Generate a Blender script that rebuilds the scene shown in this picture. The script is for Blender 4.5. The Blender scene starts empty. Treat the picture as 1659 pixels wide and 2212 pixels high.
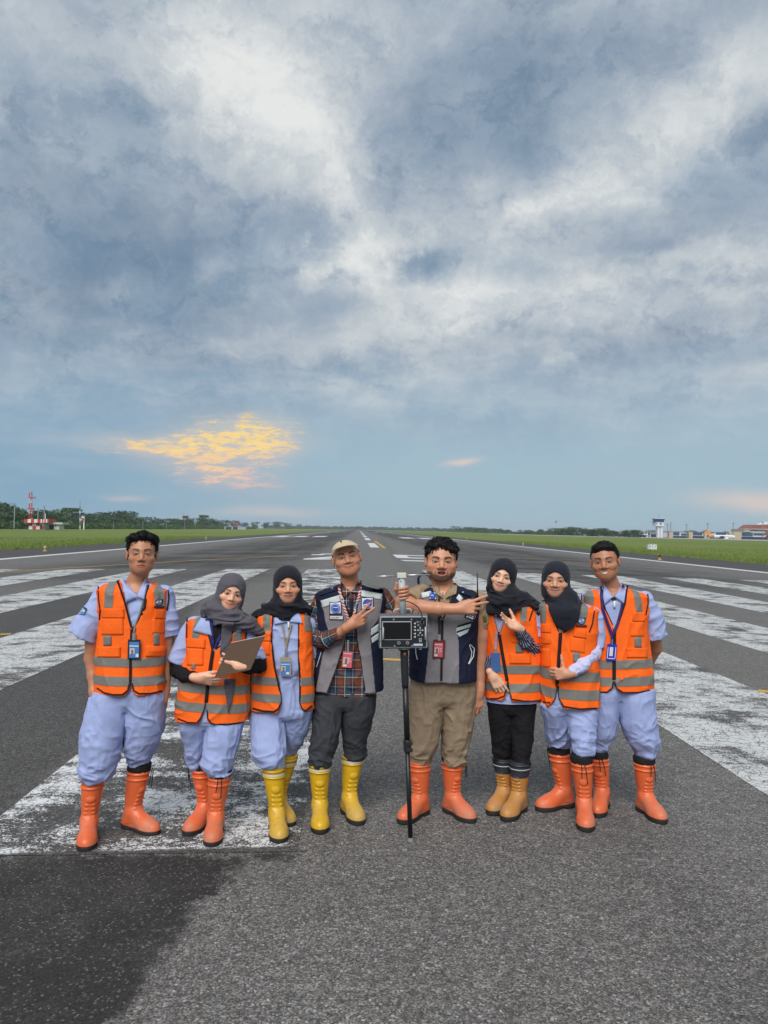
import bpy, bmesh, math, random
import numpy as np
from mathutils import Vector, Matrix
from mathutils.bvhtree import BVHTree

scene = bpy.context.scene
COL = scene.collection
R = math.radians

# ------------------------------------------------------------------ camera
CAM_H = 1.78
cam_data = bpy.data.cameras.new('camera')
cam = bpy.data.objects.new('camera', cam_data)
COL.objects.link(cam)
cam_data.sensor_fit = 'VERTICAL'
cam_data.sensor_height = 36.0
cam_data.lens = 36.0 * 1661.0 / 2212.0
cam_data.clip_start = 0.05
cam_data.clip_end = 12000
YAW, PITCH, ROLL = math.atan(54.9 / 1661), math.atan(37.9 / 1661), 0.0165
CAM_R = (Matrix.Rotation(-YAW, 3, 'Z') @ Matrix.Rotation(math.pi / 2 + PITCH, 3, 'X') @ Matrix.Rotation(ROLL, 3, 'Z'))
cam.matrix_world = Matrix.Translation((0, 0, CAM_H)) @ CAM_R.to_4x4()
scene.camera = cam
CAM_C = Vector((0, 0, CAM_H))

# ------------------------------------------------------------------ exposure
vs = scene.view_settings
scene.display_settings.display_device = 'sRGB'
vs.view_transform = 'Standard'
vs.look = 'None'
vs.gamma = 1.0
vs.use_curve_mapping = False
EXPOSURE = 1.10
vs.exposure = EXPOSURE
scene.cycles.use_denoising = True
scene.cycles.max_bounces = 6
scene.cycles.diffuse_bounces = 3
scene.cycles.glossy_bounces = 3
scene.cycles.transparent_max_bounces = 8
scene.cycles.volume_bounces = 0
scene.cycles.sample_clamp_indirect = 4.0


def lin(r, g, b, k=1.0):
    def f(c):
        c = c / 255.0
        return (c / 12.92 if c <= 0.04045 else ((c + 0.055) / 1.055) ** 2.4) * k
    return (f(r), f(g), f(b), 1.0)


class NT:
    """small helper for building node trees"""
    def __init__(s, tree):
        s.t = tree
        s.N = tree.nodes
        s.L = tree.links

    def put(s, sock, v):
        if isinstance(v, bpy.types.NodeSocket):
            s.L.new(v, sock)
        elif v is not None:
            if isinstance(v, (int, float)) and hasattr(sock, 'default_value') and hasattr(sock.default_value, '__len__'):
                n = len(sock.default_value)
                v = (v,) * 3 + ((1.0,) if n == 4 else ())
            elif hasattr(v, '__len__') and hasattr(sock.default_value, '__len__') and len(v) == 3 and len(sock.default_value) == 4:
                v = tuple(v) + (1.0,)
            elif hasattr(v, '__len__') and hasattr(sock.default_value, '__len__') and len(v) == 4 and len(sock.default_value) == 3:
                v = tuple(v)[:3]
            sock.default_value = v

    def n(s, typ, props=None, **ins):
        nd = s.N.new(typ)
        for k, v in (props or {}).items():
            setattr(nd, k, v)
        for k, v in ins.items():
            key = int(k[1:]) if k[0] == '_' else k.replace('_', ' ')
            s.put(nd.inputs[key], v)
        return nd

    def m(s, op, a, b=None, c=None, clamp=False):
        nd = s.N.new('ShaderNodeMath')
        nd.operation = op
        nd.use_clamp = clamp
        s.put(nd.inputs[0], a)
        if b is not None: s.put(nd.inputs[1], b)
        if c is not None: s.put(nd.inputs[2], c)
        return nd.outputs[0]

    def vm(s, op, a, b=None, scale=None):
        nd = s.N.new('ShaderNodeVectorMath')
        nd.operation = op
        s.put(nd.inputs[0], a)
        if b is not None: s.put(nd.inputs[1], b)
        if scale is not None: s.put(nd.inputs['Scale'], scale)
        return nd.outputs['Value'] if op in ('LENGTH', 'DISTANCE', 'DOT_PRODUCT') else nd.outputs['Vector']

    def mix(s, fac, a, b, blend='MIX'):
        nd = s.N.new('ShaderNodeMix')
        nd.data_type = 'RGBA'
        nd.blend_type = blend
        nd.clamp_factor = True
        s.put(nd.inputs[0], fac)
        s.put(nd.inputs[6], a)
        s.put(nd.inputs[7], b)
        return nd.outputs[2]

    def sstep(s, x, e0, e1):
        nd = s.N.new('ShaderNodeMapRange')
        nd.interpolation_type = 'SMOOTHSTEP'
        s.put(nd.inputs[0], x)
        s.put(nd.inputs[1], e0)
        s.put(nd.inputs[2], e1)
        nd.inputs[3].default_value = 0
        nd.inputs[4].default_value = 1
        return nd.outputs[0]

    def noise(s, vec, scale, detail=4, rough=0.55, dist=0.0, color=False):
        nd = s.N.new('ShaderNodeTexNoise')
        s.put(nd.inputs['Vector'], vec)
        s.put(nd.inputs['Scale'], scale)
        nd.inputs['Detail'].default_value = detail
        nd.inputs['Roughness'].default_value = rough
        nd.inputs['Distortion'].default_value = dist
        return nd.outputs['Color' if color else 'Fac']

    def voro(s, vec, scale, feature='F1', out='Distance', rnd=1.0):
        nd = s.N.new('ShaderNodeTexVoronoi')
        nd.feature = feature
        s.put(nd.inputs['Vector'], vec)
        nd.inputs['Scale'].default_value = scale
        nd.inputs['Randomness'].default_value = rnd
        return nd.outputs[out]

    def sep(s, v):
        nd = s.N.new('ShaderNodeSeparateXYZ')
        s.put(nd.inputs[0], v)
        return nd.outputs

    def comb(s, x, y, z):
        nd = s.N.new('ShaderNodeCombineXYZ')
        for i, v in enumerate((x, y, z)):
            s.put(nd.inputs[i], v)
        return nd.outputs[0]

    def bump(s, h, strength=0.5, dist=0.01, normal=None):
        nd = s.N.new('ShaderNodeBump')
        nd.inputs['Strength'].default_value = strength
        nd.inputs['Distance'].default_value = dist
        s.put(nd.inputs['Height'], h)
        if normal is not None: s.put(nd.inputs['Normal'], normal)
        return nd.outputs[0]


# ------------------------------------------------------------------ world: broken overcast evening sky
world = bpy.data.worlds.new('World')
scene.world = world
world.use_nodes = True
SUN_EL, SUN_AZ = R(46), R(196)          # azimuth clockwise from +Y (the runway): behind the photographer


def build_world():
    w = NT(world.node_tree)
    w.N.clear()
    d = w.n('ShaderNodeTexCoord').outputs['Generated']
    x, y, z = w.sep(d)
    az = w.m('ARCTAN2', x, y)
    el = w.m('ARCSINE', z)
    zz = w.m('ADD', w.m('MAXIMUM', z, 0.0), 0.13)
    plane = w.comb(w.m('DIVIDE', x, zz), w.m('DIVIDE', y, zz), 0.0)
    warp = w.noise(plane, 0.9, 3, 0.6, 0, True)
    warpv = w.vm('SUBTRACT', warp, (0.5, 0.5, 0.5))
    pw = w.vm('ADD', plane, w.vm('SCALE', warpv, scale=0.8))
    big = w.noise(pw, 0.75, 4, 0.55)
    mid = w.noise(w.vm('ADD', pw, (7.3, 1.1, 0)), 2.0, 4, 0.6)
    fine = w.noise(w.vm('ADD', pw, (3.1, 9.4, 0)), 5.5, 4, 0.6)
    # warped angular coordinates for the big cloud masses (degrees of azimuth / elevation)
    ww = w.noise(w.vm('SCALE', d, scale=5.0), 1.0, 6, 0.66, 0, True)
    wa, wb, wc = w.sep(w.vm('SUBTRACT', ww, (0.5, 0.5, 0.5)))
    iso = w.noise(w.vm('ADD', w.vm('SCALE', d, scale=13.0), w.vm('SCALE', ww, scale=2.2)), 1.0, 5, 0.62)
    azd = w.m('ADD', w.m('MULTIPLY', az, 57.2958), w.m('MULTIPLY', wa, 15.0))
    eld = w.m('ADD', w.m('MULTIPLY', el, 57.2958), w.m('MULTIPLY', wb, 9.0))

    ang_v = w.comb(azd, eld, 0.0)

    def lobe(px, py, sx, sy, amp, ang=0.0, acc=None):
        a0 = math.degrees(math.atan((px - 774) / 1661))
        e0 = math.degrees(math.atan((1143 + 0.0165 * (px - 774) - py) / 1661 * math.cos(math.radians(a0))))
        kx, ky = 57.3 * sx / 1661, 57.3 * sy / 1661
        mp = w.n('ShaderNodeMapping', {'vector_type': 'TEXTURE'}, Vector=ang_v)     # inverse transform: (v - loc) rotated back, divided by scale
        mp.inputs['Location'].default_value = (a0, e0, 0)
        mp.inputs['Rotation'].default_value = (0, 0, R(ang))
        mp.inputs['Scale'].default_value = (kx, ky, 1)
        v = mp.outputs[0]
        g = w.m('POWER', 0.36788, w.vm('DOT_PRODUCT', v, v))
        return w.m('MULTIPLY_ADD', g, amp, acc if acc is not None else 0.0)

    lobes = [
        (560, 180, 230, 150, 0.20), (330, 60, 200, 90, 0.16), (690, 370, 170, 100, 0.28, -35), (780, 575, 110, 50, 0.50, 10), (430, 210, 160, 120, 0.24),
        (1260, 390, 150, 70, 0.32, 20), (1520, 230, 170, 70, 0.24, 25), (1050, 640, 260, 60, 0.30, 8), (1500, 560, 260, 50, 0.20, -5),
        (1330, 660, 200, 45, 0.18), (880, 840, 230, 45, 0.14), (1100, 460, 120, 60, 0.14), (240, 640, 50, 25, 0.2), (450, 600, 50, 30, 0.2),
        (300, 530, 240, 95, -0.30, -5), (90, 620, 280, 150, -0.16), (300, 690, 220, 60, -0.16), (600, 500, 150, 95, -0.18), (110, 330, 200, 120, -0.12),
        (1130, 170, 230, 190, -0.22, 10), (1330, 60, 320, 90, -0.16), (960, 330, 130, 110, -0.12), (885, 590, 85, 30, -0.48), (730, 500, 70, 35, -0.16),
        (330, 120, 110, 60, -0.16, -20), (265, 210, 60, 35, -0.14), (1600, 390, 160, 110, -0.14), (1370, 540, 130, 25, -0.22, 5), (1590, 590, 100, 22, -0.26),
        (1260, 760, 120, 28, -0.16), (740, 800, 70, 22, -0.16), (960, 900, 170, 40, -0.12), (400, 890, 130, 25, -0.14), (1400, 700, 200, 40, -0.08),
    ]
    s = None
    for l in lobes:
        s = lobe(*(tuple(l) + (0.0,) * (6 - len(l))), acc=s)
    det = w.m('ADD', w.m('MULTIPLY', w.m('SUBTRACT', mid, 0.5), 0.48), w.m('MULTIPLY', w.m('SUBTRACT', fine, 0.5), 0.16))
    det = w.m('ADD', det, w.m('ADD', w.m('MULTIPLY', wc, 0.45), w.m('MULTIPLY', w.m('SUBTRACT', iso, 0.5), 0.62)))
    det = w.m('ADD', det, w.m('MULTIPLY', w.m('SUBTRACT', big, 0.5), 0.45))
    # crisp-edged scud: torn darker shreds below, sunlit rims above
    sc = w.noise(w.vm('ADD', w.vm('MULTIPLY', d, (9.0, 9.0, 22.0)), w.vm('SCALE', ww, scale=3.4)), 1.0, 7, 0.66)
    det = w.m('SUBTRACT', det, w.m('MULTIPLY', w.sstep(sc, 0.50, 0.66), 0.13))
    det = w.m('ADD', det, w.m('MULTIPLY', w.m('MULTIPLY', w.sstep(sc, 0.47, 0.40), w.sstep(s, -0.05, 0.30)), 0.08))
    hz = w.sstep(el, 0.015, 0.20)       # clouds thin out into the hazy band above the horizon
    bright = w.m('ADD', w.m('ADD', 0.52, s), w.m('MULTIPLY', det, w.m('ADD', 0.25, w.m('MULTIPLY', hz, 0.75))))
    ramp = w.n('ShaderNodeValToRGB')
    w.put(ramp.inputs[0], bright)
    cr = ramp.color_ramp
    cr.interpolation = 'B_SPLINE'
    stops = [(0.0, lin(104, 127, 151)), (0.22, lin(132, 150, 170)), (0.45, lin(164, 177, 191)), (0.62, lin(187, 196, 203)), (0.8, lin(209, 214, 217)), (1.0, lin(234, 235, 233))]
    while len(cr.elements) < len(stops):
        cr.elements.new(0.5)
    for e, (p, c) in zip(cr.elements, stops):
        e.position = p
        e.color = c
    cloud = ramp.outputs[0]
    # clear air seen between and under the clouds: physical sky, graded towards the horizon
    sky = w.n('ShaderNodeTexSky')
    sky.sky_type = 'NISHITA'
    sky.sun_disc = False
    sky.sun_elevation = SUN_EL
    sky.sun_rotation = SUN_AZ
    sky.dust_density = 3.0
    clear = w.mix(0.90, w.vm('SCALE', sky.outputs[0], scale=0.10), w.mix(w.sstep(el, 0.0, 0.30), lin(165, 193, 207), lin(138, 173, 198)))
    lowl = w.m('MULTIPLY', w.sstep(az, 0.10, -0.55), w.sstep(el, 0.42, 0.05))
    clear = w.mix(w.m('MULTIPLY', lowl, 0.75), clear, lin(114, 156, 187))
    cover = w.m('ADD', w.m('MULTIPLY', w.sstep(el, 0.03, 0.27), 0.98), w.m('MULTIPLY', w.m('SUBTRACT', mid, 0.5), 0.8))
    cover = w.m('ADD', cover, w.m('MULTIPLY', s, 0.35), None, True)
    col = w.mix(cover, clear, cloud)
    # sunset breaking through low on the left of the runway
    az2 = w.m('ADD', w.m('MULTIPLY', az, 57.2958), w.m('MULTIPLY', wa, 3.0))
    el2 = w.m('ADD', w.m('MULTIPLY', el, 57.2958), w.m('MULTIPLY', wb, 1.6))
    keep, ang_v = ang_v, w.comb(az2, el2, 0.0)
    gl = lobe(515, 945, 130, 50, 0.95)
    gl = lobe(350, 958, 150, 22, 0.60, 0, gl)
    gl = lobe(450, 1020, 150, 38, 0.72, -14, gl)
    gl = lobe(600, 975, 60, 60, 0.30, 0, gl)
    ang_v = keep
    gn = w.noise(w.comb(w.m('MULTIPLY', az2, 0.34), w.m('MULTIPLY', el2, 1.45), 3.0), 1.0, 6, 0.62, 0.6)
    gs = w.noise(w.comb(w.m('MULTIPLY', az2, 0.55), w.m('MULTIPLY', el2, 3.2), 8.0), 1.0, 7, 0.68, 0.3)
    gsum = w.m('ADD', w.m('MULTIPLY', gn, 0.55), w.m('MULTIPLY', gs, 0.45))
    gt = w.m('SUBTRACT', gsum, w.m('MULTIPLY', gl, 0.150))
    gm = w.m('MULTIPLY', w.sstep(gt, 0.49, 0.32), w.sstep(gl, 0.08, 0.7))
    halo = w.m('MULTIPLY', w.sstep(gl, 0.0, 0.9), 0.55)
    col = w.mix(halo, col, w.mix(w.sstep(el, R(3.0), R(6.5)), lin(205, 186, 184), lin(214, 204, 190)))
    shred = w.sstep(w.noise(w.comb(w.m('MULTIPLY', az2, 0.8), w.m('MULTIPLY', el2, 2.4), 15.0), 1.0, 7, 0.66, 0.4), 0.50, 0.62)
    gm = w.m('MULTIPLY', gm, w.m('SUBTRACT', 1.0, w.m('MULTIPLY', shred, 0.85)))
    gcol = w.mix(w.sstep(el, R(3.6), R(7.3)), lin(238, 196, 178), lin(253, 212, 130))
    gcol = w.mix(w.sstep(gt, 0.43, 0.35), lin(206, 199, 196), gcol)
    gcol = w.mix(w.m('MULTIPLY', w.sstep(gs, 0.62, 0.40), w.sstep(gl, 0.5, 1.1)), gcol, lin(254, 222, 146))
    col = w.mix(w.m('MULTIPLY', gm, 0.93), col, gcol)
    ang_v = w.comb(az2, el2, 0.0)
    pk = lobe(1660, 1080, 110, 20, 0.75)
    pk = lobe(580, 1110, 110, 12, 0.42, 0, pk)
    pk = lobe(1000, 993, 34, 7, 0.8, 8, pk)
    pk = lobe(270, 1072, 45, 7, 0.4, 0, pk)
    col = w.mix(pk, col, lin(226, 205, 196))
    # below the horizon: light from the ground bounced back is not needed, keep the horizon colour
    bg = w.n('ShaderNodeBackground', Color=col, Strength=1.0 / (2 ** EXPOSURE))
    out = w.n('ShaderNodeOutputWorld')
    w.L.new(bg.outputs[0], out.inputs[0])
    world.cycles.sampling_method = 'MANUAL'
    world.cycles.sample_map_resolution = 512


build_world()

sun_d = bpy.data.lights.new('sun', 'SUN')
sun_d.energy = 1.5
sun_d.angle = R(42)
sun_d.color = (1.0, 0.965, 0.92)
sun = bpy.data.objects.new('sun', sun_d)
COL.objects.link(sun)
sdir = Vector((math.sin(SUN_AZ) * math.cos(SUN_EL), math.cos(SUN_AZ) * math.cos(SUN_EL), math.sin(SUN_EL)))
sun.rotation_euler = sdir.to_track_quat('Z', 'Y').to_euler()
sun.location = (0, -20, 40)

# ------------------------------------------------------------------ projection helpers (pixels of the 1659x2212 view)


def ray(px, py):
    d = CAM_R @ Vector(((px - 829.5) / 1661.0, -(py - 1106.0) / 1661.0, -1.0))
    return d


def at(px, py, Y):
    d = ray(px, py)
    return CAM_C + d * (Y / d.y)


CROWN = 1.28


def ground_z(X):
    d = abs(X - CROWN)
    if d < 32.0:
        return -0.016 * d
    return -0.512 - 0.0042 * (min(d, 420) - 32.0)


def ground_at(px, py):
    d = ray(px, py)
    t = CAM_H / -d.z
    for _ in range(12):
        p = CAM_C + d * t
        t = (CAM_H - ground_z(p.x)) / -d.z
    return CAM_C + d * t


# ------------------------------------------------------------------ object helpers
def link(name, me, mat=None, parent=None, loc=None):
    o = bpy.data.objects.new(name, me)
    COL.objects.link(o)
    if mat is not None and me is not None and len(me.materials) == 0:
        me.materials.append(mat)
    if parent is not None:
        o.parent = parent
    if loc is not None:
        o.location = loc
    return o


def tag(o, label=None, cat=None, group=None, kind=None):
    for k, v in (('label', label), ('category', cat), ('group', group), ('kind', kind)):
        if v:
            o[k] = v
    return o


def empty(name, loc, label=None, cat=None, group=None):
    o = bpy.data.objects.new(name, None)
    o.empty_display_size = 0.1
    COL.objects.link(o)
    o.location = loc
    return tag(o, label, cat, group)


def mesh_np(name, V, F, smooth=True):
    V = np.asarray(V, np.float32)
    F = np.asarray(F, np.int32)
    me = bpy.data.meshes.new(name)
    n, k = F.shape
    me.vertices.add(len(V))
    me.vertices.foreach_set('co', V.ravel())
    me.loops.add(n * k)
    me.loops.foreach_set('vertex_index', F.ravel())
    me.polygons.add(n)
    me.polygons.foreach_set('loop_start', np.arange(0, n * k, k, dtype=np.int32))
    if smooth:
        me.polygons.foreach_set('use_smooth', np.ones(n, bool))
    me.update(calc_edges=True)
    me.validate()
    return me


class MB:
    """collects simple shapes into one mesh"""
    def __init__(s):
        s.v, s.f = [], []

    def add(s, vs_, fs):
        o = len(s.v)
        s.v += [tuple(p) for p in vs_]
        s.f += [tuple(i + o for i in f) for f in fs]
        return s

    def box(s, c, size, rot=None):
        hx, hy, hz = size[0] / 2, size[1] / 2, size[2] / 2
        P = [Vector((sx * hx, sy * hy, sz * hz)) for sz in (-1, 1) for sy in (-1, 1) for sx in (-1, 1)]
        if rot is not None:
            P = [rot @ p for p in P]
        P = [p + Vector(c) for p in P]
        return s.add(P, [(0, 2, 3, 1), (4, 5, 7, 6), (0, 1, 5, 4), (2, 6, 7, 3), (0, 4, 6, 2), (1, 3, 7, 5)])

    def tube(s, pts, r, n=8, cap=True):
        pts = [Vector(p) for p in pts]
        rs = r if hasattr(r, '__len__') else [r] * len(pts)
        up = None
        rings = []
        for i, p in enumerate(pts):
            t = (pts[min(i + 1, len(pts) - 1)] - pts[max(i - 1, 0)])
            t = t.normalized() if t.length > 1e-9 else Vector((0, 0, 1))
            if up is None:
                up = Vector((0, 0, 1)) if abs(t.z) < 0.9 else Vector((1, 0, 0))
            a = (up - t * up.dot(t)).normalized()
            up = a
            b = t.cross(a)
            rings.append([p + (a * math.cos(2 * math.pi * k / n) + b * math.sin(2 * math.pi * k / n)) * rs[i] for k in range(n)])
        V = [q for rg in rings for q in rg]
        F = []
        for i in range(len(pts) - 1):
            for k in range(n):
                k2 = (k + 1) % n
                F.append((i * n + k, i * n + k2, (i + 1) * n + k2, (i + 1) * n + k))
        if cap:
            F.append(tuple(reversed(range(n))))
            F.append(tuple((len(pts) - 1) * n + k for k in range(n)))
        return s.add(V, F)

    def poly(s, pts):
        return s.add(pts, [tuple(range(len(pts)))])

    def prism(s, pts, d):
        """polygon (list of 3D points) extruded by vector d"""
        n = len(pts)
        d = Vector(d)
        V = [Vector(p) for p in pts] + [Vector(p) + d for p in pts]
        F = [tuple(reversed(range(n))), tuple(range(n, 2 * n))]
        F += [(i, (i + 1) % n, n + (i + 1) % n, n + i) for i in range(n)]
        return s.add(V, F)

    def build(s, name, mat=None, parent=None, loc=None, smooth=False, bevel=0, recalc=True):
        me = bpy.data.meshes.new(name)
        me.from_pydata([tuple(p) for p in s.v], [], s.f)
        if recalc or bevel:
            bm = bmesh.new()
            bm.from_mesh(me)
            if bevel:
                bmesh.ops.bevel(bm, geom=bm.edges[:], offset=bevel, segments=2, affect='EDGES', profile=0.6)
            bmesh.ops.recalc_face_normals(bm, faces=bm.faces)
            bm.to_mesh(me)
            bm.free()
        if smooth:
            me.polygons.foreach_set('use_smooth', np.ones(len(me.polygons), bool))
        me.update()
        return link(name, me, mat, parent, loc)


def vnoise(p, seed=0):
    """value noise on an (N,3) array, 0..1"""
    p = np.asarray(p, np.float32)
    i = np.floor(p).astype(np.int64)
    f = (p - i).astype(np.float32)
    f = f * f * (3 - 2 * f)

    def h(a):
        n = (a[:, 0] * 374761393 + a[:, 1] * 668265263 + a[:, 2] * 2147483647 + seed * 1274126177) & 0xffffffff
        n = ((n ^ (n >> 13)) * 1274126177) & 0xffffffff
        return ((n ^ (n >> 16)) & 0xffff).astype(np.float32) / 65535.0
    r = 0
    for dx in (0, 1):
        wx = f[:, 0] if dx else 1 - f[:, 0]
        for dy in (0, 1):
            wy = f[:, 1] if dy else 1 - f[:, 1]
            for dz in (0, 1):
                wz = f[:, 2] if dz else 1 - f[:, 2]
                r = r + wx * wy * wz * h(i + np.array([dx, dy, dz]))
    return r


def fbm(p, seed=0, oct=3):
    p = np.asarray(p, np.float32)
    a, t, r = 0.5, 0, 0
    for k in range(oct):
        r = r + a * vnoise(p * (2 ** k), seed + 17 * k)
        t += a
        a *= 0.5
    return r / t


# ------------------------------------------------------------------ materials
def new_mat(name):
    mt = bpy.data.materials.new(name)
    mt.use_nodes = True
    t = NT(mt.node_tree)
    t.N.clear()
    out = t.n('ShaderNodeOutputMaterial')
    return mt, t, out


_mats = {}


def mat(name, color, rough=0.8, var=0.12, vscale=8.0, bump=0.0, bscale=60.0, metal=0.0, spec=0.3, bdist=0.004, sheen=0.0, wear=0.0, weave=0.0):
    if name in _mats:
        return _mats[name]
    mt, t, out = new_mat(name)
    tc = t.n('ShaderNodeTexCoord').outputs['Object']
    nz = t.noise(tc, vscale, 5, 0.6)
    c = color if len(color) == 4 else tuple(color) + (1,)
    dark = tuple(v * (1 - var) for v in c[:3]) + (1,)
    light = tuple(min(1, v * (1 + var)) for v in c[:3]) + (1,)
    col = t.mix(nz, dark, light)
    if wear > 0:
        wn = t.noise(tc, vscale * 2.7, 6, 0.7)
        col = t.mix(t.m('MULTIPLY', t.sstep(wn, 0.55, 0.72), wear), col, tuple(v * 0.35 + 0.03 for v in c[:3]) + (1,))
    b = t.n('ShaderNodeBsdfPrincipled')
    t.put(b.inputs['Base Color'], col)
    t.put(b.inputs['Roughness'], rough)
    t.put(b.inputs['Metallic'], metal)
    t.put(b.inputs['Specular IOR Level'], spec)
    if sheen:
        b.inputs['Sheen Weight'].default_value = sheen
    if bump or weave:
        h = t.noise(tc, bscale, 5, 0.6)
        nm = t.bump(h, bump, bdist)
        if weave:
            nm = t.bump(t.noise(tc, 420.0, 2, 0.5), weave, 0.0015, nm)
        t.put(b.inputs['Normal'], nm)
    t.L.new(b.outputs[0], out.inputs[0])
    _mats[name] = mt
    return mt
# ================================================================== the setting: ground, runway, markings
def poly_sdf(px, pz, poly):
    """signed distance of points to a polygon (negative inside); px, pz any equal-shaped arrays"""
    d = np.full(np.broadcast(px, pz).shape, 1e9, np.float32)
    s = np.ones(d.shape, np.float32)
    n = len(poly)
    for i in range(n):
        ax_, ay_ = poly[i]
        bx_, by_ = poly[i - 1]
        ex, ey = bx_ - ax_, by_ - ay_
        wx, wy = px - ax_, pz - ay_
        t = np.clip((wx * ex + wy * ey) / (ex * ex + ey * ey + 1e-12), 0, 1)
        qx, qy = wx - ex * t, wy - ey * t
        d = np.minimum(d, qx * qx + qy * qy)
        c1, c2, c3 = pz >= ay_, pz < by_, ex * wy > ey * wx
        flip = (c1 & c2 & c3) | (~c1 & ~c2 & ~c3)
        s = np.where(flip, -s, s)
    return s * np.sqrt(d)


def asphalt_nodes(t):
    """returns colour, height sockets for aged asphalt with exposed stones (world coordinates)"""
    pos = t.n('ShaderNodeNewGeometry').outputs['Position']
    x, y, z = t.sep(pos)
    p2 = t.comb(x, y, 0.0)
    pw_ = t.vm('ADD', p2, t.vm('SCALE', t.noise(p2, 60.0, 2, 0.5, 0, True), scale=0.012))
    vn = t.n('ShaderNodeTexVoronoi', {'feature': 'F1'}, Vector=pw_, Scale=72.0)
    c1, d1 = vn.outputs['Color'], vn.outputs['Distance']
    c2 = t.voro(p2, 135.0, 'F1', 'Color')
    r1, r2, r3 = t.sep(c1)
    q1, q2, q3 = t.sep(c2)
    stone = t.m('ADD', 0.095, t.m('MULTIPLY', t.m('POWER', r1, 2.4), 0.26))
    grit = t.m('ADD', 0.058, t.m('MULTIPLY', t.m('POWER', q1, 2.0), 0.19))
    is_st = t.m('MULTIPLY', t.m('LESS_THAN', r2, 0.42), t.m('LESS_THAN', d1, 0.46))
    v = t.m('ADD', t.m('MULTIPLY', stone, is_st), t.m('MULTIPLY', grit, t.m('SUBTRACT', 1.0, is_st)))
    # patches, tyre rubber, long weathering streaks
    big = t.noise(p2, 0.55, 5, 0.6)
    med = t.noise(p2, 4.5, 5, 0.65)
    st = t.noise(t.comb(t.m('MULTIPLY', x, 0.55), t.m('MULTIPLY', y, 0.02), 0.0), 1.0, 6, 0.7)
    st2 = t.noise(t.comb(t.m('MULTIPLY', x, 0.10), t.m('MULTIPLY', y, 0.22), 4.0), 1.0, 6, 0.7)
    off = t.m('ABSOLUTE', t.m('SUBTRACT', x, 1.9))
    rub = t.m('MULTIPLY', t.sstep(off, 3.6, 6.5), t.sstep(off, 19.5, 13.0))
    rub = t.m('MULTIPLY', rub, t.sstep(y, 16.0, 40.0))
    rub = t.m('MULTIPLY', rub, t.m('ADD', 0.25, t.m('ADD', t.m('MULTIPLY', t.sstep(st, 0.35, 0.65), 0.45), t.m('MULTIPLY', t.sstep(st2, 0.42, 0.6), 0.55))), None, True)
    big2 = t.voro(pw_, 34.0, 'F1', 'Color')
    b1, b2, b3 = t.sep(big2)
    v = t.m('MULTIPLY', v, t.m('ADD', 0.80, t.m('MULTIPLY', b1, 0.36)))
    lum = t.m('ADD', 0.70, t.m('ADD', t.m('MULTIPLY', big, 0.40), t.m('MULTIPLY', med, 0.22)))
    lum = t.m('MULTIPLY', lum, t.m('SUBTRACT', 1.0, t.m('MULTIPLY', rub, 0.74)))
    sh = t.sstep(t.m('ABSOLUTE', t.m('SUBTRACT', x, CROWN)), 22.8, 23.6)     # blackish shoulders outside the edge line
    lum = t.m('MULTIPLY', lum, t.m('SUBTRACT', 1.0, t.m('MULTIPLY', sh, 0.55)))
    # fresh dark sealant patch at the runway end (outline stored on the mesh)
    at_ = t.n('ShaderNodeAttribute', {'attribute_name': 'patch'}).outputs['Fac']
    edge = t.m('ADD', at_, t.m('MULTIPLY', t.m('SUBTRACT', t.noise(p2, 6.0, 8, 0.80), 0.5), 0.62))
    dk = t.m('MULTIPLY', t.sstep(edge, 0.05, -0.06), t.m('ADD', 0.86, t.m('MULTIPLY', t.sstep(t.noise(p2, 1.7, 5, 0.7), 0.62, 0.42), 0.14)))
    at2 = t.n('ShaderNodeAttribute', {'attribute_name': 'fade'}).outputs['Fac']
    dk2 = t.sstep(t.m('ADD', at2, t.m('MULTIPLY', t.m('SUBTRACT', t.noise(p2, 3.0, 6, 0.7), 0.5), 0.55)), 0.2, -0.22)
    stn = t.m('MULTIPLY', t.m('LESS_THAN', r2, 0.30), is_st)
    dark_v = t.m('ADD', t.m('ADD', 0.014, t.m('MULTIPLY', q1, 0.020)), t.m('MULTIPLY', t.m('MULTIPLY', stn, r1), 0.10))
    v = t.m('MULTIPLY', v, lum)
    # oil-dark line of wheel tracks in the foreground
    tr = t.sstep(t.m('ABSOLUTE', t.m('SUBTRACT', x, t.m('ADD', 1.52, t.m('MULTIPLY', y, 0.02)))), 0.42, 0.05)
    v = t.m('MULTIPLY', v, t.m('SUBTRACT', 1.0, t.m('MULTIPLY', t.m('MULTIPLY', tr, t.sstep(med, 0.35, 0.7)), 0.28)))
    v = t.m('ADD', t.m('MULTIPLY', v, t.m('SUBTRACT', 1.0, dk)), t.m('MULTIPLY', dark_v, dk))
    v = t.m('MULTIPLY', v, t.m('SUBTRACT', 1.0, t.m('MULTIPLY', dk2, 0.48)))
    tint = t.mix(q3, (1.10, 1.0, 0.92, 1), (1.0, 0.99, 0.985, 1))
    tint = t.mix(t.m('MULTIPLY', t.m('LESS_THAN', r3, 0.10), is_st), tint, (1.25, 0.93, 0.70, 1))
    col = t.vm('SCALE', tint, scale=v)
    h = t.m('ADD', t.m('MULTIPLY', t.m('SUBTRACT', 1.0, d1), 0.7), t.m('MULTIPLY', q2, 0.5))
    return col, h, pos, p2


def asphalt_mat():
    mt, t, out = new_mat('asphalt')
    col, h, pos, p2 = asphalt_nodes(t)
    b = t.n('ShaderNodeBsdfPrincipled')
    t.put(b.inputs['Base Color'], col)
    b.inputs['Roughness'].default_value = 0.82
    b.inputs['Specular IOR Level'].default_value = 0.35
    t.put(b.inputs['Normal'], t.bump(h, 0.55, 0.006))
    t.L.new(b.outputs[0], out.inputs[0])
    return mt


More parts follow.
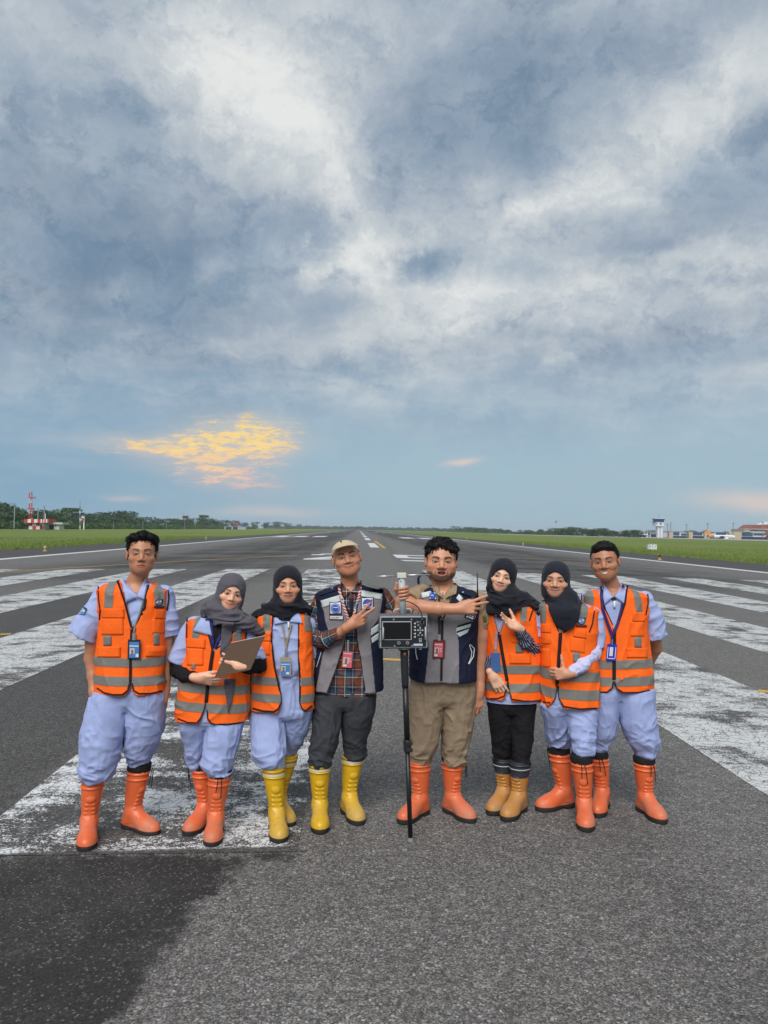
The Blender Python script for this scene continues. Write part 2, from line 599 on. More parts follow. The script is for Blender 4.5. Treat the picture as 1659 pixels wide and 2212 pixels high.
def paint_mat(name, color, cover, crack=1.0, under=0.85):
    """road paint worn through to the stones beneath"""
    mt, t, out = new_mat(name)
    col, h, pos, p2 = asphalt_nodes(t)
    x, y, z = t.sep(pos)
    n1 = t.noise(p2, 2.6, 6, 0.68)
    n2 = t.noise(p2, 26.0, 5, 0.7)
    n3 = t.noise(t.comb(t.m('MULTIPLY', x, 2.0), t.m('MULTIPLY', y, 9.0), 0), 1.0, 5, 0.7)
    ck = t.voro(t.vm('ADD', p2, t.vm('SCALE', t.noise(p2, 6.0, 3, 0.5, 0, True), scale=0.16)), 11.0, 'DISTANCE_TO_EDGE', 'Distance')
    ck2 = t.voro(t.vm('ADD', p2, t.vm('SCALE', t.noise(p2, 12.0, 3, 0.5, 0, True), scale=0.05)), 34.0, 'DISTANCE_TO_EDGE', 'Distance')
    n4 = t.noise(p2, 75.0, 4, 0.7)
    n0 = t.noise(p2, 1.1, 4, 0.6)
    a = t.m('ADD', t.m('ADD', t.m('MULTIPLY', n1, 0.75), t.m('MULTIPLY', n2, 0.55)), t.m('MULTIPLY', n3, 0.45))
    a = t.m('ADD', a, t.m('MULTIPLY', t.m('SUBTRACT', n0, 0.5), 0.9))
    a = t.m('ADD', a, t.m('MULTIPLY', t.m('SUBTRACT', n4, 0.5), 0.75))
    m = t.sstep(a, 0.875 - cover * 0.30 + 0.11, 0.875 - cover * 0.30 + 0.16)
    cr = t.m('MULTIPLY', t.sstep(ck, 0.018, 0.05), t.sstep(t.m('ADD', ck2, t.m('MULTIPLY', n1, 0.12)), 0.055, 0.11))
    m = t.m('MULTIPLY', m, t.m('ADD', 1 - crack, t.m('MULTIPLY', cr, crack)))
    m = t.m('MULTIPLY', m, t.sstep(t.m('SUBTRACT', t.m('SUBTRACT', t.m('SUBTRACT', y, t.m('MULTIPLY', x, 0.03)), 4.40), t.m('MULTIPLY', n2, 0.10)), -0.045, -0.01))
    pc = t.mix(n2, tuple(v * 0.80 for v in color[:3]) + (1,), color)
    pc = t.mix(t.m('MULTIPLY', n1, 0.35), pc, tuple(v * 0.62 for v in color[:3]) + (1,))
    b = t.n('ShaderNodeBsdfPrincipled')
    t.put(b.inputs['Base Color'], t.mix(m, t.vm('SCALE', col, scale=under), pc))
    b.inputs['Roughness'].default_value = 0.75
    b.inputs['Specular IOR Level'].default_value = 0.35
    t.put(b.inputs['Normal'], t.bump(t.m('ADD', t.m('MULTIPLY', h, 0.6), t.m('MULTIPLY', m, 0.5)), 0.5, 0.005))
    t.L.new(b.outputs[0], out.inputs[0])
    return mt


def grass_mat():
    mt, t, out = new_mat('grass_field')
    pos = t.n('ShaderNodeNewGeometry').outputs['Position']
    n1 = t.noise(pos, 0.05, 6, 0.65)
    n2 = t.noise(pos, 0.6, 6, 0.7)
    n3 = t.noise(t.vm('MULTIPLY', pos, (0.02, 0.004, 1)), 1.0, 5, 0.6)
    col = t.mix(n2, (0.085, 0.130, 0.028, 1), (0.205, 0.245, 0.065, 1))
    col = t.mix(t.m('MULTIPLY', t.sstep(n1, 0.48, 0.72), 0.55), col, (0.21, 0.20, 0.075, 1))
    col = t.mix(t.m('MULTIPLY', t.sstep(n3, 0.45, 0.65), 0.35), col, (0.075, 0.145, 0.030, 1))
    b = t.n('ShaderNodeBsdfPrincipled')
    t.put(b.inputs['Base Color'], col)
    b.inputs['Roughness'].default_value = 0.95
    b.inputs['Specular IOR Level'].default_value = 0.1
    t.put(b.inputs['Normal'], t.bump(n2, 0.8, 0.3))
    t.L.new(b.outputs[0], out.inputs[0])
    return mt


M_ASPHALT = asphalt_mat()
M_WHITE = paint_mat('worn_white_paint', (0.80, 0.81, 0.82, 1), 0.36, 0.6, 0.55)
M_WHITE2 = paint_mat('threshold_white_paint', (0.68, 0.69, 0.69, 1), 0.66, 0.8, 0.6)
M_WHITE_FAR = paint_mat('runway_white_paint', (0.72, 0.73, 0.74, 1), 1.25, 0.3)
M_YELLOW = paint_mat('runway_yellow_paint', (0.66, 0.40, 0.06, 1), 1.15, 0.4)
M_GRASS = grass_mat()


def strip_mesh(xs, ys, dz):
    xs, ys = np.asarray(xs, float), np.asarray(ys, float)
    Z = np.array([ground_z(x) for x in xs]) + dz
    V = np.array([(x, y, z) for y in ys for x, z in zip(xs, Z)])
    nx = len(xs)
    F = [(j * nx + i, j * nx + i + 1, (j + 1) * nx + i + 1, (j + 1) * nx + i) for j in range(len(ys) - 1) for i in range(nx - 1)]
    return V, F


# ground: grass plain to the horizon, dipping under the runway
xs = [-6000, -1500, -420, -250, -150, -90, -60, -45, -36, -32.0, -30.6, -30.2, 32.6, 33.0, 34.5, 38, 48, 60, 90, 150, 250, 420, 1500, 6000]
V, F = [], []
ys = [-400, -60, 0, 30, 60, 100, 160, 260, 420, 700, 1200, 2000, 3200, 6500, 9500]
V, F = strip_mesh(xs, ys, 0.03)
for v in V:
    if -30.5 < v[0] < 32.9:
        v[2] -= 0.5
gr = link('ground', mesh_np('ground', V, F, True), M_GRASS)
tag(gr, kind='structure')

xs = sorted(set([-31.0, -27, -23, -21, -16, -11, -7, -5, 7, 9, 12, 16, 20, 24, 28, 33.4] + list(np.round(np.arange(-4, 5.01, 0.1), 3)) + [CROWN]))
ys = [-60, -20, -6, 0] + list(np.round(np.arange(1.5, 9.5, 0.1), 3)) + [10, 12, 15, 20, 28, 40, 60, 90, 140, 220, 400, 700, 1200, 1800, 2700]
V, F = strip_mesh(xs, ys, 0.0)
rme = mesh_np('runway', V, F, True)


def gpoly(pts):
    return [tuple(ground_at(px, py).xy) for px, py in pts]


def add_patch_attrs(me):
    n = len(me.vertices)
    co = np.empty(n * 3, np.float32)
    me.vertices.foreach_get('co', co)
    co = co.reshape(-1, 3)
    dark = gpoly([(-300, 1846), (300, 1846), (505, 1850), (700, 1838), (640, 1850), (505, 1866), (488, 1905), (440, 1950), (405, 1990), (352, 2065), (305, 2140), (262, 2222), (240, 2500), (-900, 2500), (-900, 1900)])
    a = me.attributes.new('patch', 'FLOAT', 'POINT')
    a.data.foreach_set('value', poly_sdf(co[:, 0], co[:, 1], dark).astype(np.float32))
    fade = [(-9.0, 3.9), (-2.1, 4.2), (-2.2, 9.0), (-2.9, 13.0), (-4.3, 22.0), (-9.0, 22.0)]
    a = me.attributes.new('fade', 'FLOAT', 'POINT')
    a.data.foreach_set('value', poly_sdf(co[:, 0], co[:, 1], fade).astype(np.float32))


add_patch_attrs(rme)
runway = link('runway', rme, M_ASPHALT)
tag(runway, kind='structure')


def marking(name, poly, mt, dz=0.004, nsub=1):
    """flat painted marking: a quad (4 ground xy points) laid as a sheet over the crowned runway, split where it crosses the crown"""
    (x0, y0), (x1, y1), (x2, y2), (x3, y3) = poly
    nu, nv = max(2, nsub), 2
    V, F = [], []
    for j in range(nv + 1):
        for i in range(nu + 1):
            u, v = i / nu, j / nv
            x = (1 - v) * ((1 - u) * x0 + u * x1) + v * ((1 - u) * x3 + u * x2)
            y = (1 - v) * ((1 - u) * y0 + u * y1) + v * ((1 - u) * y3 + u * y2)
            V.append((x, y, ground_z(x) + dz))
    for j in range(nv):
        for i in range(nu):
            a = j * (nu + 1) + i
            F.append((a, a + 1, a + nu + 2, a + nu + 1))
    me = mesh_np(name, V, F, True)
    a = me.attributes.new('patch', 'FLOAT', 'POINT')
    a.data.foreach_set('value', np.ones(len(V), np.float32))
    a = me.attributes.new('fade', 'FLOAT', 'POINT')
    a.data.foreach_set('value', np.ones(len(V), np.float32))
    return link(name, me, mt, runway)


def rect(name, xa, xb, ya, yb, mt, dz=0.004, nsub=2):
    return marking(name, [(xa, ya), (xb, ya), (xb, yb), (xa, yb)], mt, dz, nsub)


# threshold "piano keys"
SY0, SY1 = 4.34, 34.8
for k in range(5):
    a = CROWN + 1.59 + k * 3.65
    rect('threshold_stripe', a, a + 1.9, SY0, SY1, M_WHITE2)
    rect('threshold_stripe', 2 * CROWN - a - 1.9, 2 * CROWN - a, SY0, SY1, M_WHITE2 if k else M_WHITE)
# centreline dashes
for k in range(14):
    y0 = 76 + k * 50
    rect('centreline_dash', CROWN - 0.05, CROWN + 0.85, y0, y0 + 30 - (6 if k == 0 else 0), M_WHITE_FAR)
# edge lines
rect('edge_line', -21.6, -20.8, 20, 2500, M_WHITE_FAR)
rect('edge_line', 23.3, 24.1, 20, 2500, M_WHITE_FAR)
# touchdown blocks
for y0 in (176, 480):
    for k in range(3):
        for s in (-1, 1):
            xa = CROWN + s * (9.0 + k * 4.6)
            rect('touchdown_mark', min(xa, xa + s * 3), max(xa, xa + s * 3), y0, y0 + 24, M_WHITE_FAR)


# designator digits: strokes as (x, y) in a 3.4 x 11 box seen from the approach
def digit(strokes, x0, y0):
    for q in strokes:
        marking('runway_number', [(x0 + a, y0 + b) for a, b in q], M_WHITE_FAR)


digit([[(0, 0), (3.4, 0), (3.4, 1.6), (0, 1.6)], [(0, 1.6), (1.1, 1.6), (3.4, 6.3), (2.3, 6.8)], [(2.5, 6.5), (3.4, 6.5), (3.4, 9.6), (2.5, 9.6)],
       [(0.4, 9.4), (3.2, 9.4), (2.8, 11), (0.7, 11)], [(0, 7.8), (0.8, 7.8), (0.9, 9.4), (0, 9.4)]], -3.25, 45.6)
digit([[(0.2, 0), (3.1, 0), (3.4, 1.4), (0, 1.4)], [(2.5, 1.4), (3.4, 1.4), (3.4, 4.6), (2.5, 4.6)], [(0, 4.6), (3.4, 4.6), (2.9, 6.2), (0, 6.2)],
       [(0, 6.2), (0.9, 6.2), (0.9, 9.4), (0, 9.4)], [(0, 9.4), (3.2, 9.4), (3.2, 11), (0, 11)]], 2.5, 44.6)


# yellow taxi lines
def line(pts, wd, name='taxi_line'):
    P = [Vector((a, b)) for a, b in pts]
    for a, b in zip(P[:-1], P[1:]):
        t = (b - a).normalized()
        n = Vector((-t.y, t.x)) * wd / 2
        a2, b2 = a - t * 0.01, b + t * 0.01
        marking(name, [tuple(a2 - n), tuple(b2 - n), tuple(b2 + n), tuple(a2 + n)], M_YELLOW, 0.006, 4)


line([tuple(ground_at(x, y).xy) for x, y in ((-120, 1246), (0, 1236), (130, 1228), (260, 1220), (450, 1209), (640, 1200))], 0.22)
line([tuple(ground_at(x, y).xy) for x, y in ((810.5, 1169), (831, 1184))], 0.34)
line([tuple(ground_at(x, y).xy) for x, y in ((831, 1184), (921, 1189.4), (1040, 1199), (1279, 1217), (1500, 1233))], 0.14)
for a, b in (((-4, 1371), (22, 1370.0)), ((362, 1393), (376, 1392.5)), ((812, 1424), (900, 1428)), ((1640, 1493), (1672, 1496))):
    line([tuple(ground_at(*a).xy), tuple(ground_at(*b).xy)], 0.17)

# ================================================================== grass growing along the pavement edges
rng = np.random.default_rng(5)


def grass_tufts():
    V, F = [], []
    n = 0
    def blade(x, y, h):
        nonlocal n
        a = rng.uniform(0, math.pi)
        w_ = rng.uniform(0.02, 0.05)
        dx, dy = math.cos(a) * w_, math.sin(a) * w_
        lx, ly = rng.normal(0, 0.35) * h, rng.normal(0, 0.35) * h
        z = ground_z(x) + 0.01
        V.extend([(x - dx, y - dy, z), (x + dx, y + dy, z), (x + lx, y + ly, z + h)])
        F.append((n, n + 1, n + 2))
        n += 3
    for side in (-1, 1):
        for _ in range(9000):
            y = 30 + 150 * rng.random() ** 1.7
            e = abs(rng.normal(0, 1))
            x = 33.0 + e * (1.8 + 0.03 * y) - 1.3 * rng.random() ** 2 if side > 0 else -30.5 - e * (1.8 + 0.03 * y) + 1.3 * rng.random() ** 2
            for _k in range(2):
                blade(x + rng.normal(0, 0.1), y + rng.normal(0, 0.1), rng.uniform(0.10, 0.30))
        for _ in range(8000):
            y = 27 + 110 * rng.random() ** 1.4
            x = 33.5 + 40 * rng.random() if side > 0 else -31.0 - 40 * rng.random()
            for _k in range(2):
                blade(x + rng.normal(0, 0.1), y + rng.normal(0, 0.1), rng.uniform(0.08, 0.24))
    return mesh_np('grass', V, F, False)


M_BLADES = mat('grass_blades', (0.150, 0.205, 0.050), 0.9, 0.35, 1.2, spec=0.1)
g = link('grass', grass_tufts(), M_BLADES)
tag(g, 'rough green grass along the edges of the runway', 'grass', kind='stuff')
# ================================================================== trees
def leaf_mat(name, a, b):
    mt, t, out = new_mat(name)
    oi = t.n('ShaderNodeObjectInfo').outputs['Random']
    tc = t.n('ShaderNodeTexCoord').outputs['Object']
    nz = t.noise(tc, 0.6, 4, 0.6)
    col = t.mix(nz, a, b)
    col = t.mix(t.m('MULTIPLY', oi, 0.5), col, tuple(v * 0.6 for v in a[:3]) + (1,))
    bs = t.n('ShaderNodeBsdfPrincipled')
    t.put(bs.inputs['Base Color'], col)
    bs.inputs['Roughness'].default_value = 0.7
    bs.inputs['Specular IOR Level'].default_value = 0.15
    t.L.new(bs.outputs[0], out.inputs[0])
    return mt


M_LEAF = leaf_mat('tree_leaves', (0.034, 0.072, 0.026, 1), (0.080, 0.140, 0.042, 1))
M_LEAF2 = leaf_mat('bush_leaves', (0.045, 0.095, 0.024, 1), (0.10, 0.165, 0.042, 1))
M_BARK = mat('bark', (0.09, 0.075, 0.06), 0.9, 0.3, 3.0, bump=0.4, bscale=12)


def crown_mesh(seed, lobes, n, leaf):
    r = np.random.default_rng(seed)
    vol = np.array([l[3] * l[4] * l[5] for l in lobes]) ** 0.67
    pick = r.choice(len(lobes), n, p=vol / vol.sum())
    L = np.array(lobes)[pick]
    d = r.normal(size=(n, 3))
    d /= np.linalg.norm(d, axis=1)[:, None]
    rad = r.uniform(0.62, 1.06, (n, 1)) * (0.85 + 0.3 * fbm(d * 2.5 + seed, seed)[:, None])
    c = L[:, :3] + d * L[:, 3:6] * rad
    nrm = d + r.normal(0, 0.55, (n, 3))
    nrm /= np.linalg.norm(nrm, axis=1)[:, None]
    up = r.normal(size=(n, 3))
    u = np.cross(nrm, up)
    u /= np.linalg.norm(u, axis=1)[:, None]
    v = np.cross(nrm, u)
    s = leaf * r.uniform(0.5, 1.25, (n, 1))
    V = np.stack([c - u * s, c - v * s * 0.7 + nrm * s * 0.2, c + u * s, c + v * s * 0.7 + nrm * s * 0.2], 1).reshape(-1, 3)
    Fq = np.arange(4 * n).reshape(-1, 4)
    return mesh_np('crown', V, Fq, False)


def trunk_mesh(seed, h, r0, tops):
    b = MB()
    r = random.Random(seed)
    p = [Vector((0, 0, -0.05 * h)), Vector((r.uniform(-.02, .02) * h, 0, 0.2 * h)), Vector((r.uniform(-.04, .04) * h, r.uniform(-.03, .03) * h, 0.42 * h))]
    b.tube(p, [r0, r0 * 0.8, r0 * 0.6], 7)
    for t_ in tops:
        e = Vector(t_)
        b.tube([p[2], (p[2] + e) / 2 + Vector((0, 0, 0.03 * h)), e], [r0 * 0.5, r0 * 0.32, r0 * 0.12], 5)
    me = bpy.data.meshes.new('trunk')
    me.from_pydata([tuple(q) for q in b.v], [], b.f)
    return me


PROTO = []
for k in range(6):           # unit-height trees
    rr = random.Random(40 + k)
    if k == 4:               # flat umbrella crown
        lobes = [(rr.uniform(-.3, .3), rr.uniform(-.25, .25), rr.uniform(.78, .9), rr.uniform(.16, .26), .18, .055) for _ in range(6)]
    else:
        lobes = [(0, 0, .55, .30, .30, .34)] + [(rr.uniform(-.30, .30), rr.uniform(-.25, .25), rr.uniform(.35, .82), rr.uniform(.14, .24), rr.uniform(.14, .22), rr.uniform(.11, .18)) for _ in range(7)]
        if k in (0, 2):
            lobes += [(rr.uniform(-.25, .25), rr.uniform(-.2, .2), rr.uniform(.10, .3), .26, .22, .16) for _ in range(3)]
    cm = crown_mesh(100 + k, lobes, 900, 0.040)
    cm.materials.append(M_LEAF)
    tm = trunk_mesh(200 + k, 1.0, 0.030, [(l[0] * .8, l[1] * .8, l[2]) for l in lobes[:5]])
    tm.materials.append(M_BARK)
    PROTO.append((cm, tm))


def tree(px, top, Xrow, k, label, group=None, wide=1.0, Y=None):
    d = ray(px, 1140)
    Yv = Y if Y else d.y / d.x * Xrow
    p = at(px, top, Yv)
    z0 = ground_z(p.x)
    h = p.z - z0
    e = empty('tree', (p.x, p.y, z0), label, 'tree', group)
    r = random.Random(int(px * 13 + top))
    e.rotation_euler.z = r.uniform(0, 6.28)
    e.scale = (h * wide * r.uniform(0.9, 1.2), h * wide * r.uniform(0.9, 1.2), h)
    o = link('crown', PROTO[k][0], None, e)
    o2 = link('trunk', PROTO[k][1], None, e)
    return e


TL = [(-14, 95, 0), (10, 90, 1), (40, 86, 0), (68, 102, 2), (95, 140, 3), (122, 128, 1), (158, 120, 0), (200, 112, 2), (238, 122, 1), (268, 112, 3), (298, 116, 0), (360, 125, 2), (392, 130, 1), (424, 136, 0), (452, 128, 3),
      (480, 122, 1), (540, 124, 0), (572, 138, 2), (604, 150, 1), (640, 150, 0), (680, 156, 3), (722, 150, 2), (760, 150, 1), (806, 152, 0), (850, 146, 2), (884, 149, 1), (924, 152, 3), (962, 160, 0), (1010, 160, 1),
      (1052, 170, 2), (1100, 169, 0), (1150, 170, 3), (1200, 166, 1), (1242, 172, 2), (1290, 180, 0), (1342, 187, 1), (1398, 190, 2), (1440, 193, 3)]
rt = random.Random(3)
for x, y, k in TL:
    tree(x * .5, 1042.2 + .5 * (y - (6 if x < 720 else 2)), -190 - rt.uniform(0, 18), k, 'leafy evergreen tree in the wood beyond the grass, on the side of the checkered shelter', 'trees of the wood behind the checkered shelter', 1.55)
for x, y, k in TL:
    if x < 1000:
        tree(x * .5 + 6, 1042.2 + .5 * (y + 14 + rt.uniform(0, 14)), -178 - rt.uniform(0, 8), (k + 2) % 4, 'leafy evergreen tree in the wood beyond the grass, on the side of the checkered shelter', 'trees of the wood behind the checkered shelter', 1.6)
tree(166, 1095.5, -200, 4, 'flat-topped umbrella tree rising above the wood near the windsock', None, 1.3)
tree(255, 1100.0, -196, 0, 'broad domed tree, widest crown of the wood beside the windsock', None, 1.9)
tree(396, 1118.5, -186, 1, 'round tree half hiding the old lookout tower', None, 2.2)
tree(405, 1120.0, -183, 2, 'low tree at the foot of the lookout tower', None, 2.2)
tree(447, 1111.5, -195, 4, 'small flat-topped tree on the wood skyline beyond the lookout tower', None, 1.0)

TR = []
xx = 20
while xx < 1110:
    TR.append((xx, 205 + 7 * math.sin(xx * 0.013) + rt.uniform(-9, 6)))
    xx += rt.uniform(13, 24)
for i, (x, y) in enumerate(TR):
    px = 829.4 + .5 * x
    tree(px, 1042.2 + .5 * y - 2.2, 205 + rt.uniform(0, 30), i % 4, 'small distant tree in the hazy row beyond the grass toward the terminal', 'trees of the distant row beside the terminal', 2.0)
for x, y in ((1045, 202), (1075, 206), (1150, 203), (1190, 208), (1250, 206), (1330, 202), (1345, 206), (1395, 204), (1480, 208), (1530, 210), (1560, 207)):
    tree(829.4 + .5 * x, 1042.2 + .5 * y, None, (x // 7) % 4, 'distant dark tree rising behind the terminal roof line', 'trees behind the terminal', 1.9, Y=790)


# low scrub in front of the woods and the far hazy wood: one mass each
def scrub(pts, hgt, n, leaf, seed):
    r = np.random.default_rng(seed)
    V = []
    for (xa, ya), (xb, yb) in zip(pts[:-1], pts[1:]):
        t_ = r.random(n)
        x = xa + (xb - xa) * t_ + r.normal(0, 1.5, n)
        y = ya + (yb - ya) * t_ + r.normal(0, 1.5, n)
        hh = hgt * (0.4 + 0.9 * fbm(np.stack([x * .12, y * .12, x * 0], 1), seed))
        z = np.array([ground_z(q) for q in x]) + hh * r.random(n)
        V.append(np.stack([x, y, z], 1))
    c = np.concatenate(V)
    m_ = len(c)
    nrm = r.normal(size=(m_, 3)); nrm[:, 2] = abs(nrm[:, 2]); nrm /= np.linalg.norm(nrm, axis=1)[:, None]
    u = np.cross(nrm, r.normal(size=(m_, 3))); u /= np.linalg.norm(u, axis=1)[:, None]
    v = np.cross(nrm, u)
    s = leaf * r.uniform(.5, 1.2, (m_, 1))
    W = np.stack([c - u * s, c - v * s * .7, c + u * s, c + v * s * .7], 1).reshape(-1, 3)
    return mesh_np('undergrowth', W, np.arange(4 * m_).reshape(-1, 4), False)


o = link('undergrowth', scrub([(-172, 300), (-172, 480), (-172, 760), (-172, 1300)], 4.5, 3200, 0.8, 3), M_LEAF2)
tag(o, 'dense green scrub at the foot of the wood beyond the grass', 'undergrowth', kind='stuff')
o = link('undergrowth', scrub([(215, 760), (205, 1000), (196, 1700)], 3.0, 1800, 0.9, 4), M_LEAF2)
tag(o, 'low green scrub under the distant tree row near the terminal', 'undergrowth', kind='stuff')
o = link('woodland', scrub([(-330, 2700), (-120, 2900), (30, 2950), (190, 2900), (420, 2500)], 12.0, 2600, 3.0, 6), M_LEAF)
tag(o, 'hazy far woodland closing the view at the runway end', 'woodland', kind='stuff')

# ================================================================== airport buildings on the right (700 m away)
M_WALL = mat('white_render', (0.62, 0.64, 0.65), 0.8, 0.08, 0.4)
M_TAN = mat('tan_cladding', (0.46, 0.36, 0.26), 0.8, 0.08, 0.4)
M_GLASSB = mat('blue_glazing', (0.03, 0.075, 0.16), 0.15, 0.2, 0.5, spec=0.6)
M_DARKW = mat('dark_opening', (0.03, 0.035, 0.045), 0.5, 0.2, 0.5)
M_ROOFR = mat('red_roof', (0.24, 0.085, 0.06), 0.8, 0.15, 0.6)
M_GREYM = mat('grey_metal', (0.25, 0.27, 0.29), 0.5, 0.1, 2.0, metal=0.3)
M_APRON = mat('apron_concrete', (0.32, 0.32, 0.32), 0.85, 0.12, 0.05)
M_TEAL = mat('tower_blue', (0.03, 0.09, 0.22), 0.35, 0.1, 0.5, spec=0.5)


def zt(x, y):
    return 1327.5 + x * .19972, 1102.6 + y * .19972


def boxpx(b, conv, x0, y0, x1, y1, Y, depth, ybase=None):
    a = at(*conv(x0, y0), Y)
    c = at(*conv(x1, y1), Y)
    b.box(((a.x + c.x) / 2, Y + depth / 2, (a.z + c.z) / 2), (abs(c.x - a.x), depth, abs(a.z - c.z)))
    return b


def part(name, parent, mt, conv, rects, Y, depth):
    outp = []
    for r_ in rects:
        b = MB()
        boxpx(b, conv, *r_, Y, depth)
        o = b.build(name, mt, parent)
        o.location = -Vector(parent.location)
        outp.append(o)
    return outp


YT = 700
base = at(*zt(493, 300), YT)
tw = empty('control_tower', (base.x, YT, ground_z(base.x)), 'white control tower with blue glazed cab above the terminal', 'tower')
part('shaft', tw, M_WALL, zt, [(466, 168, 522, 306)], YT, 5)
part('lower_cab', tw, M_WALL, zt, [(446, 124, 534, 170)], YT - 1.5, 8)
part('balcony', tw, M_TEAL, zt, [(437, 118, 538, 125)], YT - 2, 9)
b = MB()
lo, hi = [at(*zt(x, 118), YT) for x in (446, 530)], [at(*zt(x, 90), YT) for x in (438, 538)]
V = []
for (A, B), dd in ((lo, 0.3), (hi, -0.8)):
    V += [(A.x, YT - 1 + dd, A.z), (B.x, YT - 1 + dd, A.z), (B.x, YT + 6 - dd, A.z), (A.x, YT + 6 - dd, A.z)]
b.add(V, [(0, 1, 5, 4), (1, 2, 6, 5), (2, 3, 7, 6), (3, 0, 4, 7), (4, 5, 6, 7), (3, 2, 1, 0)])
o = b.build('cab_glazing', M_TEAL, tw); o.location = -Vector(tw.location)
part('cab_roof', tw, M_WALL, zt, [(436, 84, 540, 91)], YT - 2.2, 9.5)
part('antenna', tw, M_GREYM, zt, [(478, 42, 481, 86)], YT + 2, 0.25)
part('window', tw, M_DARKW, zt, [(497, y, 503, y + 14) for y in (184, 208, 232, 256, 280)] + [(450, 136, 460, 150), (493, 136, 508, 154)], YT - 1.6, 0.3)
for o in tw.children:
    if o.name.startswith('window') and o.data.vertices[0].co.z < at(*zt(0, 175), YT).z:
        o.location.y += 1.45


def building(name, label, cat, conv, body, Y, depth, mt, extras):
    bb = at(*conv((body[0] + body[2]) / 2, body[3]), Y)
    e = empty(name, (bb.x, Y, bb.z), label, cat)
    part('wall', e, mt, conv, [body], Y, depth)
    for nm, m_, rects, dy, dep in extras:
        part(nm, e, m_, conv, rects, Y + dy, dep)
    return e


building('office_building', 'white two-storey office with dark windows beside the control tower', 'building', zt, (232, 236, 360, 298), YT + 2, 14, M_WALL,
         [('roof', M_GREYM, [(226, 228, 366, 236)], -0.5, 15), ('window', M_DARKW, [(256, 240, 272, 254), (278, 240, 296, 254), (302, 240, 322, 254), (330, 240, 350, 254)], -0.15, 0.3),
          ('porch', M_DARKW, [(272, 268, 300, 296), (305, 268, 340, 296)], -0.15, 0.3), ('balcony', M_WALL, [(228, 260, 362, 266)], -1.5, 1.6)])
building('hangar_annex', 'low white annex with a dark open bay under the control tower', 'building', zt, (386, 244, 464, 298), YT + 4, 14, M_WALL,
         [('bay', M_DARKW, [(392, 256, 460, 290)], -0.15, 0.3), ('roof', M_GREYM, [(382, 238, 464, 245)], -1, 16)])
term = building('terminal', 'long tan and white passenger terminal with blue glazed bays', 'building', zt, (526, 236, 1700, 306), YT + 10, 30, M_WALL,
                [('roof', M_GREYM, [(526, 229, 1375, 237)], -1, 32), ('pier', M_TAN, [(592, 233, 632, 306), (805, 233, 846, 308), (975, 228, 1030, 308), (1240, 230, 1372, 318)], -3, 6),
                 ('window', M_GLASSB, [(637, 241, 702, 268), (720, 250, 800, 270), (852, 239, 950, 268), (1100, 240, 1206, 265), (1380, 242, 1496, 278), (1505, 246, 1640, 270)], -0.5, 1.0),
                 ('doorway', M_DARKW, [(636, 276, 800, 304), (850, 276, 970, 305), (1035, 280, 1236, 306), (1376, 284, 1660, 318)], -0.5, 1.0)])
hall = building('terminal_hall', 'broad terminal hall with a stepped red-brown roof', 'building', zt, (1405, 205, 1700, 236), YT + 22, 26, M_TAN,
                [('window', M_DARKW, [(1470, 211, 1690, 224)], -0.3, 0.6), ('eave', M_WALL, [(1402, 198, 1700, 206)], -1.2, 28)])
b = MB()
A, B, Cc, D_ = [at(*zt(*q), YT + 22) for q in ((1455, 200), (1700, 200), (1700, 154), (1530, 154))]
b.prism([A, B, Cc, D_], (0, 24, 0))
o = b.build('roof', M_ROOFR, hall); o.location = -Vector(hall.location)
b = MB()
A, B, Cc, D_ = [at(*zt(*q), YT + 60) for q in ((1575, 165), (1720, 165), (1720, 125), (1680, 122))]
e = empty('canopy_tent', at(*zt(1640, 165), YT + 60), 'white tensile canopy peak behind the red-brown hall roof', 'canopy')
b.prism([A, B, Cc, D_], (0, 14, 0))
o = b.build('membrane', M_WALL, e); o.location = -Vector(e.location)

for i, (x, yt, lb) in enumerate(((573, 148, 'floodlight mast just beside the control tower'), (779, 150, 'floodlight mast standing over the second blue bay of the terminal'), (1009, 142, 'floodlight mast behind the orange aircraft tail'),
                                 (1286, 136, 'floodlight mast above the nose of the white airliner'), (1606, 128, 'floodlight mast in front of the red-brown hall'))):
    p = at(*zt(x, 235), YT + 6)
    e = empty('light_mast', (p.x, YT + 6, ground_z(p.x)), 'tall grey ' + lb, 'light mast')
    part('pole', e, M_GREYM, zt, [(x - 2.2, yt + 6, x + 2.2, 306)], YT + 6, 0.4)
    part('lamp_head', e, M_GREYM, zt, [(x - 8, yt - 3, x + 8, yt + 8)], YT + 5.7, 1.0)
e = empty('lattice_mast', (at(*zt(606, 235), YT + 70).x, YT + 70, -1.6), 'slim grey lattice mast behind the terminal roof', 'mast')
part('leg', e, M_GREYM, zt, [(600.5, 128, 602.5, 250), (609.5, 128, 611.5, 250)], YT + 70, 0.3)
part('brace', e, M_GREYM, zt, [(600, y, 612, y + 2) for y in range(132, 240, 14)], YT + 70, 0.3)

# apron in front of the terminal
V = [at(*zt(-160, 300), YT - 8)]
ap = MB()
xa, xb = 120, 620
ap.poly([(xa, 560, ground_z(200) + 0.0), (xb, 560, ground_z(330) + 0.0), (xb, 760, ground_z(330) + 0.06), (xa, 760, ground_z(200) + 0.06)])
ap = MB()
N_ = 24
pv = []
for i in range(N_ + 1):
    x = xa + (xb - xa) * i / N_
    yn = float(np.interp(x, [120, 180, 250, 330, 620], [665, 560, 455, 415, 410]))
    pv += [(x, yn, ground_z(x) + 0.08), (x, 770, ground_z(x) + 0.12)]
ap.add(pv, [(2 * i, 2 * i + 2, 2 * i + 3, 2 * i + 1) for i in range(N_)])
o = ap.build('apron', M_APRON)
tag(o, kind='structure')

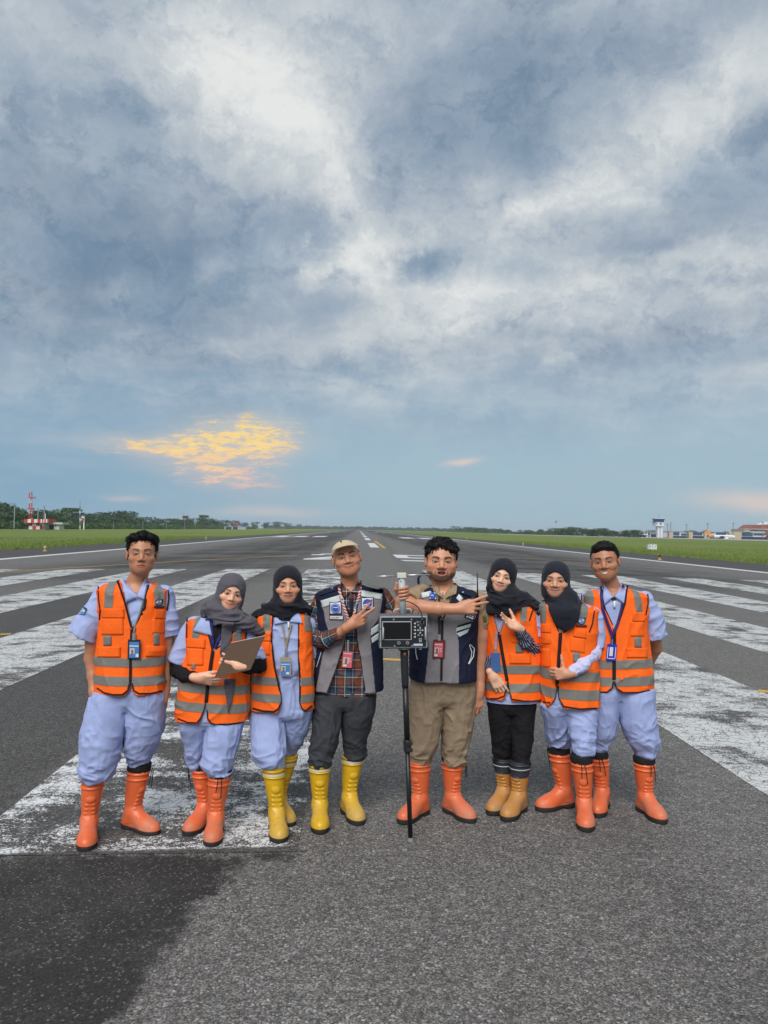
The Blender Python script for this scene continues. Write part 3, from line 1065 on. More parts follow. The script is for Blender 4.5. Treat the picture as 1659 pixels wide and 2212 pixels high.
# ------------------------------------------------------------------ parked airliner
M_ORANGE_T = mat('tail_orange', (0.62, 0.28, 0.07), 0.4, 0.05, 1, spec=0.5)
M_PLANE = mat('plane_white', (0.78, 0.79, 0.80), 0.35, 0.04, 0.5, spec=0.5)
YP = YT - 14


def airliner(label, tail_x, nose_x, yc, tailcol, group):
    a, c = at(*zt(tail_x, yc), YP), at(*zt(nose_x, yc), YP)
    L = c.x - a.x
    e = empty('airliner', ((a.x + c.x) / 2, YP, ground_z(c.x)), label, 'aircraft')
    def lk(b, nm, m_, sm=False):
        o = b.build(nm, m_, e, smooth=sm)
        o.location = -Vector(e.location)
        return o
    r = abs(L) * 0.052
    s = [(0.0, .15, .9), (.06, .45, .55), (.16, .85, .15), (.3, 1, 0), (.86, 1, 0), (.93, .85, -.05), (.975, .5, -.15), (1.0, .08, -.28)]
    b = MB().tube([(a.x + L * t_, YP, a.z + r * dz) for t_, k, dz in s], [r * k for t_, k, dz in s], 14)
    lk(b, 'fuselage', M_PLANE, True)
    b = MB().prism([(a.x + L * q, YP - .25, a.z + r * h) for q, h in ((.0, 4.6), (.07, 4.6), (.20, .9), (.05, .7))], (0, .5, 0))
    lk(b, 'tail_fin', tailcol)
    b = MB().tube([(a.x + L * t_, YP, a.z + r * dz) for t_, dz in ((.05, .56), (.14, .22), (.26, .02))], [r * .55, r * .84, r * 1.01], 14)
    lk(b, 'tail_cone', tailcol, True)
    for sgn in (-1, 1):
        b = MB().prism([(a.x + L * .66, YP + sgn * r * .6, a.z - r * .5), (a.x + L * .44, YP + sgn * r * .6, a.z - r * .5), (a.x + L * .30, YP + sgn * L * .42, a.z + r * .3), (a.x + L * .36, YP + sgn * L * .42, a.z + r * .3)], (0, 0, r * .18))
        lk(b, 'wing', M_GREYM)
        b = MB().prism([(a.x + L * .10, YP + sgn * r * .3, a.z + r * .7), (a.x + L * .02, YP + sgn * r * .3, a.z + r * .7), (a.x - L * .02, YP + sgn * L * .16, a.z + r * .9), (a.x + L * .02, YP + sgn * L * .16, a.z + r * .9)], (0, 0, r * .1))
        lk(b, 'tailplane', tailcol)
        y = YP + sgn * L * .14
        b = MB().tube([(a.x + L * .52, y, a.z - r * 1.05), (a.x + L * .56, y, a.z - r * 1.05), (a.x + L * .65, y, a.z - r * 1.05), (a.x + L * .67, y, a.z - r * 1.05)], [r * .35, r * .55, r * .6, r * .5], 12)
        lk(b, 'engine', M_PLANE, True)
        gz = ground_z(c.x) + 0.1
        b = MB().tube([(a.x + L * .48, YP + sgn * L * .07, a.z - r * .5), (a.x + L * .48, YP + sgn * L * .07, gz + r * .3)], r * .12, 6)
        lk(b, 'landing_gear', M_GREYM)
        b = MB().tube([(a.x + L * .48, YP + sgn * L * .07 - .3, gz + r * .3), (a.x + L * .48, YP + sgn * L * .07 + .3, gz + r * .3)], r * .32, 10)
        lk(b, 'wheel', M_DARKW)
    b = MB().tube([(a.x + L * .9, YP, a.z - r * .8), (a.x + L * .9, YP, gz + .1)], r * .15, 6)
    lk(b, 'nose_gear', M_GREYM)
    for k in range(22):
        x = a.x + L * (.24 + .62 * k / 21)
        b = MB().box((x, YP - r * .99, a.z + r * .3), (.3, .12, .35))
        lk(b, 'cabin_window', M_DARKW)
    b = MB().box((a.x + L * .965, YP - r * .2, a.z + r * .22), (.7, r * 1.0, .35))
    lk(b, 'cockpit_window', M_DARKW)
    return e


airliner('white airliner with an orange tail parked before the terminal', 985, 1316, 280, M_ORANGE_T, None)
airliner('red-tailed aircraft parked at the frame edge before the red-brown hall', 1622, 1960, 288, M_ROOFR, None)

# white cabinet standing in the grass
p = ground_at(1408, 1188)
e = empty('equipment_cabinet', p, 'weathered white equipment cabinet standing alone in the grass', 'cabinet')
M_CAB = mat('cabinet_paint', (0.62, 0.66, 0.66), 0.6, 0.15, 3.0, wear=0.3)
s = 18.5 / 1661 * p.y
hh = 12.2 / 1661 * p.y
MB().box((0, 0, hh * .54), (s, .7, hh * .92)).build('housing', M_CAB, e, bevel=0.02)
MB().box((0, -.36, hh * .54), (s * .02, .03, hh * .8)).build('door_seam', M_DARKW, e)
MB().box((-s * .33, -.365, hh * .62), (s * .14, .04, hh * .3)).build('meter_box', M_GREYM, e)
MB().box((s * .3, -.37, hh * .6), (.04, .05, .2)).build('handle', M_DARKW, e)
MB().box((0, 0, hh * .04), (s * 1.05, .8, hh * .08)).build('plinth', M_APRON, e)
MB().box((0, 0, hh * 1.02), (s * 1.04, .78, .04)).build('roof_plate', M_CAB, e)

# runway edge lights
M_LYEL = mat('light_yellow', (0.70, 0.46, 0.05), 0.5, 0.1, 5)
M_LGLASS = mat('light_glass', (0.5, 0.5, 0.45), 0.2, 0.1, 5, spec=0.6)
for x, y, nm in ((97, 1190.5, 'yellow runway edge light nearest the checkered shelter'), (445, 1165, 'yellow runway edge light on the shelter side, far along the grass'), (1425, 1209, 'runway edge light with a black head by the white cabinet'),
                 (1130, 1178, 'runway edge light midway along the grass toward the cabinet'), (1008, 1164.5, 'far small runway edge light on the terminal side')):
    p = ground_at(x, y)
    e = empty('runway_edge_light', p, nm, 'runway light')
    MB().tube([(0, 0, 0), (0, 0, .04), (0, 0, .05)], [.17, .17, .12], 10).build('base', M_LYEL, e)
    MB().tube([(0, 0, .04), (0, 0, .26)], .05, 8).build('stem', M_LYEL, e)
    MB().tube([(0, 0, .24), (0, 0, .30)], .11, 10).build('lamp_ring', M_DARKW if x > 1400 else M_LYEL, e)
    MB().tube([(0, 0, .30), (0, 0, .38), (0, 0, .43)], [.09, .085, .03], 10).build('lens', M_DARKW if x > 1400 else M_LGLASS, e, smooth=True)


# ================================================================== left side: checkered shelter, masts, windsock
def zl(x, y):
    return x * .1653, 1053.2 + y * .1653


M_RED = mat('signal_red', (0.52, 0.045, 0.045), 0.7, 0.12, 1.0)
M_WHT = mat('signal_white', (0.68, 0.68, 0.68), 0.7, 0.1, 1.0)
M_PALEG = mat('pale_roof', (0.42, 0.50, 0.44), 0.7, 0.1, 1.0)
YL = 340
p = at(*zl(470, 545), YL)
e = empty('equipment_shelter', (p.x, YL, ground_z(p.x)), 'red and white checkered equipment shelter with a banded parapet', 'shelter')
part('core', e, M_WHT, zl, [(378, 462, 566, 552)], YL + .2, 6)
ch = []
for j in range(2):
    for i in range(4):
        x0, y0 = 376 + i * 48, 460 + j * 42
        ch.append(((x0, y0, x0 + 47, y0 + 44), (i + j) % 2))
part('red_panel', e, M_RED, zl, [c_ for c_, k in ch if k == 0], YL, .4)
part('white_panel', e, M_WHT, zl, [c_ for c_, k in ch if k], YL, .4)
bx = [315, 360, 405, 445, 490, 530, 550, 565, 580, 598, 618, 636]
part('parapet_red', e, M_RED, zl, [(bx[i], 413, bx[i + 1], 460) for i in range(0, 11, 2)], YL - 1.5, 8)
part('parapet_white', e, M_WHT, zl, [(bx[i], 413, bx[i + 1], 460) for i in range(1, 11, 2)], YL - 1.5, 8)
part('door', e, M_DARKW, zl, [(525, 480, 548, 540)], YL - .1, .3)
p = at(*zl(690, 545), YL + 4)
e = empty('generator_house', (p.x, YL + 4, ground_z(p.x)), 'small white generator house with a pale roof beside the shelter', 'building')
part('wall', e, M_WHT, zl, [(572, 480, 770, 550)], YL + 4, 6)
part('roof', e, M_PALEG, zl, [(565, 452, 816, 482)], YL + 3, 8)
part('bay', e, M_DARKW, zl, [(642, 486, 702, 550)], YL + 3.9, .3)
part('louvre', e, M_DARKW, zl, [(716, 488, 732, 500), (744, 488, 760, 500)], YL + 3.9, .3)


def lattice(name, label, x, y0, y1, wd, Y, bands, mts=None):
    p = at(*zl(x, y1), Y)
    e = empty(name, (p.x, Y, ground_z(p.x)), label, 'mast')
    n = bands
    for i in range(n):
        ya, yb = y1 + (y0 - y1) * i / n, y1 + (y0 - y1) * (i + 1) / n
        m_ = (mts or (M_RED, M_WHT))[i % 2]
        b = MB()
        for sx in (-1, 1):
            for dy in (0, wd * .033):
                A, B = at(*zl(x + sx * wd / 2, ya), Y), at(*zl(x + sx * wd / 2, yb), Y)
                b.tube([A + Vector((0, dy, 0)), B + Vector((0, dy, 0))], .055, 4)
        for k in range(3):
            A, B = at(*zl(x - wd / 2, ya + (yb - ya) * k / 3), Y), at(*zl(x + wd / 2, ya + (yb - ya) * (k + 1) / 3), Y)
            b.tube([A, B], .04, 4)
            A, B = at(*zl(x + wd / 2, ya + (yb - ya) * k / 3), Y), at(*zl(x - wd / 2, ya + (yb - ya) * (k + 1) / 3), Y)
            b.tube([A, B], .04, 4)
        o = b.build('mast_section', m_, e)
        o.location = -Vector(e.location)
    return e


e = lattice('antenna_mast', 'tall red and white antenna mast, shorter of the pair on the checkered shelter', 382, 72, 545, 8, YL + 2, 7)
e2 = lattice('antenna_mast', 'tallest red and white antenna mast on the checkered shelter', 411, 62, 545, 13, YL + 1, 7)
part('platform', e2, M_RED, zl, [(368, 126, 444, 138), (360, 266, 426, 286)], YL, 2.0)
part('railing', e2, M_WHT, zl, [(372, 112, 440, 115)], YL, 2.0)
part('antenna', e2, M_RED, zl, [(409, 52, 413, 70)], YL + 1, .3)
lattice('lattice_mast', 'slender lattice mast beside the windsock', 1044, 250, 545, 9, YL, 6, (M_WHT, M_GREYM))
e = [o for o in scene.objects if o.name.startswith('lattice_mast') and o.get('label', '').startswith('slender')][0]
part('spire', e, M_GREYM, zl, [(1043, 165, 1046, 252)], YL, .2)
part('cross_arm', e, M_GREYM, zl, [(1030, 258, 1060, 262)], YL, .2)
p = at(*zl(1095, 548), YL)
e = empty('windsock', (p.x, YL, ground_z(p.x)), 'limp red and white windsock on a white pole', 'windsock')
part('pole', e, M_WHT, zl, [(1091, 376, 1099, 550)], YL, .5)
pts = [at(*zl(*q), YL - .3) for q in ((1092, 388), (1078, 398), (1070, 412), (1066, 428), (1062, 442))]
for i in range(4):
    o = MB().tube([pts[i], pts[i + 1]], [.85 - .12 * i, .73 - .12 * i], 10, False).build('sock_band', M_RED if i % 2 else M_WHT, e, smooth=True)
    o.location = -Vector(e.location)
p = at(*zl(187, 530), YL + 10)
e = empty('utility_pole', (p.x, YL + 10, ground_z(p.x)), 'thin grey utility pole with a cross arm before the wood', 'pole')
part('pole', e, M_GREYM, zl, [(186, 195, 189, 536)], YL + 10, .2)
part('cross_arm', e, M_GREYM, zl, [(172, 226, 218, 231)], YL + 10, .2)
for x, yt in ((493, 262), (577, 235), (590, 338)):
    p = at(*zl(x, 545), YL + 12)
    e = empty('antenna_pole', (p.x, YL + 12, ground_z(p.x)), {493: 'faint antenna pole rising above the shelter roof', 577: 'pointed antenna pole above the wood behind the generator house', 590: 'short white antenna pole behind the generator house'}[x], 'pole')
    part('pole', e, M_WHT if x == 590 else M_GREYM, zl, [(x - 1.8, yt, x + 1.8, 548)], YL + 12, .25)
    part('tip', e, M_GREYM, zl, [(x - 5, yt + 14, x + 5, yt + 20)], YL + 12, .25)


def z5(x, y):
    return x * .5, 1042.2 + y * .5


building('airfield_house', 'far white house with a blue and red roof at the grass edge', 'building', z5, (970, 190, 1062, 204), 880, 12, mat('grey_render', (.34, .36, .37), .8, .1, .4),
         [('roof', M_TEAL, [(1030, 180, 1066, 187)], -1, 14), ('gable', M_ROOFR, [(1008, 172, 1030, 187)], -1, 10), ('bay', M_DARKW, [(975, 192, 1000, 203), (1006, 192, 1026, 203)], -.2, .4)])
lk_ = building('lookout_tower', 'small old lookout tower poking above the wood', 'tower', z5, (791, 148, 804, 190), 900, 5, M_TAN,
               [('cab', M_DARKW, [(788, 146, 808, 153)], -1, 7), ('roof', M_GREYM, [(787, 142, 810, 146)], -1.5, 8), ('antenna', M_GREYM, [(791.3, 126, 792.2, 142)], 2, .3)])
for x in (490, 617, 720, 798):
    p = at(*z5(x, 203), 520)
    e = empty('fence_pole', (p.x, 520, ground_z(p.x)), {490: 'thin white pole before the wood, first after the windsock', 617: 'thin white pole before the wood, second after the windsock', 720: 'thin white pole before the wood, third after the windsock', 798: 'thin white pole before the wood below the lookout tower'}[x], 'pole')
    part('pole', e, M_GREYM, z5, [(x - .25, 166, x + .25, 205)], 520, .1)
    part('insulator', e, M_GREYM, z5, [(x - .8, 166, x + .8, 168)], 520, .2)
# bird
p = at(1200.8, 1128, 120)
e = empty('bird', p, 'tiny dark bird flying over the distant trees', 'bird')
MB().prism([(-.05, 0, .02), (0, 0, -.25), (.06, 0, 0), (.02, 0, .2)], (0, .1, 0)).build('body', M_DARKW, e)
MB().prism([(.0, 0, 0), (.28, 0, .24), (.1, 0, .16)], (0, .03, 0)).build('wing', M_DARKW, e)
MB().prism([(.0, 0, 0), (-.12, 0, .3), (-.02, 0, .22)], (0, .03, 0)).build('wing', M_DARKW, e)
# ================================================================== implicit-surface modelling (smooth unions, meshed with surface nets)
def smin(a, b, k):
    if k <= 0:
        return np.minimum(a, b)
    h = np.maximum(k - np.abs(a - b), 0) / k
    return np.minimum(a, b) - h * h * k * 0.25


def smax(a, b, k):
    return -smin(-a, -b, k)


def axis(lo, hi, h, fine=None):
    if fine is None:
        return np.arange(lo, hi + h, h, dtype=np.float32)
    flo, fhi, fh = max(fine[0], lo), min(fine[1], hi), fine[2]
    return np.concatenate([np.arange(lo, flo - fh * 0.5, h), np.arange(flo, fhi, fh), np.arange(fhi, hi + h, h)]).astype(np.float32)


class Field:
    def __init__(s, lo, hi, h, fine=(None, None, None)):
        s.ax = [axis(lo[i], hi[i], h, fine[i]) for i in range(3)]
        s.h = h
        s.v = np.full([len(a) for a in s.ax], 0.5, np.float32)

    def sl(s, lo, hi):
        out = []
        for i in range(3):
            a = int(np.searchsorted(s.ax[i], lo[i]))
            b = int(np.searchsorted(s.ax[i], hi[i]))
            out.append(slice(max(a - 1, 0), min(b + 1, len(s.ax[i]))))
        return tuple(out)

    def put(s, fn, lo=None, hi=None, k=0.0, op='u'):
        """combine fn(X,Y,Z) (open grids) over the box lo..hi"""
        if lo is None:
            S = (slice(None),) * 3
        else:
            pad = k + 3 * s.h
            S = s.sl([c - pad for c in lo], [c + pad for c in hi])
        X = s.ax[0][S[0]][:, None, None]
        Y = s.ax[1][S[1]][None, :, None]
        Z = s.ax[2][S[2]][None, None, :]
        if X.size == 0 or Y.size == 0 or Z.size == 0:
            return s
        d = fn(X, Y, Z)
        if op == 'u':
            s.v[S] = smin(s.v[S], d, k)
        elif op == 's':
            s.v[S] = smax(s.v[S], -d, k)
        elif op == 'i':
            s.v[S] = smax(s.v[S], d, k)
        return s

    # primitives ------------------------------------------------
    def cone(s, a, b, ra, rb, k=0.0, op='u', fy=1.0):
        a, b = np.array(a, np.float32), np.array(b, np.float32)
        ba = b - a
        L2 = float(ba @ ba) + 1e-12
        r = max(ra, rb)

        def fn(X, Y, Z):
            x, y, z = X - a[0], Y - a[1], Z - a[2]
            t = np.clip((x * ba[0] + y * ba[1] + z * ba[2]) / L2, 0, 1)
            return np.sqrt((x - t * ba[0]) ** 2 + ((y - t * ba[1]) * fy) ** 2 + (z - t * ba[2]) ** 2) - (ra + (rb - ra) * t)
        return s.put(fn, np.minimum(a, b) - r, np.maximum(a, b) + r, k, op)

    def chain(s, pts, k=0.01, op='u', fy=1.0):
        """pts: list of (x,y,z,r)"""
        for p, q in zip(pts[:-1], pts[1:]):
            s.cone(p[:3], q[:3], p[3], q[3], k, op, fy)
        return s

    def ell(s, c, r, rot=None, k=0.0, op='u'):
        c, r = np.array(c, np.float32), np.array(r, np.float32)
        Rm = None if rot is None else np.array(rot, np.float32)
        m = float(r.max())

        def fn(X, Y, Z):
            x, y, z = X - c[0], Y - c[1], Z - c[2]
            if Rm is not None:
                x, y, z = (Rm[0, 0] * x + Rm[1, 0] * y + Rm[2, 0] * z, Rm[0, 1] * x + Rm[1, 1] * y + Rm[2, 1] * z, Rm[0, 2] * x + Rm[1, 2] * y + Rm[2, 2] * z)
            k0 = np.sqrt((x / r[0]) ** 2 + (y / r[1]) ** 2 + (z / r[2]) ** 2)
            k1 = np.sqrt((x / r[0] ** 2) ** 2 + (y / r[1] ** 2) ** 2 + (z / r[2] ** 2) ** 2) + 1e-6
            return k0 * (k0 - 1) / k1
        ext = r if Rm is None else np.array([m, m, m])
        return s.put(fn, c - ext, c + ext, k, op)

    def prof(s, rows, n=2.3, grow=0.0, k=0.0, op='u', z0=None, z1=None):
        """stack of super-ellipses: rows of (z, cx, cy, a, b) sorted by z"""
        rows = sorted(rows)
        zz = np.array([r[0] for r in rows])
        za = zz[0] if z0 is None else z0
        zb = zz[-1] if z1 is None else z1
        g = lambda j, Z: np.interp(Z, zz, [r[j] for r in rows]).astype(np.float32)
        am, bm = max(r[3] for r in rows) + grow, max(r[4] for r in rows) + grow
        lo = (min(r[1] for r in rows) - am, min(r[2] for r in rows) - bm, za)
        hi = (max(r[1] for r in rows) + am, max(r[2] for r in rows) + bm, zb)

        def fn(X, Y, Z):
            a, b = g(3, Z) + grow, g(4, Z) + grow
            q = (np.abs((X - g(1, Z)) / a) ** n + np.abs((Y - g(2, Z)) / b) ** n) ** (1.0 / n)
            d = (q - 1) * np.minimum(a, b)
            return np.maximum(d, np.maximum(za - Z, Z - zb))
        return s.put(fn, lo, hi, k, op)

    def prism(s, poly, ylo, yhi, k=0.0, op='s', grow=0.0):
        """polygon in the xz plane swept along y"""
        xs_, zs_ = [p[0] for p in poly], [p[1] for p in poly]

        def fn(X, Y, Z):
            d2 = poly_sdf(X[:, 0, :], Z[:, 0, :] if Z.shape[0] > 1 else np.broadcast_to(Z[:, 0, :], (1, Z.shape[2])), poly)[:, None, :] - grow
            return np.maximum(d2, np.maximum(ylo - Y, Y - yhi))
        if op == 'i':
            return s.put(fn, None, None, k, op)
        return s.put(fn, (min(xs_), ylo, min(zs_)), (max(xs_), yhi, max(zs_)), k, op)

    def halfspace(s, p, n, k=0.0, lo=None, hi=None):
        """cut away the side the normal points to"""
        p, n = np.array(p, np.float32), np.array(n, np.float32)
        n = n / np.linalg.norm(n)
        return s.put(lambda X, Y, Z: (X - p[0]) * n[0] + (Y - p[1]) * n[1] + (Z - p[2]) * n[2], lo, hi, k, 'i')

    def mesh(s):
        v = s.v
        ins = v < 0
        nx, ny, nz = v.shape
        cs = np.zeros((nx - 1, ny - 1, nz - 1), np.int8)
        for dx in (0, 1):
            for dy in (0, 1):
                for dz in (0, 1):
                    cs += ins[dx:nx - 1 + dx, dy:ny - 1 + dy, dz:nz - 1 + dz]
        act = (cs > 0) & (cs < 8)
        I, J, K = np.nonzero(act)
        n = len(I)
        off = [(a, b, c) for a in (0, 1) for b in (0, 1) for c in (0, 1)]
        cv = [v[I + a, J + b, K + c] for a, b, c in off]
        P = np.zeros((n, 3), np.float32)
        cnt = np.zeros(n, np.float32)
        for i, a in enumerate(off):
            for j, b in enumerate(off):
                if j > i and sum(abs(a[q] - b[q]) for q in range(3)) == 1:
                    va, vb = cv[i], cv[j]
                    m = (va < 0) != (vb < 0)
                    t = np.where(m, va / (va - vb + 1e-12), 0)
                    for q in range(3):
                        P[:, q] += np.where(m, a[q] + (b[q] - a[q]) * t, 0)
                    cnt += m
        P /= cnt[:, None]
        V = np.empty((n, 3), np.float32)
        for q, idx in enumerate((I, J, K)):
            A = s.ax[q]
            V[:, q] = A[idx] + P[:, q] * (A[idx + 1] - A[idx])
        vid = np.full(act.shape, -1, np.int32)
        vid[I, J, K] = np.arange(n)
        F = []
        # x edges
        e = ins[:-1, 1:-1, 1:-1] != ins[1:, 1:-1, 1:-1]
        i, j, k = np.nonzero(e); j += 1; k += 1
        q = np.stack([vid[i, j - 1, k - 1], vid[i, j, k - 1], vid[i, j, k], vid[i, j - 1, k]], 1)
        q = np.where(ins[i, j, k][:, None], q, q[:, ::-1]); F.append(q)
        e = ins[1:-1, :-1, 1:-1] != ins[1:-1, 1:, 1:-1]
        i, j, k = np.nonzero(e); i += 1; k += 1
        q = np.stack([vid[i - 1, j, k - 1], vid[i - 1, j, k], vid[i, j, k], vid[i, j, k - 1]], 1)
        q = np.where(ins[i, j, k][:, None], q, q[:, ::-1]); F.append(q)
        e = ins[1:-1, 1:-1, :-1] != ins[1:-1, 1:-1, 1:]
        i, j, k = np.nonzero(e); i += 1; j += 1
        q = np.stack([vid[i - 1, j - 1, k], vid[i, j - 1, k], vid[i, j, k], vid[i - 1, j, k]], 1)
        q = np.where(ins[i, j, k][:, None], q, q[:, ::-1]); F.append(q)
        F = np.concatenate(F)
        F = F[(F >= 0).all(1)]
        return V, F


def vnormals(V, F):
    a, b, c, d = V[F[:, 0]], V[F[:, 1]], V[F[:, 2]], V[F[:, 3]]
    n = np.cross(c - a, d - b)
    N = np.zeros_like(V)
    for q in range(4):
        for ax_ in range(3):
            N[:, ax_] += np.bincount(F[:, q], n[:, ax_], len(V))
    return N / (np.linalg.norm(N, axis=1)[:, None] + 1e-9)


def smooth_mesh(V, F, it=1, lam=0.5):
    for _ in range(it):
        S = np.zeros_like(V)
        c = np.zeros(len(V))
        for q in range(4):
            for o in (1, 3):
                w_ = F[:, (q + o) % 4]
                for ax_ in range(3):
                    S[:, ax_] += np.bincount(F[:, q], V[w_][:, ax_], len(V))
                c += np.bincount(F[:, q], minlength=len(V))
        V = V + lam * (S / np.maximum(c, 1)[:, None] - V)
    return V.astype(np.float32)


def folds(V, F, amp, freq, seed, warp=0.35, ridge=True, mask=None):
    """push vertices along their normals to make cloth folds; freq = (fx,fy,fz) per metre"""
    N = vnormals(V, F)
    p = V * np.array(freq, np.float32)
    w_ = np.stack([vnoise(V * 5 + 11.3, seed + 1), vnoise(V * 5 + 4.7, seed + 2), vnoise(V * 5 + 8.1, seed + 3)], 1) - 0.5
    n = vnoise(p + w_ * warp * 6, seed)
    n2 = vnoise(p * 2.1 + w_ * warp * 8 + 5.5, seed + 9)
    f = (1 - np.abs(2 * n - 1)) ** 2.4 * 1.25 + n2 * 0.25 - 0.50 if ridge else n * 0.7 + n2 * 0.3 - 0.5
    if mask is not None:
        f = f * mask
    return (V + N * (amp * f)[:, None]).astype(np.float32)


def to_np(obj_or_me):
    me = obj_or_me.data if hasattr(obj_or_me, 'data') else obj_or_me
    co = np.empty(len(me.vertices) * 3, np.float32)
    me.vertices.foreach_get('co', co)
    return co.reshape(-1, 3)


def bvh_of(*VF):
    vs_, fs, o = [], [], 0
    for V, F in VF:
        vs_.append(V)
        fs.append(F + o)
        o += len(V)
    return BVHTree.FromPolygons(np.concatenate(vs_).tolist(), np.concatenate(fs).tolist())


def vcol(me, name, arr):
    a = me.color_attributes.new(name, 'FLOAT_COLOR', 'POINT')
    if arr.shape[1] == 3:
        arr = np.concatenate([arr, np.ones((len(arr), 1))], 1)
    a.data.foreach_set('color', arr.astype(np.float32).ravel())


def vvec(me, name, arr):
    a = me.attributes.new(name, 'FLOAT_VECTOR', 'POINT')
    a.data.foreach_set('vector', arr.astype(np.float32).ravel())
# ================================================================== heads, hands
def skin_mat():
    mt, t, out = new_mat('skin')
    c = t.n('ShaderNodeVertexColor', {'layer_name': 'Col'}).outputs['Color']
    tc = t.n('ShaderNodeTexCoord').outputs['Object']
    nz = t.noise(tc, 45.0, 5, 0.65)
    nb = t.noise(tc, 380.0, 3, 0.6)
    col = t.mix(t.m('MULTIPLY', nz, 0.28), c, t.vm('MULTIPLY', c, (0.80, 0.70, 0.66)))
    b = t.n('ShaderNodeBsdfPrincipled')
    t.put(b.inputs['Base Color'], col)
    b.inputs['Roughness'].default_value = 0.43
    b.inputs['Specular IOR Level'].default_value = 0.42
    b.inputs['Subsurface Weight'].default_value = 0.12
    b.inputs['Subsurface Radius'].default_value = (1.0, 0.4, 0.25)
    b.inputs['Subsurface Scale'].default_value = 0.006
    t.put(b.inputs['Normal'], t.bump(nb, 0.12, 0.001))
    t.L.new(b.outputs[0], out.inputs[0])
    return mt


M_SKIN = skin_mat()
M_HAIR = mat('black_hair', (0.0075, 0.007, 0.008), 0.62, 0.3, 60.0, spec=0.22)


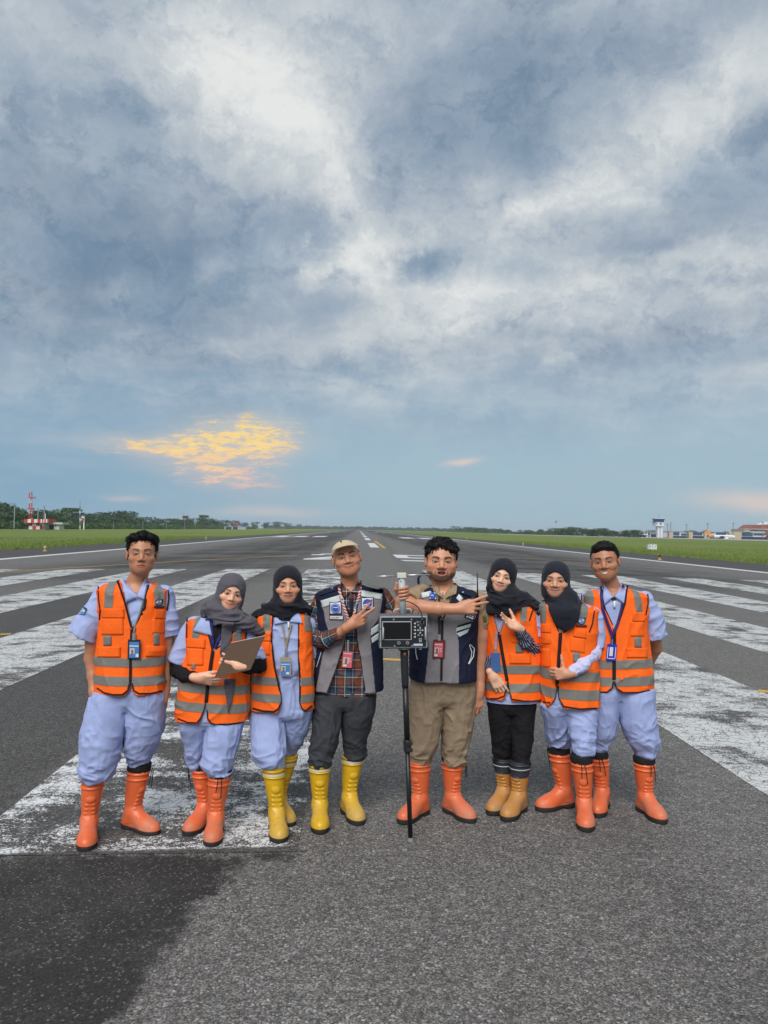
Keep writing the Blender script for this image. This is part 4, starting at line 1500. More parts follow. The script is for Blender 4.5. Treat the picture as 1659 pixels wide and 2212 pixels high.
class Head:
    """head-local metres: x picture-right, y away from the face, z up, origin between the eyes. Face looks along -y."""
    def __init__(s, centre, size, yaw=0, pitch=0, roll=0, width=1.0, jaw=1.0, smile=0.0, mouth='closed', chin=0.0, cheek=1.0, nose=1.0, eye=1.0, beard=None, brow=1.0, lipc=None, ears=True, lines=True):
        s.c = np.array(centre, np.float32)
        s.k = size / 0.23
        s.M = Matrix.Rotation(R(yaw), 3, 'Z') @ Matrix.Rotation(R(roll), 3, 'Y') @ Matrix.Rotation(R(pitch), 3, 'X')
        s.Mn = np.array(s.M, np.float32)
        s.__dict__.update(width=width * 1.10, jaw=jaw, smile=smile, mouth=mouth, chin=chin, cheek=cheek, nose=nose, eye=eye, beard=beard, brow=brow, lipc=lipc, ears=ears, lines=lines)

    def w(s, p):
        return Vector(s.c) + (s.M @ Vector(p)) * s.k

    def local(s, V):
        return ((V - s.c) @ s.Mn) / s.k / np.array([s.width, 1, 1], np.float32)

    def field(s, X, Y, Z):
        x, y, z = X - s.c[0], Y - s.c[1], Z - s.c[2]
        m = s.Mn
        lx = (m[0, 0] * x + m[1, 0] * y + m[2, 0] * z) / s.k / s.width
        ly = (m[0, 1] * x + m[1, 1] * y + m[2, 1] * z) / s.k
        lz = (m[0, 2] * x + m[1, 2] * y + m[2, 2] * z) / s.k
        ax_ = np.abs(lx)                         # most of the face is symmetric

        def el(c, r, xx=ax_):
            k0 = np.sqrt(((xx - c[0]) / r[0]) ** 2 + ((ly - c[1]) / r[1]) ** 2 + ((lz - c[2]) / r[2]) ** 2)
            k1 = np.sqrt(((xx - c[0]) / r[0] ** 2) ** 2 + ((ly - c[1]) / r[1] ** 2) ** 2 + ((lz - c[2]) / r[2] ** 2) ** 2) + 1e-6
            return k0 * (k0 - 1) / k1

        def cap(a, b, ra, rb, xx=ax_):
            bx, by, bz = b[0] - a[0], b[1] - a[1], b[2] - a[2]
            t = np.clip(((xx - a[0]) * bx + (ly - a[1]) * by + (lz - a[2]) * bz) / (bx * bx + by * by + bz * bz + 1e-12), 0, 1)
            return np.sqrt((xx - a[0] - t * bx) ** 2 + (ly - a[1] - t * by) ** 2 + (lz - a[2] - t * bz) ** 2) - (ra + (rb - ra) * t)
        j = s.jaw
        ch = s.chin
        d = el((0, .020, .040), (.0745, .093, .076))
        d = smin(d, el((0, -.020, .024), (.0665, .066, .064)), .03)
        d = smin(d, el((0, -.022, -.034), (.0615 * (.5 + .5 * j), .066, .074)), .03)
        d = smin(d, el((.039 * j, -.008, -.064 - ch * .5), (.023, .038, .030)), .04)
        d = smin(d, el((0, -.056, -.092 - ch), (.029 * j, .025, .023)), .04)
        d = smin(d, el((.042, -.050, -.026), (.024 * s.cheek, .022, .019)), .02)
        d = smin(d, cap((0, -.079, .020), (.036, -.070, .024), .010, .009), .016)       # brow ridge
        d = smax(d, -el((.031, -.096, .000), (.017, .015, .0100)), .014)                # sockets
        d = smin(d, el((.031, -.0725, .000), (.0165, .0135, .0120)), .005)              # lids
        d = smin(d, cap((.019, -.0835, .0035), (.043, -.0775, .0030), .0030, .0026), .004)   # upper lid fold
        n = s.nose
        d = smin(d, cap((0, -.081, .006), (0, -.101, -.030), .0068, .0105 * n), .014)
        d = smin(d, el((.0135 * n, -.090, -.036), (.0085 * n, .0105, .0080)), .008)
        d = smax(d, -el((.0075 * n, -.0975, -.0425), (.0042, .006, .0030)), .003)       # nostrils
        sm = s.smile
        mw = .023 + .008 * sm
        zc = -.066
        cz = zc + .0115 * sm                      # mouth corners rise with the smile
        d = smin(d, el((0, -.067, zc), (.027, .018, .021)), .02)
        if s.mouth == 'closed':
            d = smin(d, cap((0, -.0845, zc + .0035), (mw, -.0755, cz), .0058, .0025), .006)
            d = smin(d, cap((0, -.0835, zc - .0070), (mw * .85, -.0755, cz - .002), .0070, .0025), .006)
            d = smax(d, -cap((0, -.0915, zc - .0012), (mw, -.0815, cz), .0022, .0012), .003)
        else:
            op = {'open': .013, 'teeth': .0065}[s.mouth]
            d = smin(d, cap((0, -.0840, zc + op * .55 + .003), (mw, -.0755, cz), .0052, .0028), .006)
            d = smin(d, cap((0, -.0820, zc - op - .004), (mw * .75, -.0750, cz - op * .5), .0062, .0028), .006)
            d = smax(d, -el((0, -.088, zc - op * .15 + .25 * (cz - zc)), (mw * .88, .014, op * .85)), .003)
            if s.mouth == 'teeth':
                d = smin(d, el((0, -.066, zc + .001), (mw * .85, .0145, .0085)), .002)
        if sm > 0.3:
            d = smin(d, el((.037, -.061, -.036 + .004 * sm), (.019, .016, .015)), .018)
            if s.lines:
                d = smax(d, -cap((.0195, -.0885, -.040), (.036, -.074, cz - .003), .0022, .0018), .006)   # smile lines
        if s.ears:
            e = el((.0800, .014, -.006), (.0085, .019, .031))
            e = smin(e, cap((.073, .0, .012), (.088, .026, .016), .005, .005), .010)
            e = smax(e, -el((.0905, .008, -.004), (.006, .010, .017)), .005)
            d = smin(d, e, .008)
        return d * s.k

    def add_to(s, f, k=0.02):
        r = 0.16 * s.k
        f.put(s.field, s.c - r, s.c + r, k)
        return f

    def colour(s, V, base):
        """skin colour with lips, brows, eyes, stubble as real pigment"""
        L = s.local(V)
        x, y, z = L[:, 0], L[:, 1], L[:, 2]
        base = np.array(base[:3], np.float32)
        C = np.tile(base, (len(V), 1)).astype(np.float32)
        front = (y < -.035) & (np.abs(z) < .14) & (np.abs(x) < .08)
        ax_ = np.abs(x)

        def blend(m, col):
            m = np.clip(m, 0, 1) * front
            C[:] = C * (1 - m[:, None]) + np.array(col[:3], np.float32) * m[:, None]

        def soft(q, w_=0.25):
            return np.clip((1 - q) / w_, 0, 1)
        # warm cheeks and nose tip
        blend(0.28 * np.exp(-((ax_ - .040) / .020) ** 2 - ((z + .028) / .018) ** 2), base * np.array([1.08, .78, .72]))
        blend(0.22 * np.exp(-(x / .014) ** 2 - ((z + .032) / .012) ** 2), base * np.array([1.08, .80, .74]))
        if s.beard:
            g = np.array([.03, .026, .024])
            if s.beard == 'full':
                m = 0.95 * soft(np.maximum(np.sqrt((x / .082) ** 2 + ((z + .066) / .075) ** 2), 0), .22) * (z < -.030) * np.clip((-.068 - z) / .016 + np.clip((ax_ - .040) / .010, 0, 1), 0, 1)
                m = np.maximum(m, .88 * soft(np.sqrt((x / .030) ** 2 + ((z + .0505) / .0075) ** 2), .5))
                m = np.maximum(m, .70 * soft(np.sqrt(((ax_ - .031) / .006) ** 2 + ((z + .070) / .022) ** 2), .6))
                m = np.maximum(m, .6 * soft(np.sqrt((x / .010) ** 2 + ((z + .092) / .007) ** 2), .5))
                m = m * (1 - soft(np.sqrt((x / .024) ** 2 + ((z + .071) / .0155) ** 2), .2))
                blend(m, base * .10 + g * .9)
            else:
                blend(0.30 * soft(np.sqrt((x / .028) ** 2 + ((z + .051) / .006) ** 2), .6), base * .25)
                blend(0.22 * soft(np.sqrt((x / .016) ** 2 + ((z + .100) / .012) ** 2), .6), base * .35)
        sm = s.smile
        mw = .024 + .009 * sm
        zc = -.066
        rise = .0115 * sm * np.clip(ax_ / mw, 0, 1) ** 1.5
        lip = np.array(s.lipc, np.float32) if s.lipc is not None else base * np.array([.80, .42, .42])
        zz = z - zc - rise
        if s.mouth == 'closed':
            hgt = .0125 * np.sqrt(np.clip(1 - (ax_ / (mw * 1.06)) ** 2, 0, 1)) + 1e-5
            blend(np.clip((hgt - np.abs(zz + .0018)) / .003, 0, 1) * .85, lip)
            blend(np.clip((mw * 1.02 - ax_) / .004, 0, 1) * np.clip(1 - np.abs(zz + .0012) / (.0030 + .0012 * sm), 0, 1) * .9, base * .13)
        else:
            op = {'open': .013, 'teeth': .0065}[s.mouth]
            q = np.sqrt((ax_ / (mw * 1.06)) ** 2 + ((zz + op * .15) / (op + .0085)) ** 2)
            blend(soft(q, .2) * .8, lip)
            q = np.sqrt((ax_ / (mw * .90)) ** 2 + ((zz + op * .15) / (op * .92)) ** 2)
            blend(soft(q, .2), np.array([.035, .012, .012]))
            if s.mouth == 'teeth':
                blend(soft(np.sqrt((ax_ / (mw * .80)) ** 2 + ((zz - .0004) / .0072) ** 2), .2) * .98, np.array([.80, .77, .70]))
            else:
                blend(soft(np.sqrt((ax_ / (mw * .62)) ** 2 + ((zz - op * .50) / .0042) ** 2), .3) * .9, np.array([.60, .56, .48]))
                blend(soft(np.sqrt((ax_ / (mw * .6)) ** 2 + ((zz + op * .75) / .0055) ** 2), .4) * .7, np.array([.25, .08, .07]))
        # eyes
        o = .0070 * s.eye
        tilt = (ax_ - .031) * .10
        ez = z - tilt
        q = np.sqrt(((ax_ - .031) / .0150) ** 2 + (ez / o) ** 2)
        blend(soft(q, .35) * (.95 if s.eye > .3 else 0), np.array([.30, .27, .25]))
        blend(soft(np.sqrt(((ax_ - .031) / .0092) ** 2 + (ez / max(o * 1.2, .0046)) ** 2), .4) * (1.0 if s.eye > .3 else 0), np.array([.018, .011, .009]))
        lash = np.clip(1 - np.abs(ez - o * np.sqrt(np.clip(1 - ((ax_ - .031) / .018) ** 2, 0, 1)) - .0006) / .0046, 0, 1) * (np.abs(ax_ - .031) < .0185)
        blend(lash * .92, np.array([.012, .009, .008]))
        # brows
        bz = .0205 + .006 * np.sin(np.clip((ax_ - .014) / .034, 0, 1) * 2.4)
        bm = np.clip(1 - np.abs(z - bz) / (.0066 * s.brow * (1.15 - .5 * np.clip((ax_ - .014) / .036, 0, 1))), 0, 1) * np.clip((ax_ - .011) / .004, 0, 1) * np.clip((.052 - ax_) / .008, 0, 1)
        blend(np.minimum(bm * 1.8, 1) * .92, np.array([.014, .011, .010]))
        # nostrils
        blend(soft(np.sqrt(((ax_ - .0078 * s.nose) / .0042) ** 2 + ((z + .0425) / .0028) ** 2), .5) * .7, base * .12)
        return C


def hair_mesh(h, style, seed=1):
    """short hair: cap plus thousands of small locks"""
    k = h.k
    f = Field(h.c - .19 * k, h.c + .19 * k, .0035)
    cw = lambda p: np.array(h.w((p[0] * h.width, p[1], p[2])))
    rot = h.Mn
    E = lambda c, r, kk=0.0, op='u': f.ell(cw(c), (r[0] * k * h.width, r[1] * k, r[2] * k), rot, kk * k, op)
    rr = random.Random(seed)
    if style == 'cap':
        E((0, .026, .030), (.0785, .094, .078))
        E((0, -.075, -.030), (.0675, .085, .085), .006, 's')
        E((0, -.02, -.115), (.14, .12, .095), .008, 's')
    else:
        top = {'wavy': .088, 'curly': .090, 'swept': .087}[style]
        E((0, .022, .040), (.0825, .101, top))
        if style == 'wavy':
            for p in ((-.04, -.045, .095), (0, -.052, .103), (.04, -.045, .098), (.058, -.03, .085), (-.058, -.02, .080), (0, .02, .115)):
                E(p, (.030, .030, .022), .015)
        elif style == 'swept':
            for p in ((-.030, -.042, .092), (0.005, -.046, .100), (.035, -.034, .094), (.0, .005, .108)):
                E(p, (.036, .034, .022), .025)
        else:
            for _ in range(75):
                a = rr.uniform(-1, 1)
                p = Vector((a * .074, rr.uniform(-.062, .075), 0))
                q = 1 - (p.x / .080) ** 2 - ((p.y - .02) / .099) ** 2
                if q < .02: continue
                p.z = .042 + top * math.sqrt(q) + rr.uniform(-.004, .008)
                if p.z < .055 + (0.012 if p.y < -.04 else -.03): continue
                rad = rr.uniform(.012, .019)
                E(tuple(p), (rad, rad, rad), .004)
        # carve face, temples, ears, nape
        E((0, -.088, -.026), (.0655, .080, .098 if style != 'wavy' else .094), .004, 's')
        E((0, -.075, -.05), (.090, .054, .060), .006, 's')
        E((0, -.02, -.125), (.15, .125, .098), .008, 's')
        E((.085, .004, -.03), (.022, .020, .040), .004, 's')
        E((-.085, .004, -.03), (.022, .020, .040), .004, 's')
    V, F = f.mesh()
    if style == 'cap':
        return V, F
    V = folds(V, F, {'wavy': .006, 'curly': .008, 'swept': .002}[style] * k, (55, 55, 55) if style != 'swept' else (90, 25, 60), seed, 0.6)
    N = vnormals(V, F)
    L = h.local(V)
    ok = np.nonzero((L[:, 2] > .015) & (np.einsum('ij,ij->i', N, (V - (h.c + h.Mn @ np.array([0, .02 * h.k, .03 * h.k], np.float32)))) > .045 * h.k))[0]
    r = np.random.default_rng(seed)
    pick = r.choice(ok, 2600 if style != 'swept' else 1500)
    P, Nn = V[pick], N[pick]
    comb_ = {'wavy': np.array([.35, -.3, .15]), 'curly': np.array([0, -.2, .1]), 'swept': np.array([.9, -.15, .1])}[style]
    D = Nn * .55 + (h.Mn @ comb_) + r.normal(0, .40 if style != 'swept' else .10, (len(P), 3))
    D /= np.linalg.norm(D, axis=1)[:, None]
    ln = r.uniform(.005, {'wavy': .015, 'curly': .015, 'swept': .010}[style], (len(P), 1)) * k
    side = np.cross(D, r.normal(size=D.shape))
    side /= np.linalg.norm(side, axis=1)[:, None]
    w_ = .0016
    b0, b1 = P - Nn * .002 - side * w_, P - Nn * .002 + side * w_
    m0, m1 = P + D * ln * .6 - side * w_ * .8, P + D * ln * .6 + side * w_ * .8
    tip = P + D * ln - Nn * ln * .35
    base = len(V)
    V2 = np.stack([b0, b1, m1, m0, tip - side * .0004, tip + side * .0004], 1).reshape(-1, 3)
    i = np.arange(len(P))[:, None] * 6 + base
    F2 = np.concatenate([i + np.array([[0, 1, 2, 3]]), i + np.array([[3, 2, 5, 4]])])
    return np.concatenate([V, V2]), np.concatenate([F, F2])


def hand(f, wrist, direction, palm, size=1.0, curl=(.3, .3, .3, .3), thumb=(.5, .3), spread=.10, side=1, straight=None):
    """hand into field f. direction: wrist->knuckles; palm: direction the palm faces; side=+1 thumb on (direction x palm) side.
    curl: per finger index..little total curl 0..1; thumb=(outward angle, curl)"""
    D = Vector(direction).normalized()
    Pn = Vector(palm)
    Pn = (Pn - D * Pn.dot(D)).normalized()
    S = D.cross(Pn) * side                       # towards the thumb
    W = Vector(wrist)
    g = size
    # palm block from four metacarpals
    kn = []
    for i, (o, l) in enumerate(((.031, .088), (.010, .092), (-.011, .087), (-.030, .078))):
        a = W + S * (o * .55 * g) + D * (.012 * g)
        b = W + S * (o * g) + D * (l * g) - Pn * (.003 * g)
        f.cone(a, b, .0155 * g, .0108 * g, .012 * g)
        kn.append(b)
    f.cone(W - D * .03 * g, W + D * .02 * g, .024 * g, .024 * g, .02 * g)
    f.cone(W + S * .020 * g + D * .02 * g + Pn * .006 * g, W + S * .030 * g + D * .048 * g + Pn * .008 * g, .016 * g, .013 * g, .012 * g)   # thumb mount
    lens = ((.042, .026, .020), (.046, .029, .021), (.042, .027, .020), (.033, .021, .018))
    tips = []
    for i in range(4):
        c = curl[i]
        sp = (1.5 - i) * spread
        d = (D * math.cos(sp) + S * math.sin(sp)).normalized()
        p = kn[i]
        rads = [.0094, .0086, .0078, .0068] if i < 3 else [.0082, .0075, .0068, .0060]
        ang = 0
        for j in range(3):
            ang += c * (1.35, 1.75, 1.15)[j]
            dd = d * math.cos(ang) + Pn * math.sin(ang)
            q = p + dd * lens[i][j] * g
            f.cone(p, q, rads[j] * g, rads[j + 1] * g, .0035 * g)
            p = q
        tips.append(p)
    # thumb
    ta, tc = thumb
    p = W + S * .026 * g + D * .030 * g + Pn * .008 * g
    for j, (L, r0, r1) in enumerate(((.038, .0135, .0112), (.032, .0108, .0098), (.026, .0098, .0078))):
        a = ta - j * tc * .6
        dd = (D * math.cos(a) + S * math.sin(a) + Pn * (.18 + tc * .35 * j)).normalized()
        q = p + dd * L * g
        f.cone(p, q, r0 * g, r1 * g, .006 * g)
        p = q
    return tips
# ================================================================== cloth materials
def cloth(name, color, rough=0.85, var=0.07, fold=0.35, fscale=14.0, weave=0.25, attr=None, sheen=0.0):
    mt, t, out = new_mat(name)
    tc = t.n('ShaderNodeTexCoord').outputs['Object']
    if attr:
        col = t.n('ShaderNodeVertexColor', {'layer_name': attr}).outputs['Color']
    else:
        col = color
    nz = t.noise(tc, 9.0, 5, 0.6)
    k = t.m('ADD', 1 - var, t.m('MULTIPLY', nz, 2 * var))
    col2 = t.vm('SCALE', col if attr else tuple(color[:3]), scale=k)
    w_ = t.noise(t.vm('ADD', tc, t.vm('SCALE', t.noise(tc, 4.0, 2, 0.5, 0, True), scale=0.12)), fscale, 4, 0.55)
    rid = t.m('SUBTRACT', 1.0, t.m('ABSOLUTE', t.m('MULTIPLY', t.m('SUBTRACT', w_, 0.5), 4.0)))
    nm = t.bump(rid, fold, 0.012)
    nm = t.bump(t.noise(tc, 500.0, 2, 0.5), weave, 0.001, nm)
    b = t.n('ShaderNodeBsdfPrincipled')
    t.put(b.inputs['Base Color'], col2)
    b.inputs['Roughness'].default_value = rough
    b.inputs['Specular IOR Level'].default_value = 0.22
    if sheen:
        b.inputs['Sheen Weight'].default_value = sheen
    t.put(b.inputs['Normal'], nm)
    t.L.new(b.outputs[0], out.inputs[0])
    return mt


def plaid_mat():
    mt, t, out = new_mat('plaid_flannel')
    pc = t.n('ShaderNodeAttribute', {'attribute_name': 'pc'}).outputs['Vector']
    u, _, v = t.sep(pc)

    def bandf(c, per, lo, hi, ph=0.0):
        fr = t.m('FRACT', t.m('ADD', t.m('DIVIDE', c, per), ph))
        return t.m('MULTIPLY', t.m('GREATER_THAN', fr, lo), t.m('LESS_THAN', fr, hi))
    per = 0.105
    nav, rust, teal = (0.018, 0.024, 0.050, 1), (0.16, 0.050, 0.020, 1), (0.030, 0.075, 0.115, 1)
    cu = t.mix(bandf(u, per, .08, .42), nav, rust)
    cu = t.mix(bandf(u, per, .55, .80), cu, teal)
    cv = t.mix(bandf(v, per, .10, .45), nav, rust)
    cv = t.mix(bandf(v, per, .58, .80), cv, teal)
    col = t.mix(0.5, cu, cv)
    wl = (0.50, 0.44, 0.34, 1)
    col = t.mix(t.m('MULTIPLY', bandf(u, per, .47, .505), .75), col, wl)
    col = t.mix(t.m('MULTIPLY', bandf(v, per, .50, .535), .75), col, wl)
    col = t.mix(t.m('MULTIPLY', bandf(u, per, .93, .955), .45), col, wl)
    col = t.mix(t.m('MULTIPLY', bandf(v, per, .95, .975), .45), col, wl)
    tc = t.n('ShaderNodeTexCoord').outputs['Object']
    b = t.n('ShaderNodeBsdfPrincipled')
    t.put(b.inputs['Base Color'], col)
    b.inputs['Roughness'].default_value = 0.9
    b.inputs['Specular IOR Level'].default_value = 0.15
    t.put(b.inputs['Normal'], t.bump(t.noise(tc, 16.0, 4, 0.6), 0.4, 0.012))
    t.L.new(b.outputs[0], out.inputs[0])
    return mt


def stripe_mat():
    mt, t, out = new_mat('pinstripe_navy')
    pc = t.n('ShaderNodeAttribute', {'attribute_name': 'pc'}).outputs['Vector']
    u, _, v = t.sep(pc)
    fr = t.m('FRACT', t.m('DIVIDE', u, 0.0135))
    col = t.mix(t.m('LESS_THAN', fr, .17), (0.012, 0.014, 0.045, 1), (0.36, 0.38, 0.46, 1))
    b = t.n('ShaderNodeBsdfPrincipled')
    t.put(b.inputs['Base Color'], col)
    b.inputs['Roughness'].default_value = 0.85
    tc = t.n('ShaderNodeTexCoord').outputs['Object']
    t.put(b.inputs['Normal'], t.bump(t.noise(tc, 25.0, 4, 0.6), 0.4, 0.01))
    t.L.new(b.outputs[0], out.inputs[0])
    return mt


M_VEST = cloth('orange_vest', (0.96, 0.140, 0.012), 0.7, 0.05, 0.22, 9.0)
M_SHIRT = cloth('lavender_shirt', (0.345, 0.405, 0.66), 0.8, 0.05, 0.18, 10.0)
M_PANTS = cloth('lavender_trousers', (0.315, 0.375, 0.62), 0.8, 0.06, 0.20, 8.0)
M_TAPE = cloth('reflective_tape', (0.185, 0.182, 0.165), 0.45, 0.08, 0.2)
M_TAPEW = cloth('bright_tape', (0.55, 0.60, 0.60), 0.4, 0.06, 0.15)
M_TRIM = cloth('black_binding', (0.022, 0.012, 0.014), 0.8, 0.1, 0.1)
M_HBLACK = cloth('black_scarf', (0.0125, 0.013, 0.020), 0.9, 0.12, 0.30, 16.0, sheen=0.08)
M_HNAVY = cloth('navy_black_scarf', (0.014, 0.016, 0.026), 0.85, 0.12, 0.25, 12.0, sheen=0.08)
M_HGREY = cloth('grey_scarf', (0.088, 0.080, 0.098), 0.9, 0.10, 0.35, 18.0, sheen=0.1)
M_BLACKC = cloth('black_cotton', (0.011, 0.010, 0.012), 0.9, 0.1, 0.4, 22.0)
M_CHAR = cloth('charcoal_trousers', (0.042, 0.045, 0.052), 0.85, 0.1, 0.28, 10.0)
M_KHAKI = cloth('khaki_trousers', (0.27, 0.20, 0.135), 0.85, 0.08, 0.28, 9.0)
M_KHAKIS = cloth('khaki_shirt', (0.30, 0.215, 0.135), 0.85, 0.08, 0.28, 12.0)
M_VESTV = cloth('panel_vest', (1, 1, 1), 0.85, 0.05, 0.22, 9.0, attr='Col')
M_WHITEC = cloth('white_lavender_sleeve', (0.52, 0.52, 0.74), 0.8, 0.05, 0.4, 20.0)
M_CAPC = cloth('cream_cap', (0.52, 0.42, 0.29), 0.85, 0.06, 0.15)
M_PLAID = plaid_mat()
M_PIN = stripe_mat()
M_RUBO = mat('orange_rubber', (0.74, 0.130, 0.040), 0.38, 0.20, 7.0, bump=0.12, bscale=40, spec=0.5, wear=0.42)
M_RUBY = mat('yellow_rubber', (0.66, 0.39, 0.012), 0.34, 0.18, 7.0, bump=0.12, bscale=40, spec=0.5, wear=0.38)
M_RUBT = mat('tan_rubber', (0.50, 0.215, 0.045), 0.45, 0.24, 7.0, bump=0.12, bscale=40, spec=0.4, wear=0.5)
M_RUBN = mat('navy_rubber', (0.030, 0.034, 0.044), 0.5, 0.15, 9.0, spec=0.35)
M_SOLE = mat('black_sole', (0.022, 0.020, 0.020), 0.75, 0.2, 20.0, bump=0.3, bscale=80)
M_LACE = mat('black_cord', (0.012, 0.012, 0.013), 0.85, 0.1, 20)
M_DARKW = mat('dark_opening', (0.03, 0.035, 0.045), 0.5, 0.2, 0.5)
M_STEEL = mat('steel', (0.55, 0.55, 0.56), 0.3, 0.05, 20, metal=0.9)
M_WPLAS = mat('white_plastic', (0.72, 0.72, 0.70), 0.5, 0.04, 10)
M_BPLAS = mat('black_plastic', (0.018, 0.019, 0.022), 0.4, 0.1, 20, spec=0.4)


def rubber(name, color, rough):
    """boot rubber: worn, scuffed, dusty towards the toe"""
    mt, t, out = new_mat(name)
    tc = t.n('ShaderNodeTexCoord').outputs['Object']
    x, y, z = t.sep(tc)
    n1, n2, n3 = t.noise(tc, 7.0, 6, 0.65), t.noise(tc, 38.0, 5, 0.7), t.noise(t.vm('MULTIPLY', tc, (60.0, 60.0, 9.0)), 1.0, 4, 0.7)
    col = t.mix(n1, tuple(v * 0.80 for v in color) + (1,), tuple(min(1, v * 1.18) for v in color) + (1,))
    col = t.mix(t.m('MULTIPLY', t.sstep(n3, 0.60, 0.74), 0.45), col, tuple(v * 0.42 for v in color) + (1,))
    dust = t.m('MULTIPLY', t.sstep(z, 0.20, 0.02), t.sstep(t.m('ADD', n1, t.m('MULTIPLY', n2, 0.5)), 0.62, 0.92))
    col = t.mix(t.m('MULTIPLY', dust, 0.60), col, (0.30, 0.22, 0.16, 1))
    col = t.mix(t.m('MULTIPLY', t.m('MULTIPLY', t.sstep(n2, 0.60, 0.72), t.sstep(z, 0.30, 0.05)), 0.5), col, (0.05, 0.035, 0.03, 1))
    b = t.n('ShaderNodeBsdfPrincipled')
    t.put(b.inputs['Base Color'], col)
    t.put(b.inputs['Roughness'], t.m('ADD', rough, t.m('MULTIPLY', dust, 0.4)))
    b.inputs['Specular IOR Level'].default_value = 0.45
    t.put(b.inputs['Normal'], t.bump(n2, 0.12, 0.002))
    t.L.new(b.outputs[0], out.inputs[0])
    return mt


M_RUBO = rubber('orange_rubber_worn', (0.72, 0.135, 0.042), 0.34)
M_RUBY = rubber('yellow_rubber_worn', (0.64, 0.38, 0.014), 0.32)
M_RUBT = rubber('tan_rubber_worn', (0.48, 0.215, 0.050), 0.42)


def zoomer(ox, oy, k):
    return lambda x, y: (ox + x * k, oy + y * k)


Z1 = zoomer(137.1, 1124.5, 0.3349)
Z2 = zoomer(340.1, 1206.8, 0.2975)
Z3 = zoomer(630.8, 1141.0, 0.3224)
Z4 = zoomer(1014.8, 1141.0, 0.3125)


# ------------------------------------------------------------------ rubber boots (toe along -y, origin on the ground under the shaft)
def boot_proto():
    H = .0038
    f = Field((-.11, -.26, -.01), (.11, .14, .46), H)
    f.prof([(.05, 0, .006, .046, .056), (.10, 0, .006, .049, .060), (.15, 0, .010, .047, .053), (.22, 0, .010, .055, .060), (.30, 0, .008, .062, .067), (.40, 0, .006, .066, .071)], 2.0, z1=.40)
    f.ell((0, -.112, .046), (.050, .094, .046), k=.03)
    f.ell((0, -.140, .036), (.0535, .072, .036), k=.02)
    f.ell((0, .030, .045), (.044, .052, .060), k=.03)
    f.cone((0, -.010, .105), (0, -.110, .052), .043, .040, .035)
    V_ = [(.140, -.047), (.168, -.045), (.196, -.049), (.226, -.053)]
    for i, (z, y) in enumerate(V_):
        w_ = .026 - .002 * i
        f.cone((-w_, y + .010, z), (w_, y + .010, z), .0095, .0095, .006)
    f.ell((0, -.052, .262), (.024, .010, .020), k=.010)
    for z in (.335, .372):
        f.put(lambda X, Y, Z, z=z: np.sqrt((np.sqrt((X / .0665) ** 2 + ((Y - .007) / .0715) ** 2) - 1) ** 2 * .0665 ** 2 + (Z - z) ** 2) - .0042, (-.08, -.08, z - .006), (.08, .09, z + .006), .006)
    f.ell((0, -.138, .034), (.0575, .078, .0055), k=.006)
    f.ell((0, .030, .034), (.0475, .056, .0055), k=.006)
    f.cone((0, -.14, .024), (0, .03, .024), .044, .042, .01)
    f.halfspace((0, 0, .0275), (0, 0, -1), .002)
    f.halfspace((0, 0, .40), (0, 0, 1), .002)
    V, F = f.mesh()
    s = Field((-.09, -.25, -.01), (.09, .13, .05), .0045)
    s.ell((0, -.130, .012), (.0565, .086, .12))
    s.ell((0, .030, .012), (.0465, .058, .12), k=.02)
    s.cone((0, -.14, .012), (0, .03, .012), .043, .041, .02)
    s.halfspace((0, 0, .029), (0, 0, 1))
    s.halfspace((0, 0, .0), (0, 0, -1))
    s.put(lambda X, Y, Z: np.maximum(np.maximum(np.abs(Y + .028) - .018, Z - .010), np.abs(X) - .2), (-.1, -.05, 0), (.1, -.008, .012), 0, 's')
    SV, SF = s.mesh()
    c = Field((-.11, -.12, .36), (.11, .13, .47), .0042)
    c.prof([(.385, 0, .006, .0655, .0705), (.40, 0, .006, .069, .074), (.425, 0, .006, .068, .073), (.438, 0, .006, .062, .066)], 2.0, k=0)
    CV, CF = c.mesh()
    CV = folds(CV, CF, .003, (60, 60, 25), 3)
    return (V, F), (SV, SF), (CV, CF)


BOOT, SOLE, CUFF = boot_proto()


